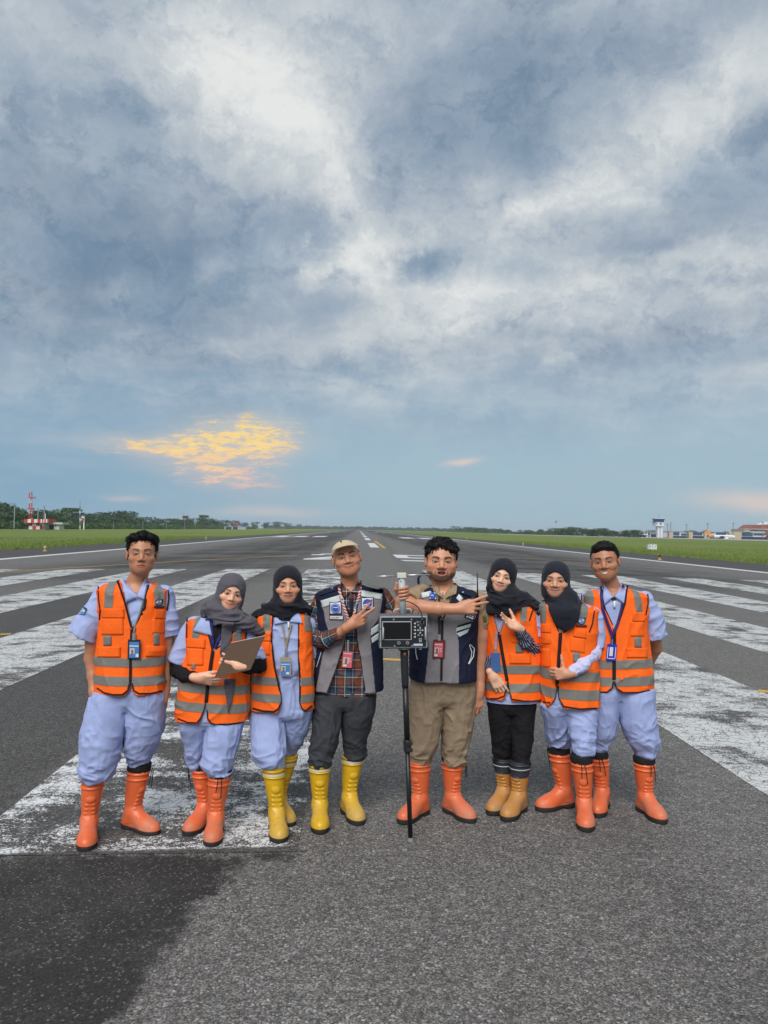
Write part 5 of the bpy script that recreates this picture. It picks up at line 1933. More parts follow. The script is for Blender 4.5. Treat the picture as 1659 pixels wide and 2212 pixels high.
class Person:
    def __init__(s, conv, label, boots, skin, Yb=None):
        """boots: two of (toe_px, top_px, yaw_deg, kind, cuff)"""
        s.Z = conv
        s.kpx = conv(1, 0)[0] - conv(0, 0)[0]
        s.skin = skin
        s.label = label
        s.bt = []
        for toe, top, yaw, kind, cuff in boots:
            g = ground_at(*conv(*toe))
            yr = R(yaw) - math.atan2(g.x, g.y)
            d = Vector((math.sin(yr), -math.cos(yr), 0))
            sc = 0.98
            o = Vector((g.x, g.y, 0)) - d * .205 * sc
            o.z = ground_z(o.x)
            s.bt.append(dict(o=o, yaw=yr, top=top, sc=sc, kind=kind, cuff=cuff))
        s.Y = Yb if Yb else sum(b['o'].y for b in s.bt) / 2
        m = (s.bt[0]['o'] + s.bt[1]['o']) / 2
        s.root = empty('person', (m.x, m.y, ground_z(m.x)), label, 'person')
        s.o = np.array(s.root.location, np.float32)
        s.face = math.degrees(-math.atan2(m.x, m.y))      # turn towards the photographer

    def pt(s, x, y, dy=0.0):
        return at(*s.Z(x, y), s.Y + dy)

    def m(s, px, dy=0.0):
        """zoom pixels to metres at this person's depth"""
        return px * s.kpx * (s.Y + dy) / 1661.0

    def add(s, name, V, F, mt, parent=None, smooth=True):
        me = mesh_np(name, np.asarray(V, np.float32) - s.o, F, smooth)
        return link(name, me, mt, parent or s.root)

    def rows(s, rows):
        """(y, xl, xr, b[, dyc]) -> (z, cx, cy, a, b)"""
        out = []
        y0, y1 = rows[0][0], rows[-1][0]
        for r in rows:
            dy = r[4] if len(r) > 4 else 0.0
            A, B = s.pt(r[1], r[0], dy), s.pt(r[2], r[0], dy)
            zf = s.pt(r[1], r[0], dy - r[3] * .9).z          # low rows are read off the front of the garment
            wt = 0.0 if y1 == y0 else min(1, max(0, (r[0] - y0) / (y1 - y0)))
            out.append(((A.z + B.z) / 2 * (1 - wt) + zf * wt, (A.x + B.x) / 2, s.Y + dy, abs(B.x - A.x) / 2, r[3]))
        return sorted(out)

    def limb(s, pts):
        """(x, y, dy, r_px) -> (x,y,z,r)"""
        return [tuple(s.pt(p[0], p[1], p[2])) + (s.m(p[3], p[2]),) for p in pts]

    # ------------------------------------------------ boots
    def boots(s):
        for b in s.bt:
            top = at(*s.Z(*b['top']), b['o'].y - .03)
            ztop = top.z - b['o'].z
            cy, sy = math.cos(b['yaw']), math.sin(b['yaw'])

            def tf(V):
                V = np.array(V, np.float32) * b['sc']
                z0, z1 = .10, .40 * b['sc']
                t = np.clip((V[:, 2] - z0) / (z1 - z0), 0, 1.2)
                x = V[:, 0] * cy - V[:, 1] * sy
                y = V[:, 0] * sy + V[:, 1] * cy
                z = np.where(V[:, 2] > z0, z0 + t * (ztop - z0), V[:, 2])
                e = t ** 1.2 * (top.x - b['o'].x)
                return np.stack([x + e + b['o'].x, y + b['o'].y, z + b['o'].z], 1)
            kind = b['kind']
            mt = {'orange': M_RUBO, 'yellow': M_RUBY, 'tan': M_RUBT}[kind]
            V, F = BOOT
            bo = s.add('boot', tf(V), F, mt)
            if kind == 'tan':
                bo.data.materials.append(M_RUBN)
                zc = V[F].mean(1)[:, 2]
                bo.data.polygons.foreach_set('material_index', (zc > .268).astype(np.int32))
            s.add('sole', tf(SOLE[0]), SOLE[1], M_SOLE, bo)
            if b['cuff']:
                s.add('cuff', tf(CUFF[0]), CUFF[1], M_LACE, bo)
                for k in range(2):
                    a = b['cuff'] if isinstance(b['cuff'], (int, float)) and b['cuff'] is not True else 0.0
                    ang = R(a) + (.12 if k else -.12)
                    px, py = .075 * math.sin(ang), -.080 * math.cos(ang)
                    L = .10 + .035 * k
                    P = [(px, py, .405), (px * 1.06, py * 1.06, .39), (px * 1.08 + .006 * k, py * 1.06, .36), (px * 1.10 - .004 + .012 * k, py * 1.05, .40 - L)]
                    mb = MB().tube([Vector(q) for q in P], .0030, 5)
                    W = tf(np.array([tuple(q) for q in mb.v]))
                    me = bpy.data.meshes.new('lace')
                    me.from_pydata([tuple(q - s.o) for q in W], [], mb.f)
                    link('lace', me, M_LACE, bo)
            if kind in ('yellow', 'tan'):
                z0, z1 = (.345, .357) if kind == 'yellow' else (.330, .345)
                n = 40
                P = []
                for z in (z0, z1):
                    for i in range(n):
                        a = 2 * math.pi * i / n
                        P.append((.0675 * math.cos(a), .007 + .0725 * math.sin(a), z))
                Fq = [(i, (i + 1) % n, n + (i + 1) % n, n + i) for i in range(n)]
                s.add('reflective_band', tf(np.array(P)), Fq, M_TAPEW, bo)
            b['obj'] = bo
            b['tf'] = tf

    # ------------------------------------------------ trousers
    def trousers(s, hip, left, right, mt, amp=.010, seed=1, grow=0.0, ff=(12, 12, 3.6)):
        """hip rows (y,xl,xr,b); leg rows (y,xl,xr) from crotch to hem; depth runs from the body to the boot"""
        rows_h = s.rows(hip)
        legs = []
        for lg, b in ((left, s.bt[0]), (right, s.bt[1])):
            y0, y1 = lg[0][0], lg[-1][0]
            rr = []
            for r in lg:
                t = (r[0] - y0) / (y1 - y0)
                dy = t * (b['o'].y - s.Y)
                A, B = s.pt(r[1], r[0], dy), s.pt(r[2], r[0], dy)
                a = abs(B.x - A.x) / 2
                rr.append((A.z, (A.x + B.x) / 2, s.Y + dy + (.0 if t > .8 else -.01), a, a * (1.02 if len(r) < 4 else r[3])))
            legs.append(sorted(rr))
        allr = rows_h + legs[0] + legs[1]
        lo = [min(r[1] - r[3] for r in allr) - .04, min(r[2] - r[4] for r in allr) - .05, min(r[0] for r in allr) - .03]
        hi = [max(r[1] + r[3] for r in allr) + .04, max(r[2] + r[4] for r in allr) + .05, max(r[0] for r in allr) + .02]
        f = Field(lo, hi, .0055)
        f.prof(legs[0], 2.1, grow)
        f.prof(legs[1], 2.1, grow, k=.006)
        f.prof(rows_h, 2.4, grow, k=.018)
        V, F = f.mesh()
        V = smooth_mesh(V, F, 1)
        V = folds(V, F, amp * .62, ff, seed, .75)
        V = folds(V, F, amp * .28, (26, 26, 12), seed + 5, .8)
        V = smooth_mesh(V, F, 1)
        hem = np.full(len(V), 1e9)
        for lg in legs:
            near = np.abs(V[:, 0] - np.interp(V[:, 2], [r[0] for r in lg], [r[1] for r in lg])) < np.interp(V[:, 2], [r[0] for r in lg], [r[3] for r in lg]) * 1.25
            hem = np.where(near, np.minimum(hem, V[:, 2] - lg[0][0]), hem)
        V = folds(V, F, .012, (9, 9, 30), seed + 31, .7, mask=np.clip(1.15 - hem / .16, 0, 1))
        s.pantsVF = (V, F)
        return s.add('trousers', V, F, mt)

    # ------------------------------------------------ torso garments
    def set_torso(s, rows):
        s.T = s.rows(rows)

    def bounds(s, extra=(), pad=.05):
        P = [(r[1] - r[3], r[2] - r[4], r[0]) for r in s.T] + [(r[1] + r[3], r[2] + r[4], r[0]) for r in s.T]
        for c in extra:
            for p in c:
                P += [(p[0] - p[3], p[1] - p[3], p[2] - p[3]), (p[0] + p[3], p[1] + p[3], p[2] + p[3])]
        P = np.array(P)
        return P.min(0) - pad, P.max(0) + pad

    def front(s, poly, dy=-.12):
        return [(p.x, p.z) for p in (s.pt(x, y, dy) for x, y in poly)]

    def shirt(s, sleeves, mt, hem=None, neck=None, grow=-.012, cuts=(), seed=2, amp=.008, name='shirt', fy=1.15, collar=None, plaid=False, hollow=True, fold=(14, 14, 18)):
        SL = [s.limb(c) for c in sleeves]
        lo, hi = s.bounds(SL, .03)
        f = Field(lo, hi, .005)
        rows_ = list(s.T)
        if hem is not None:
            rows_ = [r for r in rows_ if r[0] > s.pt(0, hem[0]).z] + s.rows([hem])
        f.prof(rows_, 2.4, grow)
        for sl in SL:
            f.chain(sl, .012, fy=fy)
            e, d = np.array(sl[-1][:3]), np.array(sl[-1][:3]) - np.array(sl[-2][:3])
            d = d / np.linalg.norm(d)
            r = sl[-1][3]
            # trim the open end square and hollow it
            f.halfspace(e, d, 0, e - r * 1.7, e + r * 1.7) if False else None
            lo2, hi2 = e + d * r * .9 - r * 1.15, e + d * r * .9 + r * 1.15
            f.put(lambda X, Y, Z, e=e, d=d, r=r: np.maximum(-((X - e[0]) * d[0] + (Y - e[1]) * d[1] + (Z - e[2]) * d[2]),
                                                            np.sqrt((X - e[0]) ** 2 + (Y - e[1]) ** 2 + (Z - e[2]) ** 2) - r * 1.9), e - r * 2, e + r * 2, 0, 's')
            if hollow:
                a = e - d * r * .9
                f.cone(a, e + d * .02, r * .45, r - .007, .0, 's', fy)
        if neck:
            a, b, r = neck
            f.cone(a, b, r, r * 1.25, .01, 's')
        if collar:
            c, ra, rb, tilt = collar
            c = np.array(c)
            f.put(lambda X, Y, Z: np.sqrt(((np.sqrt(((X - c[0]) / ra) ** 2 + ((Y - c[1]) / rb) ** 2) - 1) * min(ra, rb)) ** 2 / .007 ** 2 + ((Z - c[2] - (Y - c[1]) * tilt) / .022) ** 2) * .007 - .007,
                  c - [ra + .02, rb + .02, .06], c + [ra + .02, rb + .02, .06], .008)
        for poly, ya, yb in cuts:
            f.prism(poly, ya, yb)
        V, F = f.mesh()
        V = smooth_mesh(V, F, 1)
        V = folds(V, F, amp, fold, seed, .5)
        s.shirtVF = (V, F)
        o = s.add(name, V, F, mt)
        if plaid:
            pc = V - s.o
            for sl in SL:
                pts = np.array([q[:3] for q in sl]); rad = max(q[3] for q in sl) * 1.35
                acc = 0.0
                best = np.full(len(V), 1e9); uu = np.zeros(len(V)); vv = np.zeros(len(V))
                for a, b in zip(pts[:-1], pts[1:]):
                    d = b - a; L = np.linalg.norm(d); d = d / L
                    t = np.clip((V - a) @ d, 0, L)
                    q = V - a - t[:, None] * d
                    dist = np.linalg.norm(q, axis=1)
                    e1 = np.cross(d, [0, 1, 0]); e1 /= np.linalg.norm(e1) + 1e-9
                    e2 = np.cross(d, e1)
                    ang = np.arctan2(q @ e2, q @ e1)
                    m_ = dist < best
                    best = np.where(m_, dist, best); uu = np.where(m_, ang * sl[0][3], uu); vv = np.where(m_, acc + t, vv)
                    acc += L
                # only vertices outside the torso block belong to the sleeve
                zt_ = np.array([r[0] for r in s.T]); cx = np.interp(V[:, 2], zt_, [r[1] for r in s.T]); aa = np.interp(V[:, 2], zt_, [r[3] for r in s.T])
                fr = np.interp(V[:, 2], zt_, [r[2] for r in s.T]) - np.interp(V[:, 2], zt_, [r[4] for r in s.T])
                m_ = (best < rad) & ((np.abs(V[:, 0] - cx) > aa * .93) | (V[:, 1] < fr - .012))
                pc = np.where(m_[:, None], np.stack([uu, uu * 0, vv], 1), pc)
            vvec(o.data, 'pc', pc)
        return o

    def vest(s, mt, cuts=(), neck=None, grow=0.0, seed=3, amp=.0075, zlo=None, name='vest', fold=(12, 12, 4), res=.0045, colour=None, back_cuts=()):
        lo, hi = s.bounds((), .04)
        f = Field(lo, hi, res)
        zl_, zh_ = s.T[0][0], s.T[0][0] + .22
        f.prof([(r[0], r[1], r[2], r[3] + .006 * max(0, min(1, (zh_ - r[0]) / .22)), r[4] + .016 * max(0, min(1, (zh_ - r[0]) / .22))) for r in s.T], 2.5, grow)
        yc = np.mean([r[2] for r in s.T])
        for poly in cuts:
            f.prism(s.front(poly), yc - .5, yc)
        if neck:
            a, b, r = neck
            f.cone(a, b, r, r * 1.3, .006, 's')
        V, F = f.mesh()
        V = folds(V, F, amp, fold, seed, .5)
        s.vestVF = (V, F)
        o = s.add(name, V, F, mt)
        if colour is not None:
            vcol(o.data, 'Col', colour(V))
        s.vest_o = o
        s.bvh = bvh_of(*[g_ for g_ in (s.vestVF, getattr(s, 'shirtVF', None), getattr(s, 'neckVF', None), getattr(s, 'pantsVF', None)) if g_ is not None])
        s.bvh_v = bvh_of(s.vestVF)
        return o

    def hit(s, x, y, bvh=None, off=.003, fallback=None):
        d = ray(*s.Z(x, y)).normalized()
        loc, nrm, _, dist = (bvh or s.bvh).ray_cast(CAM_C, d)
        if loc is None:
            loc = fallback if fallback is not None else s.pt(x, y, -.11)
        return Vector(loc) - d * off

    def drape(s, name, quad, mt, parent=None, off=.004, n=8, m=8, thick=.004, bvh=None, push=0.0):
        """quad corners (zoom px) laid onto the garment with a real edge"""
        q = [Vector(c) for c in quad]
        V, ok = [], None
        last = None
        for j in range(m + 1):
            for i in range(n + 1):
                u, v = i / n, j / m
                p = q[0].lerp(q[1], u).lerp(q[3].lerp(q[2], u), v)
                h = s.hit(p.x, p.y, bvh, off + push * math.sin(math.pi * u) * math.sin(math.pi * v), last)
                last = h
                V.append(h)
        F = [(j * (n + 1) + i, (j + 1) * (n + 1) + i, (j + 1) * (n + 1) + i + 1, j * (n + 1) + i + 1) for j in range(m) for i in range(n)]
        brd = [i for i in range(n + 1)] + [(j + 1) * (n + 1) - 1 for j in range(1, m + 1)] + [m * (n + 1) + i for i in range(n - 1, -1, -1)] + [j * (n + 1) for j in range(m - 1, 0, -1)]
        k = len(V)
        for b_ in brd:
            d = (V[b_] - CAM_C).normalized()
            V.append(V[b_] + d * (thick + off))
        nb = len(brd)
        F += [(brd[i], brd[(i + 1) % nb], k + (i + 1) % nb, k + i) for i in range(nb)]
        return s.add(name, np.array([tuple(p) for p in V]), F, mt, parent or s.vest_o)

    def disc(s, name, c, rx, ry, mt, parent=None, off=.006, bvh=None, n=20, rot=0):
        ctr = s.hit(c[0], c[1], bvh, off)
        V = [ctr]
        ca, sa = math.cos(R(rot)), math.sin(R(rot))
        for k in range(n):
            a = 2 * math.pi * k / n
            x, y = rx * math.cos(a), ry * math.sin(a)
            V.append(s.hit(c[0] + x * ca - y * sa, c[1] + x * sa + y * ca, bvh, off, ctr))
        for k in range(n):
            d = (V[1 + k] - CAM_C).normalized()
            V.append(V[1 + k] + d * (off + .002))
        F = []
        for k in range(n):
            k2 = (k + 1) % n
            F.append((0, 1 + k, 1 + k2, 1 + k2))
        me = bpy.data.meshes.new(name)
        fs = [(0, 1 + (k + 1) % n, 1 + k) for k in range(n)] + [(1 + k, 1 + (k + 1) % n, 1 + n + (k + 1) % n, 1 + n + k) for k in range(n)]
        me.from_pydata([tuple(Vector(p) - Vector(s.o)) for p in V], [], fs)
        return link(name, me, mt, parent or s.vest_o)

    def ribbon(s, name, pts, wd, mt, parent=None, off=.004, bvh=None, step=14, flat=None):
        """strip of width wd (zoom px) following a polyline, draped"""
        P = [Vector(p) for p in pts]
        dense = []
        for a, b in zip(P[:-1], P[1:]):
            n = max(1, int((b - a).length / step))
            dense += [a.lerp(b, i / n) for i in range(n)]
        dense.append(P[-1])
        V = []
        last = None
        for i, p in enumerate(dense):
            t = dense[min(i + 1, len(dense) - 1)] - dense[max(i - 1, 0)]
            t = t.normalized()
            nn = Vector((-t.y, t.x)) * wd / 2
            c = s.hit(p.x, p.y, bvh, off, last)
            last = c
            d = (c - CAM_C).normalized()
            mpx = s.m(1)
            right, upv = CAM_R @ Vector((1, 0, 0)), CAM_R @ Vector((0, 1, 0))
            e = right * (nn.x * mpx) - upv * (nn.y * mpx)
            V += [c - e, c + e, c + e + d * (.004 + off), c - e + d * (.004 + off)]
        F = []
        for i in range(len(dense) - 1):
            a, b = 4 * i, 4 * i + 4
            F += [(a, a + 1, b + 1, b), (a + 1, a + 2, b + 2, b + 1), (a + 3, a, b, b + 3)]
        return s.add(name, np.array([tuple(p) for p in V]), F, mt, parent or s.vest_o, smooth=False)

    def band(s, name, mt, y0, y1, slope=0.0, xr=None, off=.003, parent=None, z_only=True, ylim=None, x0=None, x1=None):
        """band cut out of the vest mesh itself so it runs all the way round: between picture heights y0 and y1 (or x0,x1 for shoulder tapes)"""
        V, F = s.vestVF
        bm = bmesh.new()
        Nn = vnormals(V, F)
        W = V + Nn * off
        if x0 is None:
            za, zb = s.pt(0, y1, -.1).z, s.pt(0, y0, -.1).z
            cx = np.mean([r[1] for r in s.T])
            zz = W[:, 2] - slope * (W[:, 0] - cx)
            keep = ((zz[F] > za - .02) & (zz[F] < zb + .02)).all(1)
            planes = [((cx, 0, za), (-slope, 0, 1), False), ((cx, 0, zb), (-slope, 0, 1), True)]
        else:
            # strip between two slanted lines given by (x,y)->(x,y) in zoom px
            (a0, a1), (b0, b1) = x0, x1
            def pl(p, q):
                A, B = s.pt(p[0], p[1], -.1), s.pt(q[0], q[1], -.1)
                t = Vector((B.x - A.x, 0, B.z - A.z)).normalized()
                return (A, Vector((t.z, 0, -t.x)))
            pa, pb = pl(a0, a1), pl(b0, b1)
            if pa[1].x < 0: pa = (pa[0], -pa[1])
            if pb[1].x < 0: pb = (pb[0], -pb[1])
            planes = [(tuple(pa[0]), tuple(pa[1]), False), (tuple(pb[0]), tuple(pb[1]), True)]
            zb = s.pt(0, y1, -.1).z
            planes.append(((0, 0, zb), (0, 0, 1), False))
            xs_ = [a0[0], a1[0], b0[0], b1[0]]
            xa, xb = s.pt(min(xs_), y0, -.1).x - .03, s.pt(max(xs_), y0, -.1).x + .03
            keep = ((W[F][:, :, 2] > zb - .02) & (W[F][:, :, 0] > xa) & (W[F][:, :, 0] < xb)).all(1)
        Fk = F[keep]
        idx, inv = np.unique(Fk, return_inverse=True)
        inv = inv.reshape(Fk.shape)
        me = mesh_np(name, W[idx] - s.o, inv)
        bm.from_mesh(me)
        for co, no, outer in planes:
            co = Vector(co) - Vector(s.o)
            bmesh.ops.bisect_plane(bm, geom=bm.verts[:] + bm.edges[:] + bm.faces[:], plane_co=co, plane_no=Vector(no), clear_outer=outer, clear_inner=not outer)
        bm.to_mesh(me)
        bm.free()
        me.polygons.foreach_set('use_smooth', np.ones(len(me.polygons), bool))
        return link(name, me, mt, parent or s.vest_o)

    def pocket(s, body, flap, mt, name='pocket'):
        o = None
        if body:
            o = s.drape(name, body, mt, off=.004, push=.0025)
        if flap:
            s.drape('pocket_flap' if o is None else 'flap', flap, mt, off=.008, push=.0015, parent=o)
        return o

    # ------------------------------------------------ body
    def body(s, head, arms, neck, hands=(), core=True, collar_low=None):
        AL = [s.limb(a) for a in arms]
        lo, hi = s.bounds(AL, .03)
        hr = .135 * head.k
        lo = np.minimum(lo, head.c - hr)
        hi = np.maximum(hi, head.c + hr)
        for hd in hands:
            w_ = np.array(hd['wrist'])
            lo, hi = np.minimum(lo, w_ - .2), np.maximum(hi, w_ + .2)
        f = Field(lo, hi, .0042, tuple((head.c[i] - hr, head.c[i] + hr, .0026) for i in range(3)) if not hands else tuple((head.c[i] - hr, head.c[i] + hr, .0026) for i in range(3)))
        a, b, ra, rb = neck
        f.cone(a, b, ra, rb)
        head.add_to(f, .022)
        if core:
            f.prof([r for r in s.T], 2.3, -.035, k=.03)
        for al in AL:
            f.chain(al, .018)
        f2 = None
        for hd in hands:
            hand(f, **hd)
        V, F = f.mesh()
        C = head.colour(V, s.skin)
        o = s.add('body', V, F, M_SKIN)
        # fingertips and knuckles are a touch redder / nails paler: leave plain skin
        vcol(o.data, 'Col', C)
        s.body_o = o
        s.bodyVF = (V, F)
        near = (np.linalg.norm(V - head.c, axis=1) < .24 * head.k) & (V[:, 2] > s.T[-1][0] - .12)
        s.neckVF = (V, F[near[F].all(1)])
        return o

    def sleeve(s, name, pts, mt, seed=1, amp=.006, plaid=False, fold=(30, 30, 30)):
        C = s.limb(pts)
        A = np.array([c[:3] for c in C]); rr = max(c[3] for c in C) + .03
        f = Field(A.min(0) - rr, A.max(0) + rr, .0042)
        f.chain(C, .02)
        for e, q in ((C[-1], C[-2]),):
            e_, d = np.array(e[:3]), np.array(e[:3]) - np.array(q[:3])
            d = d / np.linalg.norm(d); r = e[3]
            f.put(lambda X, Y, Z: np.maximum(-((X - e_[0]) * d[0] + (Y - e_[1]) * d[1] + (Z - e_[2]) * d[2]), np.sqrt((X - e_[0]) ** 2 + (Y - e_[1]) ** 2 + (Z - e_[2]) ** 2) - r * 1.9), e_ - r * 2, e_ + r * 2, 0, 's')
        V, F = f.mesh()
        V = folds(V, F, amp, fold, seed, .6)
        o = s.add(name, V, F, mt)
        if plaid:
            pts_ = A
            best = np.full(len(V), 1e9); uu = np.zeros(len(V)); vv = np.zeros(len(V)); acc = 0
            for a, b in zip(pts_[:-1], pts_[1:]):
                d = b - a; L = np.linalg.norm(d); d = d / L
                t = np.clip((V - a) @ d, 0, L)
                q = V - a - t[:, None] * d
                dist = np.linalg.norm(q, axis=1)
                e1 = np.cross(d, [0, 1, 0.01]); e1 /= np.linalg.norm(e1) + 1e-9
                e2 = np.cross(d, e1)
                ang = np.arctan2(q @ e2, q @ e1)
                m_ = dist < best
                best = np.where(m_, dist, best); uu = np.where(m_, ang * .042, uu); vv = np.where(m_, acc + t, vv)
                acc += L
            vvec(o.data, 'pc', np.stack([uu, uu * 0, vv], 1))
        return o

    def hijab(s, h, mt, shawl, opening=(.063, .086, -.028), neck_to=None, nr=.10, grow=.020, seed=1, extra=(), amp=.012, tails=(), hood=1.0, fold=(16, 16, 34), drapes=()):
        k = h.k
        polys = [s.front(q, -.10) for q in shawl]
        xs_ = [a for q in polys for a, b in q]; zs_ = [b for q in polys for a, b in q]
        lo = np.minimum(h.c - .17 * k, [min(xs_) - .05, s.Y - .24, min(zs_) - .05])
        hi = np.maximum(h.c + .17 * k, [max(xs_) + .05, s.Y + .22, max(zs_) + .03])
        f = Field(lo, hi, .0045)
        cw = lambda p: np.array(h.w(p))
        E = lambda c, r, kk=0.0, op='u': f.ell(cw(c), (r[0] * k, r[1] * k, r[2] * k), h.Mn, kk * k, op)
        E((0, .024, .038), (.095 * hood, .123, .094 * hood))
        E((0, .010, -.046), (.090 * hood, .106, .088), .05)
        nk = np.array(neck_to)
        f.cone(cw((0, .020, -.085)), nk, .082 * k, nr, .05)
        for c, r in extra:
            f.ell(np.array(c), r, None, .03)
        for dr in drapes:
            f.chain(s.limb(dr), .03, fy=.8)
        rx, rz, cz = opening
        def oval(X, Y, Z):
            x, y, z = X - h.c[0], Y - h.c[1], Z - h.c[2]
            m_ = h.Mn
            lx = (m_[0, 0] * x + m_[1, 0] * y + m_[2, 0] * z) / k
            ly = (m_[0, 1] * x + m_[1, 1] * y + m_[2, 1] * z) / k
            lz = (m_[0, 2] * x + m_[1, 2] * y + m_[2, 2] * z) / k
            w_ = rx * (1 - .10 * np.clip((lz - cz) / rz, -1, 1) ** 2)
            e2 = (np.sqrt((lx / w_) ** 2 + ((lz - cz) / rz) ** 2) - 1) * rx
            return np.maximum(e2, ly + .012) * k
        f.put(oval, h.c - .14 * k, h.c + .14 * k, .008, 's')
        g = Field.__new__(Field)
        g.ax, g.h, g.v = f.ax, f.h, np.full(f.v.shape, .5, np.float32)
        for q in polys:
            t = Field.__new__(Field)
            t.ax, t.h, t.v = f.ax, f.h, np.full(f.v.shape, .5, np.float32)
            t.prof(s.T, 2.4, grow, z1=s.T[-1][0] + .05)
            t.prism(q, -50, 50, 0.0, 'i')
            g.v = np.minimum(g.v, t.v)
        f.v = smin(f.v, g.v, .035)
        V, F = f.mesh()
        V = smooth_mesh(V, F, 1)
        L = h.local(V)
        low = np.clip((-.075 - L[:, 2]) / .05, 0.12, 1)
        V = folds(V, F, amp, fold, seed, .35, mask=low)
        s.hijabVF = (V, F)
        s.hijab_o = s.add('headscarf', V, F, mt)
        s.bvh = bvh_of(*[g_ for g_ in (getattr(s, 'vestVF', None), getattr(s, 'shirtVF', None), s.hijabVF) if g_ is not None])
        return s.hijab_o

    def hair(s, head, style, seed=1):
        V, F = hair_mesh(head, style, seed)
        return s.add('hair', V, F, M_HAIR)

    def flat(s, name, rect_px, mt, depth_off=.012, thick=.004, parent=None, anchor=None, tilt=0.0, bvh=None, root=None, at_=None):
        """flat card hanging in front of the garment, upright, facing the front"""
        x0, y0, x1, y1 = rect_px
        c = at_ if at_ is not None else s.hit((x0 + x1) / 2, (y0 + y1) / 2, bvh, depth_off)
        w_, h_ = s.m(x1 - x0, -.12), s.m(y1 - y0, -.12)
        rot = Matrix.Rotation(R(tilt), 3, 'Y')
        b = MB().box((0, 0, 0), (w_, thick, h_), rot)
        b.v = [tuple(Vector(v) + c) for v in b.v]
        return b, c


def text_mesh(txt, size, extrude=0.0006):
    cu = bpy.data.curves.new('lettering', 'FONT')
    cu.body = txt
    cu.size = size
    cu.extrude = extrude
    cu.align_x = 'CENTER'
    cu.align_y = 'CENTER'
    cu.resolution_u = 2
    o = bpy.data.objects.new('lettering', cu)
    COL.objects.link(o)
    dg = bpy.context.evaluated_depsgraph_get()
    me = bpy.data.meshes.new_from_object(o.evaluated_get(dg))
    bpy.data.objects.remove(o)
    bpy.data.curves.remove(cu)
    return me


def lettering(txt, size, centre, mt, parent, o, rot=0.0, up=None):
    """upright lettering facing -y at world point centre (parent coordinates offset o)"""
    me = text_mesh(txt, size)
    Mx = Matrix.Translation(Vector(centre) - Vector(o)) @ Matrix.Rotation(R(rot), 4, 'Y') @ Matrix.Rotation(math.pi / 2, 4, 'X')
    me.transform(Mx)
    return link('lettering', me, mt, parent)


def lanyard(p, label, strap_mt, paths, wd, card, card_mt, photo=None, stripe=None, clip=None, extra=None, tilt=0):
    """lanyard with badge as a thing of its own"""
    c = p.hit((card[0] + card[2]) / 2, (card[1] + card[3]) / 2, None, .014) if card else p.hit(*paths[0][-1], None, .012)
    root = empty('badge_lanyard', c, label, 'lanyard')
    o = Vector(c)

    def lk(b, nm, mt, par=None, bev=0.0):
        b.v = [tuple(Vector(v) - o) for v in b.v]
        return b.build(nm, mt, par or root, bevel=bev)
    for path in paths:
        so = p.o
        p.o = np.array(o, np.float32)
        p.ribbon('strap', path, wd, strap_mt, parent=root, off=.010)
        p.o = so
    if not card:
        return root
    b, _ = p.flat('badge', card, card_mt, at_=c, tilt=tilt)
    bd = lk(b, 'badge', card_mt, bev=.0015)
    for nm, r_, mt, d in (photo or []):
        cc = p.hit((r_[0] + r_[2]) / 2, (r_[1] + r_[3]) / 2, None, .014)
        # keep in the badge plane
        d_ = ray(*p.Z((r_[0] + r_[2]) / 2, (r_[1] + r_[3]) / 2))
        cc = CAM_C + d_ * ((c.y - d) / d_.y)
        b, _ = p.flat(nm, r_, mt, at_=cc, thick=.001, tilt=tilt)
        lk(b, nm, mt, bd)
    if clip:
        b, _ = p.flat('clip', clip, M_STEEL, thick=.005, at_=CAM_C + ray(*p.Z((clip[0] + clip[2]) / 2, (clip[1] + clip[3]) / 2)) * ((c.y) / ray(*p.Z((clip[0] + clip[2]) / 2, (clip[1] + clip[3]) / 2)).y))
        lk(b, 'clip', M_STEEL)
    return root


M_IDBLUE = mat('badge_blue', (0.06, 0.20, 0.50), 0.35, 0.1, 60, spec=0.5)
M_IDRED = mat('badge_red', (0.62, 0.11, 0.14), 0.35, 0.08, 60, spec=0.5)
M_IDPHOTO = mat('badge_photo', (0.55, 0.50, 0.48), 0.4, 0.25, 160)
M_IDFACE = mat('badge_portrait', (0.22, 0.14, 0.11), 0.5, 0.3, 160)
M_IDWHITE = mat('badge_white', (0.62, 0.65, 0.70), 0.4, 0.2, 200)
M_SKYB = mat('emblem_blue', (0.10, 0.24, 0.48), 0.7, 0.15, 90)
M_ROYAL = mat('emblem_royal', (0.03, 0.09, 0.42), 0.7, 0.12, 120)
M_EMWHITE = mat('emblem_white', (0.60, 0.62, 0.66), 0.7, 0.08, 120)
M_EMRED = mat('emblem_red', (0.42, 0.04, 0.06), 0.7, 0.1, 120)
M_NAMERED = mat('name_strip_maroon', (0.10, 0.018, 0.022), 0.8, 0.2, 200)


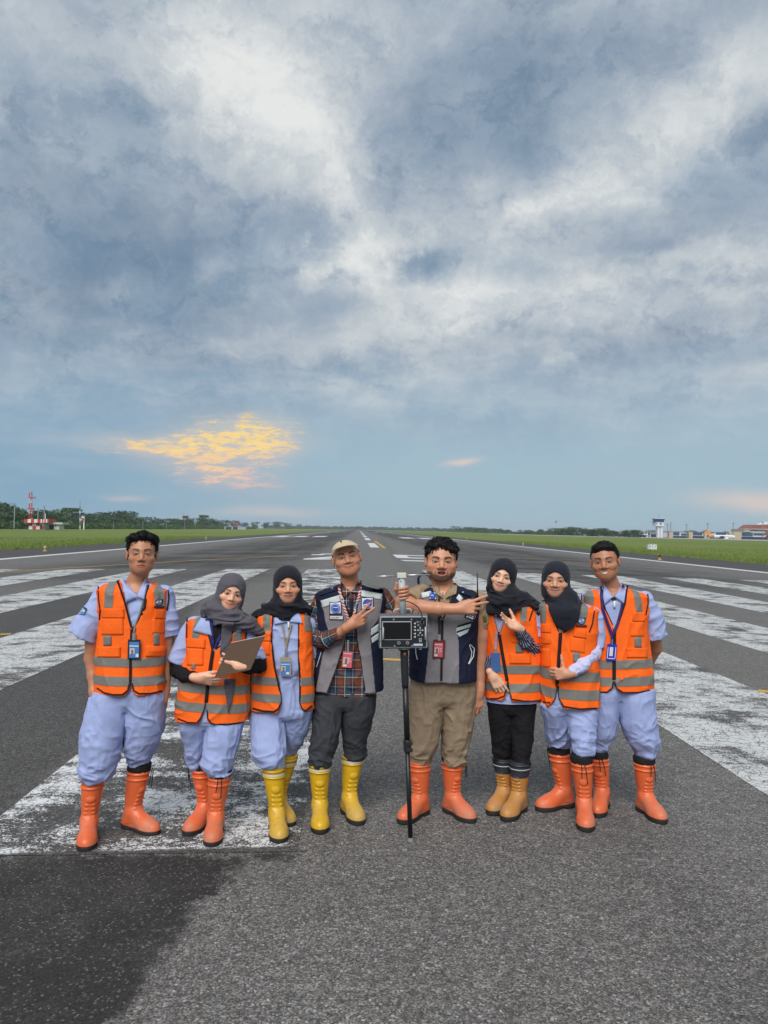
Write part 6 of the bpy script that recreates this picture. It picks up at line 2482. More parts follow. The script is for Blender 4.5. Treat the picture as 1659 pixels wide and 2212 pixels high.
def standard_vest(p, tapes=(), bands=(), pockets=(), squares=(), trims=(), zipper=None, emblem=None):
    """orange work vest furniture: tapes over the shoulders, two bands, pockets, black binding, zip, emblem"""
    for x0, x1, yb in tapes:
        p.band('shoulder_tape', M_TAPE, min(x0[0][1], x1[0][1]), yb, x0=x0, x1=x1)
    for y0, y1, sl in bands:
        p.band('reflective_stripe', M_TAPE, y0, y1, sl)
    for body_, flap_ in pockets:
        p.pocket(body_, flap_, M_VEST)
    for q in squares:
        p.drape('reflective_patch', q, M_TAPE, off=.005, n=3, m=4)
    for path, wd in trims:
        p.ribbon('binding', path, wd, M_TRIM, off=.005)
    if zipper:
        p.ribbon('zip', zipper[0], zipper[1], M_TRIM, off=.0065)
    if emblem:
        (cx, cy), r = emblem
        d = p.disc('emblem', (cx, cy), r, r, M_TRIM, off=.010)
        p.disc('emblem_field', (cx, cy), r * .84, r * .84, M_SKYB, parent=d, off=.012)
        p.drape('emblem_wing', rect4(cx - r * .75, cy + r * .05, cx + r * .8, cy + r * .45, -r * .5), M_EMWHITE, parent=d, off=.014, n=4, m=2, thick=.001)
        p.drape('emblem_wing', rect4(cx - r * .1, cy - r * .35, cx + r * .25, cy + r * .2, -r * .4), M_EMRED, parent=d, off=.015, n=2, m=2, thick=.001)
        p.drape('emblem_point', [(cx + r * .65, cy - r * .75), (cx + r * 1.2, cy - r * .95), (cx + r * 1.05, cy - r * .1), (cx + r * .8, cy + .1)], M_TRIM, parent=d, off=.010, n=2, m=2, thick=.001)
        p.drape('name_strip', rect4(cx - r * 1.45, cy + r * 1.05, cx + r * 1.5, cy + r * 1.62, r * .12), M_NAMERED, off=.009, n=6, m=2, thick=.002)


def rect4(x0, y0, x1, y1, skew=0.0):
    """corners TL,TR,BR,BL; skew drops the right side"""
    return [(x0, y0), (x1, y0 + skew), (x1, y1 + skew), (x0, y1)]
# ================================================================== the eight people, from picture left to right
def head_c(p, x, y, dy=-.02):
    q = at(*p.Z(x, y), p.Y + dy - .085)
    return (q.x, q.y + .085, q.z)


SK1, SK2, SK3, SK4 = lin(182, 128, 98), lin(224, 172, 144), lin(210, 152, 122), lin(196, 138, 108)
SK5, SK6, SK7, SK8 = lin(200, 142, 112), lin(228, 180, 150), lin(204, 150, 122), lin(178, 122, 92)


def person_1():
    p = Person(Z1, 'young man in an orange vest and lavender uniform, hands in pockets, orange boots', [((143, 2138), (185, 1660), -4, 'orange', None), ((604, 2030), (484, 1606), 44, 'orange', 20)], SK1)
    p.boots()
    p.trousers([(1060, 218, 642, .100), (1120, 205, 650, .105), (1180, 195, 650, .105), (1230, 225, 610, .08)],
               [(1090, 200, 430, .95), (1180, 168, 425, .95), (1330, 128, 396, .95), (1420, 116, 378), (1520, 120, 362), (1600, 107, 338), (1640, 112, 322), (1662, 128, 300), (1685, 140, 245)],
               [(1090, 410, 655, .95), (1180, 402, 664, .95), (1330, 398, 652, .95), (1420, 398, 620), (1480, 404, 590), (1530, 412, 562), (1560, 424, 548), (1578, 434, 536)], M_PANTS, .014, 11)
    p.set_torso([(378, 405, 512, .050, .02), (398, 345, 560, .075, .015), (418, 262, 632, .092, .01), (450, 218, 678, .105), (540, 224, 676, .118), (680, 230, 662, .122), (850, 216, 655, .118), (1000, 207, 650, .118), (1120, 210, 648, .12)])
    h = Head(head_c(p, 480, 222), .236, yaw=p.face - 3, pitch=-4, roll=1, eye=.62, jaw=.92, width=.94, smile=.0, beard='light', brow=1.1)
    nk = (h.w((0, .03, -.075)), p.pt(455, 450, .02), .052, .060)
    p.body(h, [[(262, 492, .0, 44), (190, 700, .0, 47), (178, 890, .02, 40), (190, 1000, .0, 33), (197, 1105, -.03, 30), (215, 1180, -.05, 34)],
               [(645, 492, .02, 42), (668, 760, .05, 42), (668, 900, .06, 36), (655, 1090, .03, 30), (640, 1160, .0, 32)]], nk)
    p.hair(h, 'wavy', 4)
    nkc = p.pt(455, 415, .005)
    p.shirt([[(270, 480, .01, 72), (205, 600, .0, 82), (122, 738, .0, 100)], [(640, 480, .02, 68), (672, 620, .02, 62), (688, 742, .03, 52)]], M_SHIRT,
            neck=(nkc, p.pt(455, 330, .0), .058), cuts=[(p.front([(386, 340), (528, 345), (524, 400), (472, 494), (398, 410)], -.10), p.Y - .4, p.Y - .01)], collar=(tuple(p.pt(452, 412, .01)), .066, .064, .45), seed=4)
    p.vest(M_VEST, cuts=[[(352, 360), (545, 360), (548, 410), (522, 560), (478, 660), (446, 706), (436, 690), (396, 530), (350, 400)], [(428, 1050), (440, 1050), (452, 1098), (490, 1140), (380, 1140), (416, 1098)]],
           neck=(nkc, p.pt(455, 330, .02), .075), seed=5)
    standard_vest(p, tapes=[(((266, 400), (264, 558)), ((326, 400), (322, 558)), 558), (((575, 400), (592, 560)), ((630, 400), (646, 560)), 562)],
                  bands=[(880, 936, 0), (998, 1056, .0)],
                  pockets=[(rect4(246, 628, 386, 738), rect4(247, 568, 390, 628)), (rect4(574, 634, 655, 728), rect4(588, 575, 657, 632)), (None, rect4(217, 814, 366, 880)), (None, rect4(530, 810, 655, 876))],
                  squares=[rect4(257, 742, 308, 808), rect4(582, 728, 620, 806)],
                  trims=[([(348, 386), (396, 528), (437, 690)], 13), ([(549, 402), (523, 560), (480, 655), (446, 700)], 13), ([(224, 424), (226, 500), (236, 580), (232, 640)], 10), ([(674, 446), (680, 500), (668, 580)], 10),
                         ([(215, 1080), (260, 1110), (320, 1124), (380, 1122), (414, 1096), (426, 1050)], 10), ([(442, 1050), (452, 1096), (486, 1116), (560, 1116), (640, 1098)], 10)],
                  zipper=([(440, 700), (432, 880), (430, 1055)], 17), emblem=((616, 526), 22))
    for q in ([(384, 352), (402, 425), (470, 500), (402, 530)], [(528, 368), (536, 400), (520, 510), (470, 492)]):
        p.drape('collar', [q[0], q[1], q[2], q[3]] if q[0][0] < 450 else [q[0], q[1], q[2], q[3]], M_SHIRT, parent=None, off=.014, n=6, m=6)
    # sleeve badge
    p.drape('sleeve_patch', [(122, 548), (152, 568), (138, 610), (96, 606)], M_SKYB, off=.004, bvh=bvh_of(p.shirtVF), n=5, m=5)
    p.disc('patch_emblem', (124, 578), 17, 9, M_EMWHITE, off=.006, bvh=bvh_of(p.shirtVF), rot=20)
    lanyard(p, 'grey lanyard with blue badge in dark holder, on the man with hands in pockets', M_TAPE, [[(516, 510), (492, 600), (462, 680), (452, 730)]], 11, (416, 768, 495, 892), M_BPLAS,
            photo=[('badge_face', (425, 784, 486, 884), M_IDBLUE, .003), ('portrait', (428, 824, 458, 862), M_IDPHOTO, .0042), ('portrait_figure', (437, 834, 450, 862), M_IDFACE, .0052), ('badge_line', (426, 806, 484, 813), M_IDWHITE, .0042), ('code_mark', (466, 860, 484, 880), M_IDWHITE, .0042)], clip=(444, 727, 464, 770))
    return p


P1 = person_1()
def tails_on(p, polys, mt):
    for q in polys:
        p.drape('scarf_tail', q, mt, parent=p.hijab_o, off=.016, n=6, m=12, thick=.006)


def person_2():
    p = Person(Z2, 'woman in a grey headscarf and orange vest holding a brown clipboard', [((212, 2018), (310, 1518), -32, 'orange', -60), ((392, 2098), (447, 1575), -6, 'orange', 5)], SK2)
    p.boots()
    p.trousers([(1130, 165, 635, .105), (1190, 172, 628, .108), (1235, 205, 590, .085)],
               [(1150, 160, 405, .95), (1220, 165, 395), (1300, 182, 374), (1400, 205, 352), (1450, 216, 342), (1490, 222, 340), (1512, 238, 345), (1535, 262, 350)],
               [(1150, 365, 635, .95), (1220, 358, 620), (1300, 350, 602), (1400, 340, 572), (1480, 328, 547), (1528, 333, 547), (1552, 358, 537), (1580, 380, 520)], M_PANTS, .014, 21)
    p.set_torso([(398, 440, 560, .05, .02), (416, 340, 610, .08, .01), (440, 245, 640, .095), (472, 212, 660, .105), (560, 208, 662, .115), (700, 208, 662, .12), (850, 165, 664, .122), (1000, 148, 668, .125), (1100, 142, 664, .125), (1192, 142, 650, .125)])
    h = Head(head_c(p, 517, 256), .206, yaw=p.face + 6, pitch=4, roll=13, eye=1.0, smile=.95, jaw=.92, width=1.0, cheek=1.1, ears=False, lines=False, nose=1.05)
    nk = (h.w((0, .03, -.07)), p.pt(480, 440, .02), .046, .055)
    Lw, Rw = p.pt(292, 866, -.185), p.pt(598, 786, -.215)
    p.body(h, [[(262, 490, .0, 45), (140, 815, .0, 40), (292, 866, -.185, 28)], [(630, 520, .0, 45), (745, 775, -.02, 42), (598, 786, -.215, 28)]], nk,
           hands=[dict(wrist=Lw, direction=(1, -.05, -.12), palm=(0, .8, .45), size=.95, curl=(.18, .2, .24, .3), thumb=(.35, .4), spread=.04, side=1),
                  dict(wrist=Rw, direction=(-1, -.05, .05), palm=(0, 1, .15), size=.92, curl=(.50, .52, .54, .56), thumb=(.55, .1), spread=.0, side=-1)])
    p.shirt([[(270, 482, .0, 66), (205, 610, .0, 76), (148, 748, .0, 84)], [(630, 525, .0, 62), (690, 640, -.01, 68), (738, 748, -.03, 68)]], M_SHIRT, seed=14)
    p.sleeve('undersleeve', [(150, 720, .0, 50), (142, 810, -.01, 50), (200, 845, -.09, 44), (268, 862, -.165, 36)], M_BLACKC, 5)
    p.sleeve('undersleeve', [(735, 715, -.02, 50), (740, 776, -.05, 48), (670, 788, -.14, 42), (606, 786, -.205, 35)], M_BLACKC, 6)
    p.vest(M_VEST, cuts=[[(325, 380), (620, 400), (600, 470), (560, 540), (500, 600), (430, 660), (402, 672), (376, 570), (335, 450)], [(352, 1040), (360, 1090), (364, 1160), (410, 1230), (270, 1230), (308, 1170), (338, 1095)]], seed=15)
    standard_vest(p, tapes=[(((268, 420), (248, 575)), ((322, 420), (302, 575)), 577), (((560, 430), (553, 585)), ((615, 430), (608, 585)), 586)],
                  bands=[(908, 972, -.055), (1042, 1108, -.05)],
                  pockets=[(rect4(214, 650, 332, 775), rect4(208, 577, 345, 645, 6))], squares=[rect4(245, 762, 275, 800)],
                  trims=[([(345, 470), (378, 575), (400, 668)], 13), ([(580, 500), (500, 600), (420, 662)], 11), ([(216, 430), (212, 520), (212, 620)], 10), ([(652, 500), (640, 580)], 9),
                         ([(144, 1160), (220, 1190), (285, 1192), (312, 1160), (340, 1085), (352, 1040)], 10), ([(358, 1070), (364, 1160), (392, 1198), (500, 1206), (645, 1186)], 10)],
                  zipper=([(402, 668), (385, 780), (366, 920), (352, 1045)], 24))
    p.drape('undershirt', [(385, 430), (470, 440), (462, 560), (400, 650)], M_BLACKC, off=.006)
    p.drape('collar', [(338, 398), (372, 430), (395, 560), (256, 526)], M_SHIRT, off=.014)
    p.drape('collar', [(560, 470), (606, 480), (608, 532), (550, 525)], M_SHIRT, off=.012)
    p.hijab(h, M_HGREY, [[(360, 330), (338, 385), (352, 420), (450, 470), (560, 480), (650, 478), (700, 500), (742, 552), (752, 520), (715, 465), (640, 425), (570, 395), (540, 370), (450, 350)]],
            neck_to=tuple(p.pt(475, 425, -.01)), nr=.088, seed=7, grow=.026, extra=[(tuple(p.pt(365, 350, .02)), (.028, .06, .045))], amp=.018, fold=(12, 12, 46), drapes=[[(430, 385, -.02, 88), (540, 425, -.07, 58), (650, 468, -.06, 40), (742, 535, -.03, 26)], [(440, 370, .03, 80), (375, 395, .02, 50)]])
    tails_on(p, [[(472, 455), (560, 462), (528, 620), (452, 690)], [(452, 680), (530, 615), (505, 745), (468, 745)], [(478, 872), (567, 872), (540, 1040), (512, 1120)]], M_HGREY)
    lanyard(p, 'navy printed lanyard hanging at the neck of the clipboard holder', M_LANY, [[(392, 445), (396, 540), (404, 648)], [(462, 545), (440, 600), (418, 645)]], 22, None, None)
    # clipboard (held, so a thing of its own)
    q = [p.pt(527, 612, -.20), p.pt(782, 560, -.17), p.pt(690, 800, -.235), p.pt(414, 862, -.262)]
    q[2] = q[1] + (q[3] - q[0])
    c = sum(q, Vector()) / 4
    n = (q[1] - q[0]).cross(q[3] - q[0]).normalized()
    if n.y > 0: n = -n
    e = empty('clipboard', c, 'brown hardboard clipboard held against the orange vest', 'clipboard')
    MB().prism([v - c for v in q], -n * .004).build('board', mat('hardboard', (0.090, 0.052, 0.030), 0.7, 0.15, 30, bump=0.1, bscale=200), e, bevel=.001)
    sh = (q[1] - q[0]) * .04
    MB().prism([(v - c) * .985 - n * .006 + Vector((0.004, 0, .005)) for v in q], -n * .002).build('paper', M_EMWHITE, e)
    mid = (q[0] + q[1]) / 2 - c
    ax_ = (q[1] - q[0]).normalized()
    dn = (q[3] - q[0]).normalized()
    MB().prism([mid - ax_ * .05 - n * .010, mid + ax_ * .05 - n * .010, mid + ax_ * .05 + dn * .03 - n * .010, mid - ax_ * .05 + dn * .03 - n * .010], -n * .006).build('clip', M_STEEL, e)
    return p


M_LANY = mat('navy_lanyard', (0.022, 0.020, 0.12), 0.6, 0.5, 160)
M_LANYP = mat('purple_lanyard', (0.035, 0.018, 0.11), 0.6, 0.55, 160)
P2 = person_2()


def person_3():
    p = Person(Z2, 'woman in a black headscarf, open orange vest and yellow boots', [((890, 2070), (833, 1508), 6, 'yellow', None), ((970, 1950), (948, 1432), 24, 'yellow', None)], SK3)
    p.boots()
    p.trousers([(842, 775, 1050, .098), (950, 735, 1080, .106), (1060, 702, 1105, .108), (1130, 695, 1110, .106), (1175, 725, 1075, .085)],
               [(1090, 690, 925, .95), (1170, 678, 922, .95), (1250, 682, 924), (1350, 690, 932), (1430, 700, 934), (1470, 724, 928), (1497, 752, 918), (1520, 775, 900)],
               [(1090, 890, 1118, .95), (1170, 902, 1110, .95), (1250, 914, 1090), (1330, 926, 1060), (1380, 930, 1030), (1412, 932, 1006), (1440, 930, 985)], M_PANTS, .013, 31)
    p.set_torso([(372, 880, 995, .05, .02), (392, 805, 1062, .08, .01), (418, 735, 1105, .095), (468, 706, 1122, .105), (600, 702, 1128, .115), (800, 690, 1130, .118), (950, 676, 1135, .122), (1110, 674, 1128, .125)])
    h = Head(head_c(p, 937, 201), .213, yaw=p.face + 1, pitch=0, roll=-1, eye=.8, smile=.7, jaw=.95, width=1.02, cheek=1.1, ears=False, lines=False, nose=1.1, lipc=(.36, .085, .085))
    nk = (h.w((0, .03, -.07)), p.pt(935, 420, .02), .046, .055)
    p.body(h, [[(730, 480, .02, 42), (690, 800, .04, 36), (672, 1040, .0, 27)], [(1100, 480, .02, 42), (1125, 760, .05, 36), (1118, 1000, .06, 27)]], nk,
           hands=[dict(wrist=p.pt(672, 1050, .0), direction=(.08, -.1, -1), palm=(1, 0, 0), size=.9, curl=(.2, .25, .3, .3), thumb=(.3, .3), spread=.03, side=1)])
    p.shirt([[(735, 480, .02, 52), (700, 600, .03, 55), (690, 720, .04, 55)], [(1095, 480, .02, 52), (1115, 600, .03, 50), (1120, 720, .04, 50)]], M_SHIRT, hem=(860, 770, 1055, .102), seed=24,
            collar=(tuple(p.pt(935, 405, .005)), .062, .06, .45))
    p.vest(M_VEST, cuts=[[(838, 350), (1024, 350), (1030, 470), (1026, 700), (1038, 900), (1034, 1040), (1050, 1085), (1080, 1140), (850, 1140), (896, 1080), (897, 1000), (850, 780), (824, 600)]], seed=25)
    standard_vest(p, tapes=[(((762, 380), (764, 525)), ((818, 380), (822, 525)), 525), (((1058, 370), (1070, 520)), ((1110, 370), (1122, 520)), 520)],
                  bands=[(850, 908, -.02), (970, 1030, -.03)], pockets=[(rect4(716, 600, 815, 700), rect4(718, 530, 822, 598))],
                  trims=[([(838, 385), (826, 595)], 9), ([(826, 595), (850, 785), (893, 985), (899, 1040), (880, 1088), (845, 1112), (760, 1106), (690, 1086)], 13),
                         ([(1028, 470), (1025, 700), (1036, 900), (1034, 1040), (1050, 1085), (1072, 1108), (1125, 1066)], 13), ([(716, 410), (730, 500), (742, 560)], 9)])
    p.drape('undershirt', [(905, 395), (985, 395), (965, 440), (935, 462)], M_BLACKC, off=.006)
    p.drape('collar', [(850, 392), (905, 408), (952, 458), (850, 478)], M_SHIRT, off=.014)
    p.drape('collar', [(985, 408), (1026, 385), (1055, 470), (960, 458)], M_SHIRT, off=.014)
    p.drape('zip_pull', [(945, 458), (958, 458), (958, 506), (946, 506)], M_WPLAS, off=.016, n=2, m=3)
    p.hijab(h, M_HBLACK, [[(880, 280), (815, 328), (735, 358), (690, 395), (676, 432), (700, 432), (760, 392), (850, 392), (925, 418), (960, 412), (1015, 380), (1118, 350), (1105, 335), (1045, 316), (1000, 280)]],
            neck_to=tuple(p.pt(935, 385, .0)), nr=.085, seed=8, grow=.024, amp=.014, opening=(.063, .086, -.028), fold=(12, 12, 40), drapes=[[(935, 345, .0, 95), (815, 375, .0, 52), (690, 418, .03, 24)], [(935, 345, .0, 95), (1040, 355, .0, 46), (1112, 352, .03, 14)], [(930, 360, -.05, 70), (930, 395, -.06, 45)]])
    lanyard(p, 'beige lanyard with a blue-faced badge, on the woman with the open vest', mat('beige_strap', (0.30, 0.25, 0.17), 0.8, 0.1, 60), [[(906, 480), (922, 560), (934, 640)], [(972, 478), (952, 560), (934, 640), (931, 715)]], 14, (892, 716, 970, 852),
            mat('beige_holder', (0.34, 0.28, 0.19), 0.5, 0.1, 60), photo=[('badge_face', (897, 750, 960, 846), M_IDBLUE, .003), ('portrait', (900, 780, 930, 816), M_IDPHOTO, .0042), ('portrait_figure', (908, 786, 923, 816), M_IDFACE, .005), ('badge_line', (898, 764, 958, 770), M_IDWHITE, .0042), ('code_mark', (934, 824, 956, 840), M_IDWHITE, .0042)], clip=(924, 655, 940, 715))
    return p


P3 = person_3()
NAVY, GREYV = np.array([0.010, 0.013, 0.034]), np.array([0.215, 0.20, 0.215])


def panel_colour(p, polys):
    P = [p.front(q, -.12) for q in polys]

    def fn(V):
        C = np.tile(NAVY, (len(V), 1))
        yc = np.interp(V[:, 2], [r[0] for r in p.T], [r[2] for r in p.T])
        for q in P:
            m = (poly_sdf(V[:, 0], V[:, 2], q) < 0) & (V[:, 1] < yc)
            C[m] = GREYV
        return C
    return fn


def grip(f, c, up, r, z0, skin_r=.0092):
    """four fingers closing round an upright pole of radius r at point c; palm behind, thumb to the left"""
    up = Vector(up).normalized()
    X = Vector((1, 0, 0)); X = (X - up * X.dot(up)).normalized()
    Yv = up.cross(X)
    c = Vector(c)
    for i in range(4):
        base = c + up * (z0 - i * .0195)
        pts = []
        rr = r + skin_r * (.95 if i < 3 else .85)
        for j, a in enumerate((70, 35, 0, -35, -70, -105, -128)):
            ang = R(a + i * 2)
            k = 1.0 + (.10 if j in (2, 4) else 0)
            pts.append(tuple(base + (X * math.cos(ang) + Yv * math.sin(ang)) * rr * k - up * .002 * j) + (skin_r * (1 - .035 * j) * (1 if i < 3 else .88),))
        f.chain(pts, .003)
    f.cone(c + Yv * (r + .016) + X * .012 + up * (z0 + .005), c + Yv * (r + .018) + X * .012 + up * (z0 - .062), .017, .017, .012)
    f.cone(c + Yv * (r + .012) - X * .010 + up * (z0 - .01), c + Yv * (r + .012) - X * .012 + up * (z0 - .06), .017, .018, .012)
    t0 = c + Yv * (r + .006) - X * .022 + up * (z0 - .045)
    t1 = c - X * (r + .016) - Yv * .002 + up * (z0 - .012)
    t2 = c - X * (r + .010) - Yv * .012 + up * (z0 + .022)
    f.cone(t0, t1, .0145, .0115, .008)
    f.cone(t1, t2, .0115, .0085, .006)


GY = ground_at(887, 1817).y            # depth of the instrument pole


def pole_pt(y, dy=0.0):
    """point on the instrument's mast axis at Z3 picture height y"""
    x = 734.0 + (y - 310) * (794.0 - 734.0) / (2095 - 310)
    return at(*Z3(x, y), GY + dy)


def person_4():
    p = Person(Z3, 'man in a cream cap and plaid shirt making a V sign, yellow boots', [((190, 2053), (182, 1568), 2, 'yellow', None), ((455, 1992), (412, 1512), 20, 'yellow', None)], SK4)
    p.boots()
    p.trousers([(1040, 172, 548, .098), (1130, 160, 548, .105), (1190, 165, 540, .10), (1225, 200, 500, .08)],
               [(1110, 150, 352, .95), (1180, 142, 348, .95), (1250, 138, 336), (1350, 132, 326), (1450, 120, 302), (1520, 109, 272), (1556, 113, 263), (1585, 126, 250)],
               [(1110, 325, 556, .95), (1180, 330, 560, .95), (1250, 332, 550), (1350, 335, 521), (1430, 345, 494), (1490, 352, 493), (1522, 358, 489), (1545, 362, 480)], M_CHAR, .012, 41)
    p.set_torso([(378, 330, 452, .055, .02), (396, 290, 500, .080, .01), (415, 215, 580, .097), (442, 165, 620, .107), (475, 156, 628, .112), (560, 165, 610, .117), (700, 162, 604, .12), (850, 150, 602, .122), (950, 150, 604, .122), (1098, 152, 602, .122)])
    h = Head(head_c(p, 365, 207), .226, yaw=p.face + 3, pitch=-9, roll=-12, eye=.62, smile=.95, jaw=1.03, width=1.0, cheek=1.1, nose=1.15, brow=1.1)
    nk = (h.w((0, .03, -.07)), p.pt(390, 430, .02), .053, .060)
    rw = pole_pt(520, .035)
    Lw = p.pt(388, 652, -.195)
    GC = pole_pt(405)
    upv = (pole_pt(310) - pole_pt(800)).normalized()
    p.body(h, [[(185, 480, .0, 46), (148, 735, -.02, 42), (250, 745, -.12, 38), (388, 652, -.195, 28)],
               [(610, 450, .03, 44), (668, 620, .05, 38)]], nk,
           hands=[dict(wrist=Lw, direction=(.83, -.12, .50), palm=(0, 1, .1), size=.98, curl=(.03, .04, .80, .85), thumb=(.05, 1.1), spread=.20, side=1),
                  ] + [dict(wrist=tuple(pole_pt(470, .03)), direction=tuple(upv), palm=(.3, -1, 0), size=.55, curl=(.6, .6, .6, .6), thumb=(.3, .3), spread=.0, side=1)] * 0)
    # right arm up to the pole with its closed hand is rebuilt into the same body surface
    body = p.body_o
    f_lo = np.minimum(np.array(p.pt(668, 640, .05)) - .08, np.array(GC) - .10)
    f_hi = np.maximum(np.array(p.pt(668, 560, .05)) + .08, np.array(GC) + .10)
    f = Field(f_lo, f_hi, .0035)
    f.chain(p.limb([(668, 618, .05, 36)]) + [tuple(pole_pt(600, .06) + Vector((-.025, 0, 0))) + (.032,), tuple(pole_pt(480, .035) + Vector((-.016, 0, 0))) + (.025,)], .02)
    f.cone(pole_pt(480, .035) + Vector((-.016, 0, 0)), pole_pt(445, .032) + Vector((-.004, 0, 0)), .025, .022, .015)
    grip(f, GC, upv, .0205, .012)
    V, F = f.mesh()
    bm = bmesh.new(); bm.from_mesh(body.data)
    me2 = mesh_np('arm', V - p.o, F)
    vcol(me2, 'Col', np.tile(np.array(p.skin[:3]), (len(V), 1)))
    bm.from_mesh(me2)
    for fc in bm.faces: fc.smooth = True
    bm.to_mesh(body.data); bm.free()
    V, F = hair_mesh(h, 'cap', 2)
    p.add('hair', V, F, M_HAIR)
    # cap: crown and curved brim
    k = h.k
    f = Field(h.c - .2 * k, h.c + .2 * k, .0035)
    cw = lambda q: np.array(h.w((q[0] * h.width, q[1], q[2])))
    E = lambda c, r, kk=0.0, op='u': f.ell(cw(c), (r[0] * k * h.width, r[1] * k, r[2] * k), h.Mn, kk * k, op)
    E((0, .016, .038), (.083, .101, .083))
    E((0, .012, .030), (.0795, .098, .0800), .0, 's')
    f.halfspace(cw((0, -.08, .047)), h.Mn @ np.array([0, -.26, -1.0]))
    V, F = f.mesh()
    cap_o = p.add('cap', V, F, M_CAPC)
    f = Field(h.c + h.Mn @ np.array([0, -.09, .06]) * k - .13 * k, h.c + h.Mn @ np.array([0, -.09, .06]) * k + .13 * k, .0022)
    E((0, -.080, .052), (.079, .090, .036))
    E((0, -.080, .0465), (.078, .093, .036), 0, 's')
    f.halfspace(cw((0, -.060, .05)), h.Mn @ np.array([0, 1.0, .15]))
    f.halfspace(cw((0, 0, .046)), h.Mn @ np.array([0, .10, -1.0]))
    V, F = f.mesh()
    p.add('brim', V, F, M_CAPC, cap_o)
    mb = MB().box(tuple(Vector(h.w((-.018, -.078, .103))) - Vector(p.o)), (.011, .006, .009))
    mb.build('cap_emblem', M_TRIM, cap_o)
    # plaid shirt
    p.shirt([[(195, 478, .0, 50), (152, 600, -.01, 50), (150, 735, -.04, 54), (232, 750, -.13, 50), (312, 706, -.175, 40)], [(606, 450, .02, 46), (645, 520, .04, 46), (662, 580, .04, 40)]], M_PLAID,
            hem=(1162, 228, 522, .118), seed=44, plaid=True, collar=(tuple(p.pt(392, 425, .0)), .062, .060, .45), grow=-.014, amp=.010, neck=(p.pt(392, 425, .0), p.pt(392, 340, 0), .054), cuts=[(p.front([(322, 330), (460, 320), (452, 385), (400, 428), (385, 428), (338, 395)], -.10), p.Y - .4, p.Y - .01)])
    sb = bvh_of(p.shirtVF, p.neckVF)
    for q in ([(318, 352), (340, 372), (384, 430), (350, 470)], [(452, 345), (470, 372), (448, 440), (396, 430)]):
        co = p.drape('collar', q, M_PLAID, parent=p.root, off=.016, bvh=sb)
        vvec(co.data, 'pc', to_np(co))
    p.vest(M_VESTV, cuts=[[(318, 360), (462, 350), (452, 420), (442, 500), (425, 610), (438, 760), (465, 900), (490, 1130), (228, 1130), (292, 950), (332, 830), (368, 700), (388, 600), (350, 490)]], seed=45, grow=.002,
           colour=panel_colour(p, [[(192, 520), (330, 478), (400, 620), (340, 860), (245, 1130), (150, 1130), (205, 850), (240, 760), (245, 690), (225, 640), (212, 560)], [(440, 460), (608, 470), (592, 570), (575, 622), (524, 680), (530, 800), (562, 1130), (480, 1130), (455, 900), (418, 650)]]))
    p.drape('reflective_tape', [(190, 486), (316, 448), (326, 488), (206, 532)], M_TAPEW)
    p.drape('reflective_tape', [(466, 414), (606, 440), (598, 478), (462, 456)], M_TAPEW)
    p.drape('reflective_tape', [(528, 676), (580, 640), (580, 690), (528, 722)], M_TAPEW, n=4, m=4)
    p.drape('reflective_tape', [(530, 736), (580, 702), (582, 742), (536, 772)], M_TAPEW, n=4, m=4)
    M_NV = cloth('navy_fabric', tuple(NAVY), 0.85, .08, .2)
    for q, b in (([(185, 428), (300, 386), (305, 412), (185, 452)], (268, 400)), ([(480, 366), (612, 410), (612, 428), (480, 392)], (516, 377))):
        e = p.drape('epaulette', q, M_NV, off=.010)
        p.disc('button', b, 7, 7, M_STEEL, parent=e, off=.016, n=10)
    pa = p.drape('patch_border', rect4(250, 496, 333, 580, -4), M_TRIM, off=.006)
    p.drape('patch_field', rect4(255, 501, 328, 575, -4), M_EMWHITE, parent=pa, off=.009)
    p.disc('patch_roundel', (291, 537), 32, 34, M_ROYAL, parent=pa, off=.0115)
    p.disc('patch_ring', (291, 537), 26, 28, M_EMWHITE, parent=pa, off=.0125)
    p.disc('patch_core', (291, 537), 23, 25, M_ROYAL, parent=pa, off=.0135)
    p.drape('patch_bird', rect4(275, 529, 308, 535, 0), M_EMWHITE, parent=pa, off=.015, n=3, m=2, thick=.001)
    nt = p.drape('name_tape', rect4(250, 584, 346, 613, 2), M_TRIM, off=.006)
    p.drape('name_field', rect4(254, 588, 342, 609, 2), M_EMWHITE, parent=nt, off=.008)
    lettering('RINDA FESTYANA', p.m(9.6), p.hit(298, 599, None, .011), M_TRIM, nt, p.o, rot=1)
    pb = p.drape('patch_border', rect4(463, 465, 547, 548, -4), M_TRIM, off=.006)
    p.drape('patch_field', rect4(468, 470, 542, 543, -4), M_EMWHITE, parent=pb, off=.009)
    p.disc('patch_globe', (505, 505), 30, 30, M_ROYAL, parent=pb, off=.0115)
    p.drape('patch_swoosh', [(472, 520), (478, 514), (536, 492), (520, 512)], M_EMWHITE, parent=pb, off=.013, n=5, m=2, thick=.001)
    p.drape('patch_mark', [(500, 494), (514, 486), (518, 514), (506, 518)], M_EMRED, parent=pb, off=.0135, n=3, m=3, thick=.001)
    p.drape('patch_mark', [(526, 478), (534, 474), (538, 486), (530, 490)], M_EMRED, parent=pb, off=.0135, n=2, m=2, thick=.001)
    lettering('AirNav', p.m(13), p.hit(505, 524, None, .016), M_EMWHITE, pb, p.o)
    p.ribbon('binding', [(322, 385), (350, 488), (388, 600), (368, 700), (332, 830), (292, 950), (236, 1098)], 6, M_TRIM)
    p.ribbon('binding', [(455, 375), (442, 500), (425, 610), (438, 760), (465, 900), (490, 1090)], 6, M_TRIM)
    p.ribbon('pocket_piping', [(195, 830), (180, 880), (164, 930)], 5, M_TAPEW)
    p.drape('placket', [(384, 470), (412, 470), (404, 640), (392, 640)], M_TRIM, off=.004, n=3, m=6)
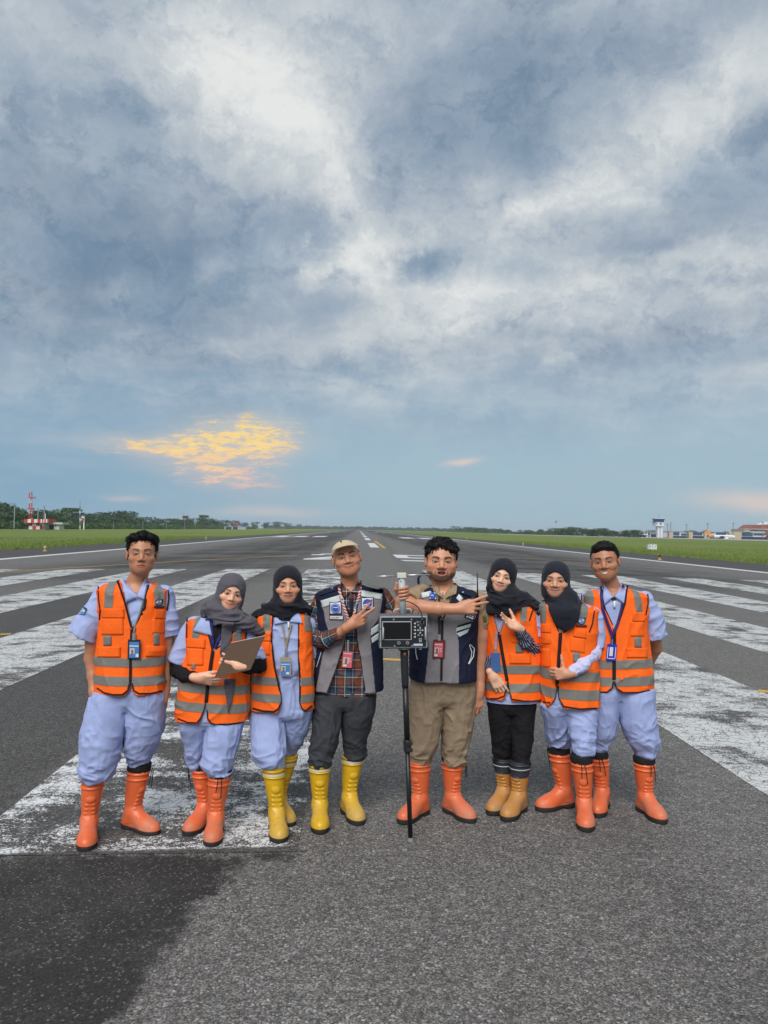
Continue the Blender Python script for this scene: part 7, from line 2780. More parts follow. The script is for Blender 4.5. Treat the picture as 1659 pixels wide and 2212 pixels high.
    # striped lanyard, printed lettering, red badge
    M_STRIPE = red_stripe_mat()
    e = lanyard(p, 'red and white striped lanyard with a red badge, on the man in the cap', M_STRIPE, [[(318, 372), (318, 420), (340, 500), (366, 580), (384, 636)], [(462, 348), (456, 420), (440, 500), (412, 590), (394, 630)]], 17, (338, 826, 404, 934), M_IDRED,
                photo=[('portrait', (344, 866, 380, 908), M_IDPHOTO, .003), ('portrait_figure', (353, 872, 371, 908), M_IDFACE, .004), ('badge_line', (346, 838, 398, 843), M_IDWHITE, .003), ('badge_mark', (386, 870, 392, 880), M_IDWHITE, .003), ('badge_mark', (386, 888, 392, 898), M_IDWHITE, .003), ('code_mark', (342, 914, 366, 926), M_IDWHITE, .003)], clip=(368, 750, 382, 828), tilt=4)
    for txt, q, rt_ in (('NIKE', (432, 512), -74), ):
        so = p.o
        p.o = np.array(e.location, np.float32)
        p.ribbon('strap_label', [(441, 480), (422, 552)], 16, M_EMWHITE, parent=e, off=.013)
        p.ribbon('strap_label', [(328, 455), (345, 492)], 16, M_EMWHITE, parent=e, off=.013)
        p.o = so
        lettering(txt, p.m(24), p.hit(432, 515, None, .017), M_ROYAL, e, e.location, rot=-73)
        sw = [(330, 462), (333, 474), (337, 479), (345, 476), (338, 472)]
        so = p.o; p.o = np.array(e.location, np.float32)
        p.drape('strap_mark', [(331, 461), (335, 470), (346, 478), (335, 481)], M_ROYAL, parent=e, off=.016, n=3, m=2, thick=.001)
        p.o = so
    return p


def red_stripe_mat():
    mt, t, out = new_mat('candy_stripe_strap')
    tc = t.n('ShaderNodeTexCoord').outputs['Object']
    x, y, z = t.sep(tc)
    fr = t.m('FRACT', t.m('MULTIPLY', t.m('ADD', z, t.m('MULTIPLY', t.m('ABSOLUTE', x), -0.45)), 62.0))
    col = t.mix(t.m('GREATER_THAN', fr, .5), (0.34, 0.022, 0.035, 1), (0.68, 0.55, 0.54, 1))
    b = t.n('ShaderNodeBsdfPrincipled')
    t.put(b.inputs['Base Color'], col)
    b.inputs['Roughness'].default_value = .7
    t.L.new(b.outputs[0], out.inputs[0])
    return mt


P4 = person_4()


def person_5():
    p = Person(Z3, 'heavyset bearded man in khaki and a grey-navy vest pointing with a radio', [((728, 1986), (852, 1568), -36, 'orange', None), ((1214, 1976), (1083, 1560), 40, 'orange', 45)], SK5)
    p.boots()
    p.trousers([(960, 812, 1212, .125), (1060, 800, 1216, .132), (1150, 795, 1212, .125), (1200, 830, 1170, .10)],
               [(1060, 795, 1030, .98), (1150, 786, 1022, .98), (1250, 784, 1010), (1350, 786, 998), (1450, 788, 968), (1520, 790, 935), (1560, 798, 920), (1585, 806, 905)],
               [(1060, 990, 1222, .98), (1150, 998, 1224, .98), (1250, 1002, 1216), (1350, 1004, 1200), (1450, 1005, 1178), (1520, 1008, 1166), (1555, 1014, 1162), (1580, 1022, 1155)], M_KHAKI, .014, 51)
    p.set_torso([(372, 965, 1090, .070, .02), (392, 920, 1130, .095, .01), (415, 868, 1200, .115), (445, 830, 1250, .127), (500, 818, 1254, .138), (600, 808, 1242, .152), (750, 798, 1232, .165), (900, 794, 1228, .168), (1028, 797, 1226, .162)])
    h = Head(head_c(p, 1010, 228), .240, yaw=p.face + 2, pitch=-2, roll=1, eye=.8, mouth='open', jaw=1.22, width=1.06, cheek=1.15, chin=.008, beard='full', brow=1.5, nose=1.15)
    nk = (h.w((0, .03, -.07)), p.pt(1020, 440, .02), .066, .074)
    Lw = p.pt(1112, 540, -.26)
    p.body(h, [[(868, 450, .0, 54), (776, 520, -.12, 54), (860, 533, -.20, 51), (980, 540, -.24, 42), (1112, 540, -.26, 31)],
               [(1240, 480, .02, 52), (1262, 720, .04, 52), (1256, 880, .04, 46), (1252, 1000, .02, 42), (1254, 1085, -.01, 33)]], nk,
           hands=[dict(wrist=Lw, direction=(1, -.12, .16), palm=(.1, 1, -.15), size=1.08, curl=(.10, .22, .62, .72), thumb=(.25, .5), spread=.16, side=1),
                  dict(wrist=p.pt(1254, 1092, -.01), direction=(-.16, -.1, -1), palm=(-.4, 1, 0), size=1.08, curl=(.14, .18, .22, .25), thumb=(.35, .3), spread=.06, side=-1)])
    p.hair(h, 'curly', 9)
    p.shirt([[(878, 440, .0, 62), (838, 462, -.05, 66), (800, 490, -.10, 66)], [(1240, 480, .02, 60), (1256, 580, .03, 60), (1262, 668, .04, 60)]], M_KHAKIS, seed=54, collar=(tuple(p.pt(1025, 425, .0)), .082, .078, .5), grow=-.014,
            neck=(p.pt(1022, 425, .0), p.pt(1022, 340, 0), .068), cuts=[(p.front([(985, 350), (1070, 350), (1060, 405), (1018, 470), (985, 410)], -.10), p.Y - .4, p.Y - .02)])
    p.vest(M_VESTV, cuts=[[(932, 350), (1110, 350), (1104, 405), (1048, 530), (1012, 606), (1000, 600), (972, 555), (948, 440)]], seed=55, grow=.002,
           colour=panel_colour(p, [[(872, 455), (945, 430), (1010, 606), (1004, 1060), (882, 1060), (912, 800), (900, 640), (880, 560)], [(1010, 600), (1050, 530), (1150, 480), (1242, 500), (1236, 600), (1196, 640), (1100, 690), (1112, 760), (1110, 1060), (1006, 1060)]]))
    p.ribbon('zip', [(1008, 606), (1004, 800), (1000, 1022)], 15, M_TRIM, off=.006)
    p.ribbon('binding', [(940, 400), (972, 555), (1006, 604)], 7, M_TRIM)
    p.ribbon('binding', [(1108, 400), (1048, 530), (1014, 604)], 9, M_TRIM)
    p.drape('reflective_tape', [(866, 432), (930, 420), (940, 452), (872, 470)], M_TAPEW)
    p.drape('reflective_tape', [(1118, 440), (1148, 470), (1130, 500), (1100, 470)], M_TAPEW, n=4, m=4)
    p.drape('reflective_tape', [(1104, 668), (1200, 640), (1196, 662), (1098, 692)], M_TAPEW)
    p.drape('reflective_tape', [(1100, 706), (1190, 672), (1176, 700), (1122, 728)], M_TAPEW)
    p.drape('dark_stripe', [(1110, 652), (1204, 622), (1202, 638), (1106, 664)], M_TRIM)
    for q in ([(905, 668), (914, 672), (914, 700), (906, 694)], [(902, 640), (914, 645), (914, 662), (903, 655)]):
        p.drape('reflective_tape', q, M_TAPEW, n=2, m=2)
    sh = p.drape('shield_patch', [(922, 428), (962, 424), (970, 480), (918, 478)], M_TRIM, off=.006)
    p.drape('patch_field', [(925, 431), (960, 428), (966, 477), (921, 475)], M_EMWHITE, parent=sh, off=.008)
    p.disc('patch_roundel', (943, 452), 20, 24, M_ROYAL, parent=sh, off=.011)
    p.drape('patch_bird', rect4(930, 447, 956, 453), M_EMWHITE, parent=sh, off=.0135, n=3, m=2, thick=.001)
    ep = p.drape('epaulette', [(1120, 400), (1240, 448), (1236, 470), (1120, 430)], mat('navy_plain', tuple(NAVY), .85), off=.012)
    p.disc('button', (1146, 428), 6, 6, M_STEEL, parent=ep, off=.018, n=10)
    # raised epaulette loop on the lifted shoulder
    lp = [p.pt(848, 372, -.02), p.pt(846, 335, -.01), p.pt(862, 312, 0), p.pt(890, 306, .02), p.pt(915, 318, .03), p.pt(940, 350, .03)]
    b = MB().tube([v - Vector(p.o) for v in lp], .008, 6)
    b.build('shoulder_loop', mat('navy_plain', tuple(NAVY)), p.vest_o, smooth=True)
    p.drape('collar', [(945, 378), (975, 385), (1010, 470), (968, 440)], M_KHAKIS, off=.016)
    p.drape('collar', [(1075, 372), (1108, 385), (1100, 440), (1030, 470)], M_KHAKIS, off=.016)
    p.drape('zip_pull', [(1006, 430), (1013, 430), (1013, 448), (1007, 448)], M_STEEL, off=.014, n=2, m=2)
    for pts in ([(1188, 782), (1205, 830), (1200, 870), (1182, 908)], [(1192, 778), (1222, 806), (1216, 860), (1186, 910)]):
        p.ribbon('pocket_piping', pts, 5, M_TAPEW, off=.008)
    p.ribbon('pocket_piping', [(828, 800), (830, 840), (840, 880)], 5, M_TAPEW, off=.006)
    p.drape('sleeve_patch', [(1276, 588), (1296, 580), (1306, 622), (1288, 632)], mat('olive_patch', (.10, .13, .03), .8), off=.005, bvh=bvh_of(p.shirtVF), n=4, m=4)
    lanyard(p, 'dark lanyard with a red badge in a brown leather holder, on the bearded man', M_BPLAS, [[(986, 440), (984, 520), (988, 620), (987, 720)], [(1074, 385), (1060, 440), (1062, 496)]], 15, (944, 748, 1024, 870), mat('brown_leather', (0.095, 0.022, 0.014), .45, .2, 60, spec=.4),
            photo=[('badge_face', (952, 768, 1010, 862), M_IDRED, .003), ('portrait', (956, 800, 986, 836), M_IDPHOTO, .0042), ('portrait_figure', (963, 806, 980, 836), M_IDFACE, .005), ('badge_line', (956, 778, 1004, 783), M_IDWHITE, .0042), ('badge_mark', (994, 804, 1000, 812), M_IDWHITE, .0042), ('badge_mark', (994, 820, 1000, 828), M_IDWHITE, .0042), ('code_mark', (954, 844, 974, 858), M_IDWHITE, .0042)], clip=(978, 712, 996, 752), tilt=2)
    # handheld radio
    A, B = p.pt(1182, 612, -.245), p.pt(1232, 472, -.235)
    ax_ = (B - A).normalized()
    rot = Matrix(((Vector((ax_.z, 0, -ax_.x))), Vector((0, 1, 0)), ax_)).transposed()
    c = (A + B) / 2
    e = empty('handheld_radio', c, 'black handheld radio with keypad gripped by the bearded man', 'radio')
    L = (B - A).length
    MB().box((0, 0, 0), (.058, .034, L), rot).build('case', M_BPLAS, e, bevel=.006)
    tp = rot @ Vector((.012, 0, L / 2))
    MB().tube([tp, tp + (p.pt(1241, 300, -.235) - c - tp) * .5, p.pt(1241, 300, -.235) - c], [.0055, .0042, .0035], 8).build('antenna', M_BPLAS, e, smooth=True)
    MB().tube([rot @ Vector((-.014, 0, L / 2)), rot @ Vector((-.014, 0, L / 2 + .014))], .008, 10).build('knob', M_BPLAS, e)
    MB().box(rot @ Vector((0, -.018, L * .12)), (.040, .004, L * .22), rot).build('display', mat('radio_display', (.05, .055, .05), .2), e)
    for i in range(3):
        for j in range(4):
            MB().box(rot @ Vector((-.015 + .015 * i, -.0185, -L * .10 - .0125 * j)), (.0105, .004, .0075), rot).build('key', M_EMWHITE, e)
    return p


P5 = person_5()
def person_6():
    p = Person(Z4, 'woman in a black headscarf and black trousers with her palm raised, tan boots', [((142, 1988), (228, 1592), -26, 'tan', None), ((243, 2030), (353, 1615), -24, 'tan', None)], SK6)
    p.boots()
    p.trousers([(1150, 130, 460, .10), (1240, 135, 450, .105), (1290, 165, 420, .09)],
               [(1200, 128, 300, .95), (1300, 130, 298), (1380, 140, 296), (1470, 152, 292), (1550, 162, 288), (1610, 170, 284)],
               [(1200, 270, 448, .95), (1300, 278, 442), (1380, 284, 438), (1470, 290, 432), (1560, 293, 424), (1630, 298, 412)], M_BLACKC, .010, 61)
    p.set_torso([(500, 200, 350, .06, .02), (512, 150, 405, .085, .01), (528, 112, 448, .097), (558, 98, 472, .105), (650, 105, 478, .112), (800, 113, 485, .118), (1000, 112, 490, .12), (1188, 105, 491, .125)])
    h = Head(head_c(p, 243, 338), .200, yaw=p.face - 2, pitch=1, roll=13, eye=1.0, smile=.9, jaw=.90, width=1.04, cheek=1.1, ears=False, lines=False, nose=1.0, lipc=(.42, .12, .12))
    nk = (h.w((0, .03, -.07)), p.pt(245, 530, .02), .045, .055)
    Rw = p.pt(336, 688, -.17)
    p.body(h, [[(455, 580, .0, 40), (440, 850, -.05, 38), (336, 688, -.17, 26)], [(120, 580, .02, 40), (118, 820, .05, 36), (150, 1010, -.10, 26)]], nk,
           hands=[dict(wrist=Rw, direction=(-.80, -.42, .40), palm=(.25, -.75, .60), size=.92, curl=(.10, .10, .12, .14), thumb=(.75, .0), spread=.02, side=1),
                  dict(wrist=p.pt(152, 1016, -.13), direction=(.55, -.05, -.82), palm=(0, 1, 0), size=.92, curl=(.15, .2, .25, .3), thumb=(.3, .3), spread=.05, side=1)])
    p.shirt([[(452, 578, .0, 52), (464, 680, .0, 58), (462, 775, -.01, 60)], [(125, 580, .02, 48), (118, 700, .03, 50)]], M_SHIRT, hem=(1272, 98, 492, .130), seed=64)
    p.sleeve('striped_sleeve', [(462, 745, -.02, 42), (430, 842, -.06, 50), (385, 785, -.12, 44), (342, 700, -.16, 33)], M_PIN, 7, .010, plaid=True)
    p.sleeve('striped_sleeve', [(120, 800, .04, 40), (132, 920, -.04, 36), (146, 990, -.09, 30)], M_PIN, 8, .006, plaid=True)
    p.vest(M_VEST, cuts=[[(160, 480), (345, 480), (262, 630), (222, 715), (204, 742), (176, 650)], [(262, 1050), (270, 1080), (284, 1160), (300, 1220), (200, 1220), (240, 1160)]], seed=65)
    standard_vest(p, tapes=[(((352, 500), (344, 640)), ((402, 500), (388, 640)), 640)], bands=[(942, 1000, 0), (1066, 1124, 0)],
                  pockets=[(None, rect4(276, 870, 424, 936)), (rect4(290, 735, 372, 792), None)], squares=[rect4(318, 796, 370, 864)],
                  trims=[([(452, 535), (430, 580), (412, 640)], 9), ([(176, 640), (204, 740)], 9), ([(108, 1178), (190, 1178), (238, 1160), (262, 1060)], 9), ([(270, 1080), (288, 1182), (380, 1196), (488, 1192)], 9)],
                  zipper=([(204, 735), (222, 850), (245, 980), (268, 1110)], 22))
    p.hijab(h, M_HBLACK, [[(165, 430), (100, 490), (94, 525), (120, 580), (215, 614), (300, 580), (352, 540), (420, 528), (466, 560), (484, 640), (492, 640), (470, 550), (420, 500), (330, 440)]],
            neck_to=tuple(p.pt(245, 500, -.01)), nr=.095, seed=9, grow=.026, amp=.016, opening=(.062, .086, -.028), fold=(12, 12, 40), hood=1.05,
            drapes=[[(245, 490, -.02, 100), (170, 520, -.02, 62), (108, 535, .02, 34)], [(255, 490, -.02, 100), (370, 505, -.01, 60), (450, 545, .02, 30), (476, 600, .03, 18)], [(225, 530, -.09, 66), (225, 575, -.10, 34)]])
    lanyard(p, 'patterned lilac lanyard with a blue card, on the woman raising her palm', mat('lilac_pattern', (.34, .32, .42), .7, .75, 130), [[(178, 600), (188, 660), (204, 716)], [(236, 604), (222, 660), (206, 716)], [(186, 716), (182, 780), (178, 836)]], 17, (144, 862, 212, 994), mat('slate_blue_card', (.055, .12, .30), .5, .08, 40), clip=(170, 834, 190, 864), tilt=-4)
    return p


P6 = person_6()


def person_7():
    p = Person(Z4, 'woman in a navy-black headscarf and orange vest giving a thumbs up', [((468, 1956), (620, 1548), -54, 'orange', -70), ((806, 2102), (782, 1612), 4, 'orange', 3)], SK7)
    p.boots()
    p.trousers([(1180, 505, 872, .105), (1240, 500, 868, .108), (1290, 530, 840, .085)],
               [(1210, 492, 690, .95), (1260, 495, 686), (1330, 510, 684), (1400, 525, 686), (1455, 528, 692), (1488, 538, 695), (1508, 560, 688)],
               [(1210, 655, 876, .95), (1260, 660, 874), (1330, 668, 868), (1400, 686, 863), (1480, 704, 856), (1528, 714, 853), (1556, 732, 846)], M_PANTS, .013, 71)
    p.set_torso([(505, 565, 690, .06, .02), (517, 515, 765, .085, .01), (537, 482, 842, .1), (567, 474, 886, .108), (650, 484, 882, .115), (800, 490, 880, .12), (1000, 490, 880, .122), (1150, 493, 888, .124), (1244, 500, 886, .125)])
    h = Head(head_c(p, 618, 364), .214, yaw=p.face - 1, pitch=1, roll=1, eye=.9, smile=.95, jaw=.93, width=1.05, lipc=(.40, .15, .14), cheek=1.15, ears=False, lines=False, nose=1.15)
    nk = (h.w((0, .03, -.07)), p.pt(622, 540, .02), .048, .056)
    p.body(h, [[(865, 600, .0, 42), (858, 850, -.02, 38), (682, 1008, -.18, 26)], [(490, 600, .02, 42), (486, 800, .06, 36), (500, 980, .10, 28)]], nk,
           hands=[dict(wrist=p.pt(684, 1006, -.18), direction=(-1, -.08, -.02), palm=(0, 1, 0), size=.92, curl=(.82, .84, .86, .88), thumb=(1.42, -.05), spread=.0, side=-1)])
    p.shirt([[(868, 600, .0, 55), (880, 720, .0, 60), (866, 828, -.02, 56)], [(492, 600, .02, 48), (486, 740, .04, 50)]], M_SHIRT, seed=74)
    p.sleeve('undersleeve', [(866, 790, -.01, 44), (850, 865, -.05, 46), (770, 955, -.13, 42), (690, 1004, -.175, 33)], M_WHITEC, 9, .008)
    p.vest(M_VEST, cuts=[[(556, 470), (770, 470), (740, 620), (690, 690), (640, 722), (618, 722), (592, 660), (565, 570)], [(600, 1080), (612, 1080), (616, 1170), (660, 1280), (530, 1280), (592, 1175)]], seed=75)
    standard_vest(p, tapes=[(((488, 520), (484, 655)), ((540, 515), (530, 655)), 656), (((776, 500), (738, 660)), ((834, 515), (792, 660)), 662)], bands=[(978, 1046, -.055), (1102, 1170, -.055)],
                  pockets=[(rect4(492, 722, 556, 800), rect4(490, 660, 558, 722)), (rect4(695, 752, 796, 850, 14), rect4(716, 690, 806, 748, 14)), (rect4(496, 832, 550, 962), None)], squares=[rect4(714, 858, 762, 926, 4)],
                  trims=[([(566, 565), (592, 655), (614, 716)], 10), ([(755, 600), (700, 690), (645, 722)], 10), ([(862, 570), (848, 660), (826, 720)], 9), ([(505, 1200), (570, 1208), (592, 1170), (602, 1085)], 9), ([(612, 1090), (618, 1176), (648, 1232), (760, 1250), (882, 1244)], 10)],
                  zipper=([(628, 722), (616, 900), (604, 1090)], 24), emblem=((772, 640), 25))
    p.hijab(h, M_HNAVY, [[(560, 440), (553, 560), (590, 642), (640, 690), (664, 694), (705, 664), (752, 570), (768, 520), (730, 430)]], neck_to=tuple(p.pt(645, 520, -.01)), nr=.088, seed=10, grow=.030, amp=.010,
            opening=(.063, .086, -.026), fold=(10, 10, 16), drapes=[[(640, 500, -.03, 95), (655, 590, -.09, 74), (655, 650, -.11, 36)], [(690, 500, .0, 70), (735, 530, .0, 40)]])
    return p


P7 = person_7()


def person_8():
    p = Person(Z4, 'smiling young man in an orange vest with his hands behind his back', [((873, 2001), (893, 1580), -10, 'orange', 25), ((1338, 2048), (1222, 1618), 32, 'orange', 3)], SK8)
    p.boots()
    p.trousers([(1085, 815, 1245, .10), (1140, 815, 1252, .105), (1190, 845, 1220, .085)],
               [(1100, 815, 1045, .95), (1170, 812, 1035), (1250, 812, 1025), (1330, 816, 1018), (1430, 823, 1000), (1480, 832, 970), (1518, 842, 950), (1540, 858, 936)],
               [(1100, 1010, 1262, .95), (1170, 1012, 1268), (1250, 1022, 1276), (1330, 1036, 1283), (1420, 1066, 1290), (1480, 1100, 1297), (1530, 1130, 1299), (1562, 1150, 1292), (1582, 1168, 1276)], M_PANTS, .013, 81)
    p.set_torso([(402, 935, 1062, .055, .02), (420, 890, 1112, .08, .01), (440, 818, 1190, .096), (466, 776, 1234, .107), (560, 790, 1228, .116), (700, 800, 1222, .12), (850, 802, 1236, .12), (1000, 806, 1256, .12), (1132, 816, 1250, .12)])
    h = Head(head_c(p, 963, 237), .234, yaw=p.face - 3, pitch=-1, roll=-7, eye=.85, mouth='teeth', smile=1.0, jaw=1.0, width=.98, cheek=1.1, nose=1.15, brow=1.2, beard='light')
    nk = (h.w((0, .03, -.07)), p.pt(1000, 470, .02), .053, .060)
    p.body(h, [[(1205, 500, .01, 44), (1278, 760, .05, 44), (1290, 830, .10, 38), (1225, 960, .20, 30)], [(800, 500, .02, 44), (790, 740, .06, 40), (850, 940, .18, 30)]], nk)
    p.hair(h, 'swept', 12)
    p.shirt([[(1200, 492, .01, 60), (1262, 620, .02, 70), (1288, 752, .04, 76)], [(802, 492, .02, 52), (785, 640, .04, 55), (790, 740, .05, 56)]], M_SHIRT, seed=84, neck=(p.pt(1000, 440, .005), p.pt(1000, 350, 0), .058),
            cuts=[(p.front([(935, 360), (1058, 360), (1050, 410), (1002, 492), (950, 420)], -.10), p.Y - .4, p.Y - .01)], collar=(tuple(p.pt(1000, 425, .01)), .066, .064, .45))
    p.vest(M_VEST, cuts=[[(905, 385), (1090, 380), (1072, 520), (1032, 640), (1000, 700), (985, 668), (936, 560), (912, 480)], [(992, 1060), (1004, 1060), (1014, 1105), (1070, 1160), (920, 1160), (980, 1105)]], seed=85, neck=(p.pt(1000, 430, .02), p.pt(1000, 340, .02), .075))
    standard_vest(p, tapes=[(((812, 430), (812, 540)), ((866, 430), (862, 540)), 542), (((1126, 410), (1144, 576)), ((1176, 410), (1196, 576)), 578)], bands=[(897, 957, .03), (1014, 1076, .03)],
                  pockets=[(rect4(1113, 645, 1206, 748), rect4(1128, 582, 1212, 644)), (None, rect4(1086, 828, 1232, 894)), (None, rect4(876, 590, 916, 655))], squares=[rect4(1140, 752, 1188, 826)],
                  trims=[([(906, 400), (914, 480), (938, 565), (986, 668)], 11), ([(1090, 395), (1074, 520), (1034, 640), (1002, 696)], 11), ([(1230, 455), (1232, 520), (1218, 600)], 10), ([(775, 450), (774, 500)], 9),
                         ([(890, 1134), (950, 1132), (984, 1104), (992, 1060)], 9), ([(1004, 1060), (1016, 1106), (1060, 1136), (1160, 1136), (1246, 1120)], 9)],
                  zipper=([(1000, 696), (998, 880), (998, 1062)], 24))
    p.drape('torn_patch', [(1036, 1018), (1070, 1014), (1062, 1050), (1046, 1058)], M_VEST, off=.007, n=4, m=4)
    p.drape('undershirt', [(968, 470), (1020, 472), (1004, 502), (988, 502)], mat('teal_cotton', (.006, .03, .035), .9), off=.008, n=4, m=3)
    p.drape('collar', [(922, 372), (938, 400), (988, 476), (930, 530)], M_SHIRT, off=.016)
    p.drape('collar', [(1058, 378), (1084, 388), (1066, 522), (1000, 474)], M_SHIRT, off=.016)
    p.drape('zip_pull', [(993, 502), (1007, 502), (1008, 550), (994, 550)], M_WPLAS, off=.016, n=2, m=3)
    lanyard(p, 'purple printed lanyard with a royal blue card holder, on the smiling young man', M_LANYP, [[(913, 428), (910, 470), (920, 560), (950, 650), (984, 742), (984, 800)], [(1076, 425), (1070, 450), (1052, 550), (1026, 650), (992, 735)]], 21, (946, 800, 1014, 916), mat('royal_holder', (.03, .025, .38), .35, .05, 20, spec=.5),
            photo=[('card_window', (966, 822, 990, 884), M_EMWHITE, .003), ('card_rail', (951, 822, 956, 900), M_EMWHITE, .003), ('card_rail', (1004, 822, 1009, 900), M_EMWHITE, .003), ('card_foot', (958, 898, 1000, 904), M_EMWHITE, .003)], clip=(980, 770, 988, 802), tilt=4)
    return p


P8 = person_8()
# ================================================================== field instrument on a monopod between the two vested men
def instrument():
    foot = pole_pt(2095)
    root = empty('measuring_instrument', (foot.x, GY, ground_z(foot.x)), 'grey portable receiver case with a dark screen on a black monopod, antenna bar on top', 'instrument')
    o = Vector(root.location)
    W = lambda x, y, dy=0.0: at(*Z3(x, y), GY + dy) - o
    PP = lambda y, dy=0.0: pole_pt(y, dy) - o
    mpx = .3224 * GY / 1661
    M_CASE = mat('case_grey', (.105, .125, .14), .5, .08, 12, bump=.05, bscale=150)
    M_EDGE = mat('case_edge', (.40, .42, .43), .4, .06, 20)
    M_PANEL = mat('panel_black', (.016, .018, .023), .45, .1, 20)
    M_SCREEN = mat('screen_glass', (.006, .0065, .008), .12, .1, 5, spec=.5)
    M_KEY = mat('key_white', (.55, .58, .58), .5, .1, 60)
    M_KEYG = mat('key_grey', (.20, .23, .25), .5, .1, 60)
    M_TUBE = mat('mast_grey', (.40, .46, .48), .45, .05, 8)
    M_POLE = mat('monopod_black', (.012, .013, .015), .38, .1, 20, spec=.4)
    rz = (PP(310) - PP(2095)).normalized()
    rot = Matrix.Rotation(math.atan2(rz.x, rz.z) * .35, 3, 'Y')
    c = W(744, 687, .0)
    def bx(nm, cx, cy, w_, h_, d, dy, mt, par, bev=0.0):
        """panel element: picture centre and size, depth d, front face at dy in front of the case face"""
        q = W(cx, cy, 0)
        loc = Vector((q.x, -.055 - dy + d / 2, q.z))
        return MB().box(loc, (w_ * mpx, d, h_ * mpx), rot).build(nm, mt, par, bevel=bev)
    case = MB().box((c.x, 0.0, c.z), (326 * mpx, .105, 222 * mpx), rot).build('case', M_CASE, root, bevel=.010)
    bx('front_frame', 744, 687, 308, 204, .010, .004, M_EDGE, case, .002)
    bx('front_panel', 744, 687, 298, 194, .010, .0065, M_PANEL, case, .001)
    bx('screen_frame', 699, 677, 194, 122, .006, .010, M_EDGE, case, .001)
    bx('screen', 699, 677, 184, 112, .006, .0115, M_SCREEN, case)
    for i, y in enumerate((629, 652, 673, 697, 718)):
        q = W(817, y)
        b = MB().prism([(q.x - .006, -.055 - .0095, q.z), (q.x + .005, -.055 - .0095, q.z + .006), (q.x + .005, -.055 - .0095, q.z - .006)], (0, .004, 0))
        b.build('soft_key', M_KEY, case)
    for (x, y, dx, dz) in ((853, 657, 0, 1), (853, 692, 0, -1), (837, 674, -1, 0), (870, 674, 1, 0)):
        q = W(x, y)
        t = Vector((dx, 0, dz))
        s_ = Vector((dz, 0, -dx))
        P = [q + t * .006, q - t * .004 + s_ * .005, q - t * .004 - s_ * .005]
        MB().prism([(v.x, -.0645, v.z) for v in P], (0, .004, 0)).build('arrow_key', M_KEY, case)
    q = W(853, 674)
    MB().tube([(q.x, -.058, q.z), (q.x, -.0645, q.z)], .0065, 12).build('centre_key', M_KEYG, case)
    for x, y, m_ in ((836, 620, M_KEYG), (841, 641, M_KEYG), (863, 640, mat('key_red', (.09, .035, .035), .5)), (842, 707, M_KEYG), (866, 707, M_KEYG)):
        bx('key', x, y, 12, 12, .004, .0095, m_, case, .0008)
    for x in (712, 769):
        q = W(x, 757)
        MB().tube([(q.x, -.056, q.z), (q.x, -.062, q.z), (q.x, -.076, q.z)], [.012, .0115, .0095], 16).build('connector', M_STEEL, case, smooth=False)
        MB().tube([(q.x, -.0755, q.z), (q.x, -.0775, q.z)], .0045, 10).build('connector_core', M_DARKW, case)
    q = W(864, 620)
    MB().tube([(q.x, -.056, q.z), (q.x, -.068, q.z)], .0125, 16).build('cable_socket', M_STEEL, case)
    bx('usb_port', 854, 740, 17, 24, .004, .0095, M_EDGE, case)
    bx('usb_slot', 854, 735, 11, 7, .004, .0105, M_DARKW, case)
    bx('usb_slot', 854, 746, 11, 4, .004, .0105, M_DARKW, case)
    bx('sticker', 839, 770, 60, 14, .003, .0090, mat('pale_sticker', (.45, .52, .68), .4, .3, 150), case)
    for x in (608, 905 - 18):
        h_ = [(W(x, 655).x, -.058, W(x, 655).z), (W(x, 655).x, -.078, W(x, 660).z), (W(x, 730).x, -.078, W(x, 728).z), (W(x, 733).x, -.058, W(x, 733).z)]
        MB().tube([Vector(v) for v in h_], .0050, 8).build('side_handle', M_EDGE, case, smooth=True)
    for x, y in ((678, 603), (795, 603), (684, 778), (800, 776), (592, 655), (592, 738), (893, 655), (893, 735)):
        q = W(x, y)
        MB().tube([(q.x, -.058, q.z), (q.x, -.065, q.z)], .0055, 10).build('screw', M_STEEL, case)
    # carrying handle and latches on top
    hz = [W(682, 578), W(684, 550), W(692, 544), W(790, 540), W(797, 546), W(799, 574)]
    MB().tube(hz, .0050, 8).build('top_handle', M_EDGE, case, smooth=True)
    for x in (648, 824):
        lt = bx('latch', x, 568, 22, 22, .02, -.02, M_STEEL, case, .002)
        for dx, dy_ in ((-9, -6), (9, -6), (0, -14)):
            q = W(x + dx, 566 + dy_)
            MB().tube([(q.x, -.05, q.z), (q.x, -.02, q.z)], .0042, 8).build('latch_pin', M_STEEL, case)
    for x in (635, 845):
        bx('rubber_foot', x, 801, 20, 10, .03, -.03, M_BPLAS, case, .002)
    for x in (668, 856):
        bx('buckle', x, 802, 18, 7, .02, -.01, M_STEEL, case)
    # grey mast through the handle, with the white tee and the antenna bar
    MB().tube([PP(590), PP(330)], .0205, 18).build('mast', M_TUBE, root, smooth=True)
    tee = MB().box((PP(316) + Vector((0, 0, 0))), (60 * mpx, .05, 34 * mpx), rot).build('tee_head', mat('ivory_plastic', (.62, .58, .50), .5, .04, 10), root, bevel=.003)
    MB().tube([W(543, 325), W(700, 319)], [.0042, .0050], 8).build('antenna_rod', M_STEEL, tee, smooth=True)
    MB().tube([W(757, 316), W(925, 311, .03)], [.0050, .0042], 8).build('antenna_rod', M_STEEL, tee, smooth=True)
    for y in (352, 566):
        q = PP(y)
        MB().tube([(q.x - .006, q.y - .0235, q.z), (q.x - .006, q.y - .018, q.z)], .004, 8).build('mast_screw', M_STEEL, root)
    # monopod: foam grip, two telescoping sections, lever clamp, foot
    MB().tube([PP(796), PP(808)], .036, 20).build('mount_plate', M_EDGE, root)
    MB().tube([PP(804), PP(818)], .031, 18).build('mount_collar', M_POLE, root)
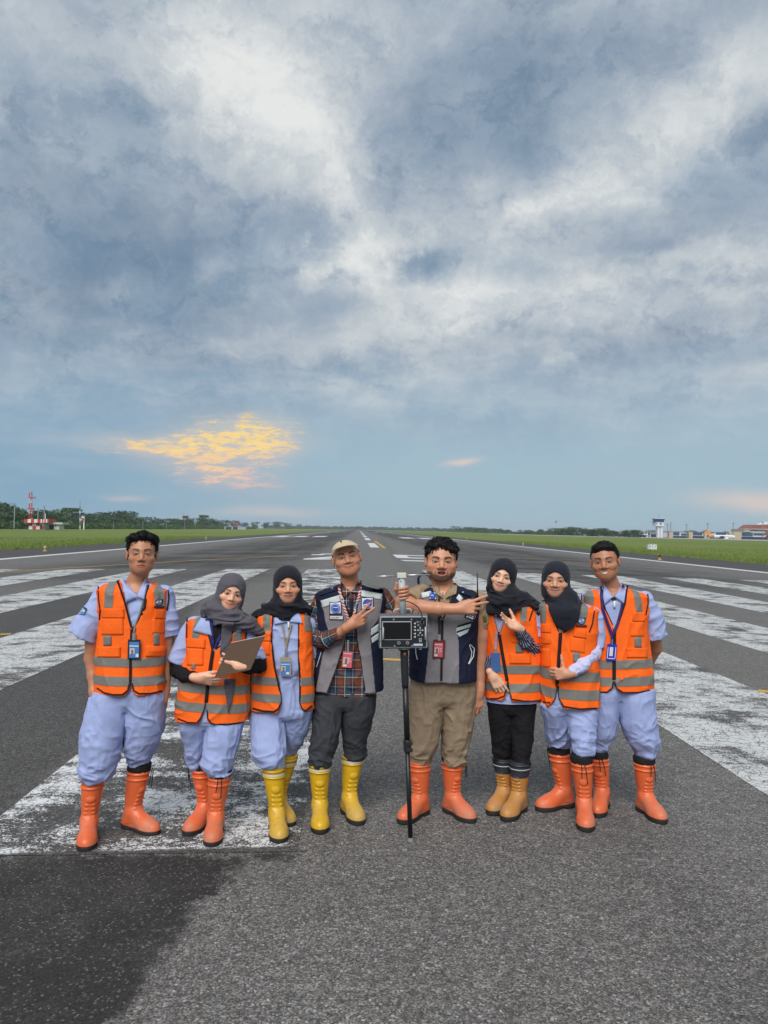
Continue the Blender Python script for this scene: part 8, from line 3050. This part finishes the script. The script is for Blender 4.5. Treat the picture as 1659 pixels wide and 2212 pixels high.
    MB().tube([PP(816), PP(840), PP(1040), PP(1068)], [.021, .0235, .0205, .0185], 18).build('grip', mat('foam_grip', (.017, .020, .024), .8, .15, 60, bump=.2, bscale=300), root, smooth=True)
    q = PP(838)
    MB().box((q.x + .002, q.y - .024, q.z), (.010, .004, .013)).build('grip_mark', mat('orange_mark', (.45, .10, .03), .6), root)
    MB().tube([PP(1064), PP(1425)], .0170, 16).build('upper_section', M_POLE, root, smooth=True)
    cl = MB().tube([PP(1415), PP(1425), PP(1490), PP(1500)], [.020, .0225, .0225, .019], 14).build('clamp', M_BPLAS, root)
    for y in (1436, 1480):
        q = PP(y)
        MB().box((q.x + .012, q.y - .018, q.z), (.034, .020, .020)).build('clamp_lever', M_BPLAS, cl, bevel=.003)
    MB().tube([PP(1495), PP(2078)], .0135, 14).build('lower_section', M_POLE, root, smooth=True)
    MB().tube([PP(2072), PP(2096)], [.0155, .0165], 14).build('foot', mat('grey_foot', (.25, .25, .25), .6), root)
    # black cable from the socket up behind the mast
    pts = [W(864, 620) + Vector((0, -.07, 0)), W(865, 598) + Vector((0, -.085, 0)), W(862, 560) + Vector((0, -.05, 0)), W(845, 530), W(815, 508), W(790, 496), W(768, 490), PP(500, .03)]
    P = []
    for i in range(len(pts) - 1):
        for t in (0, .5):
            P.append(pts[i].lerp(pts[i + 1], t))
    P.append(pts[-1])
    MB().tube(P, .0028, 6).build('cable', M_LACE, root, smooth=True)
    q = pts[0]
    MB().tube([q + Vector((0, .006, -.004)), q + Vector((0, -.012, .010)), q + Vector((0, -.015, .026))], [.009, .009, .006], 10).build('cable_plug', M_BPLAS, root, smooth=True)


instrument()

# ================================================================== humid evening air
def haze():
    mt, t, out = new_mat('haze_air')
    v = t.n('ShaderNodeVolumePrincipled')
    v.inputs['Color'].default_value = (0.80, 0.90, 1.0, 1)
    v.inputs['Density'].default_value = 0.00013
    v.inputs['Anisotropy'].default_value = 0.0
    t.L.new(v.outputs[0], out.inputs['Volume'])
    b = MB()
    b.box((0, 4550, 16), (12600, 10700, 44))
    o = b.build('haze', mt)
    tag(o, 'thin humid haze over the airfield', 'haze', kind='stuff')


haze()
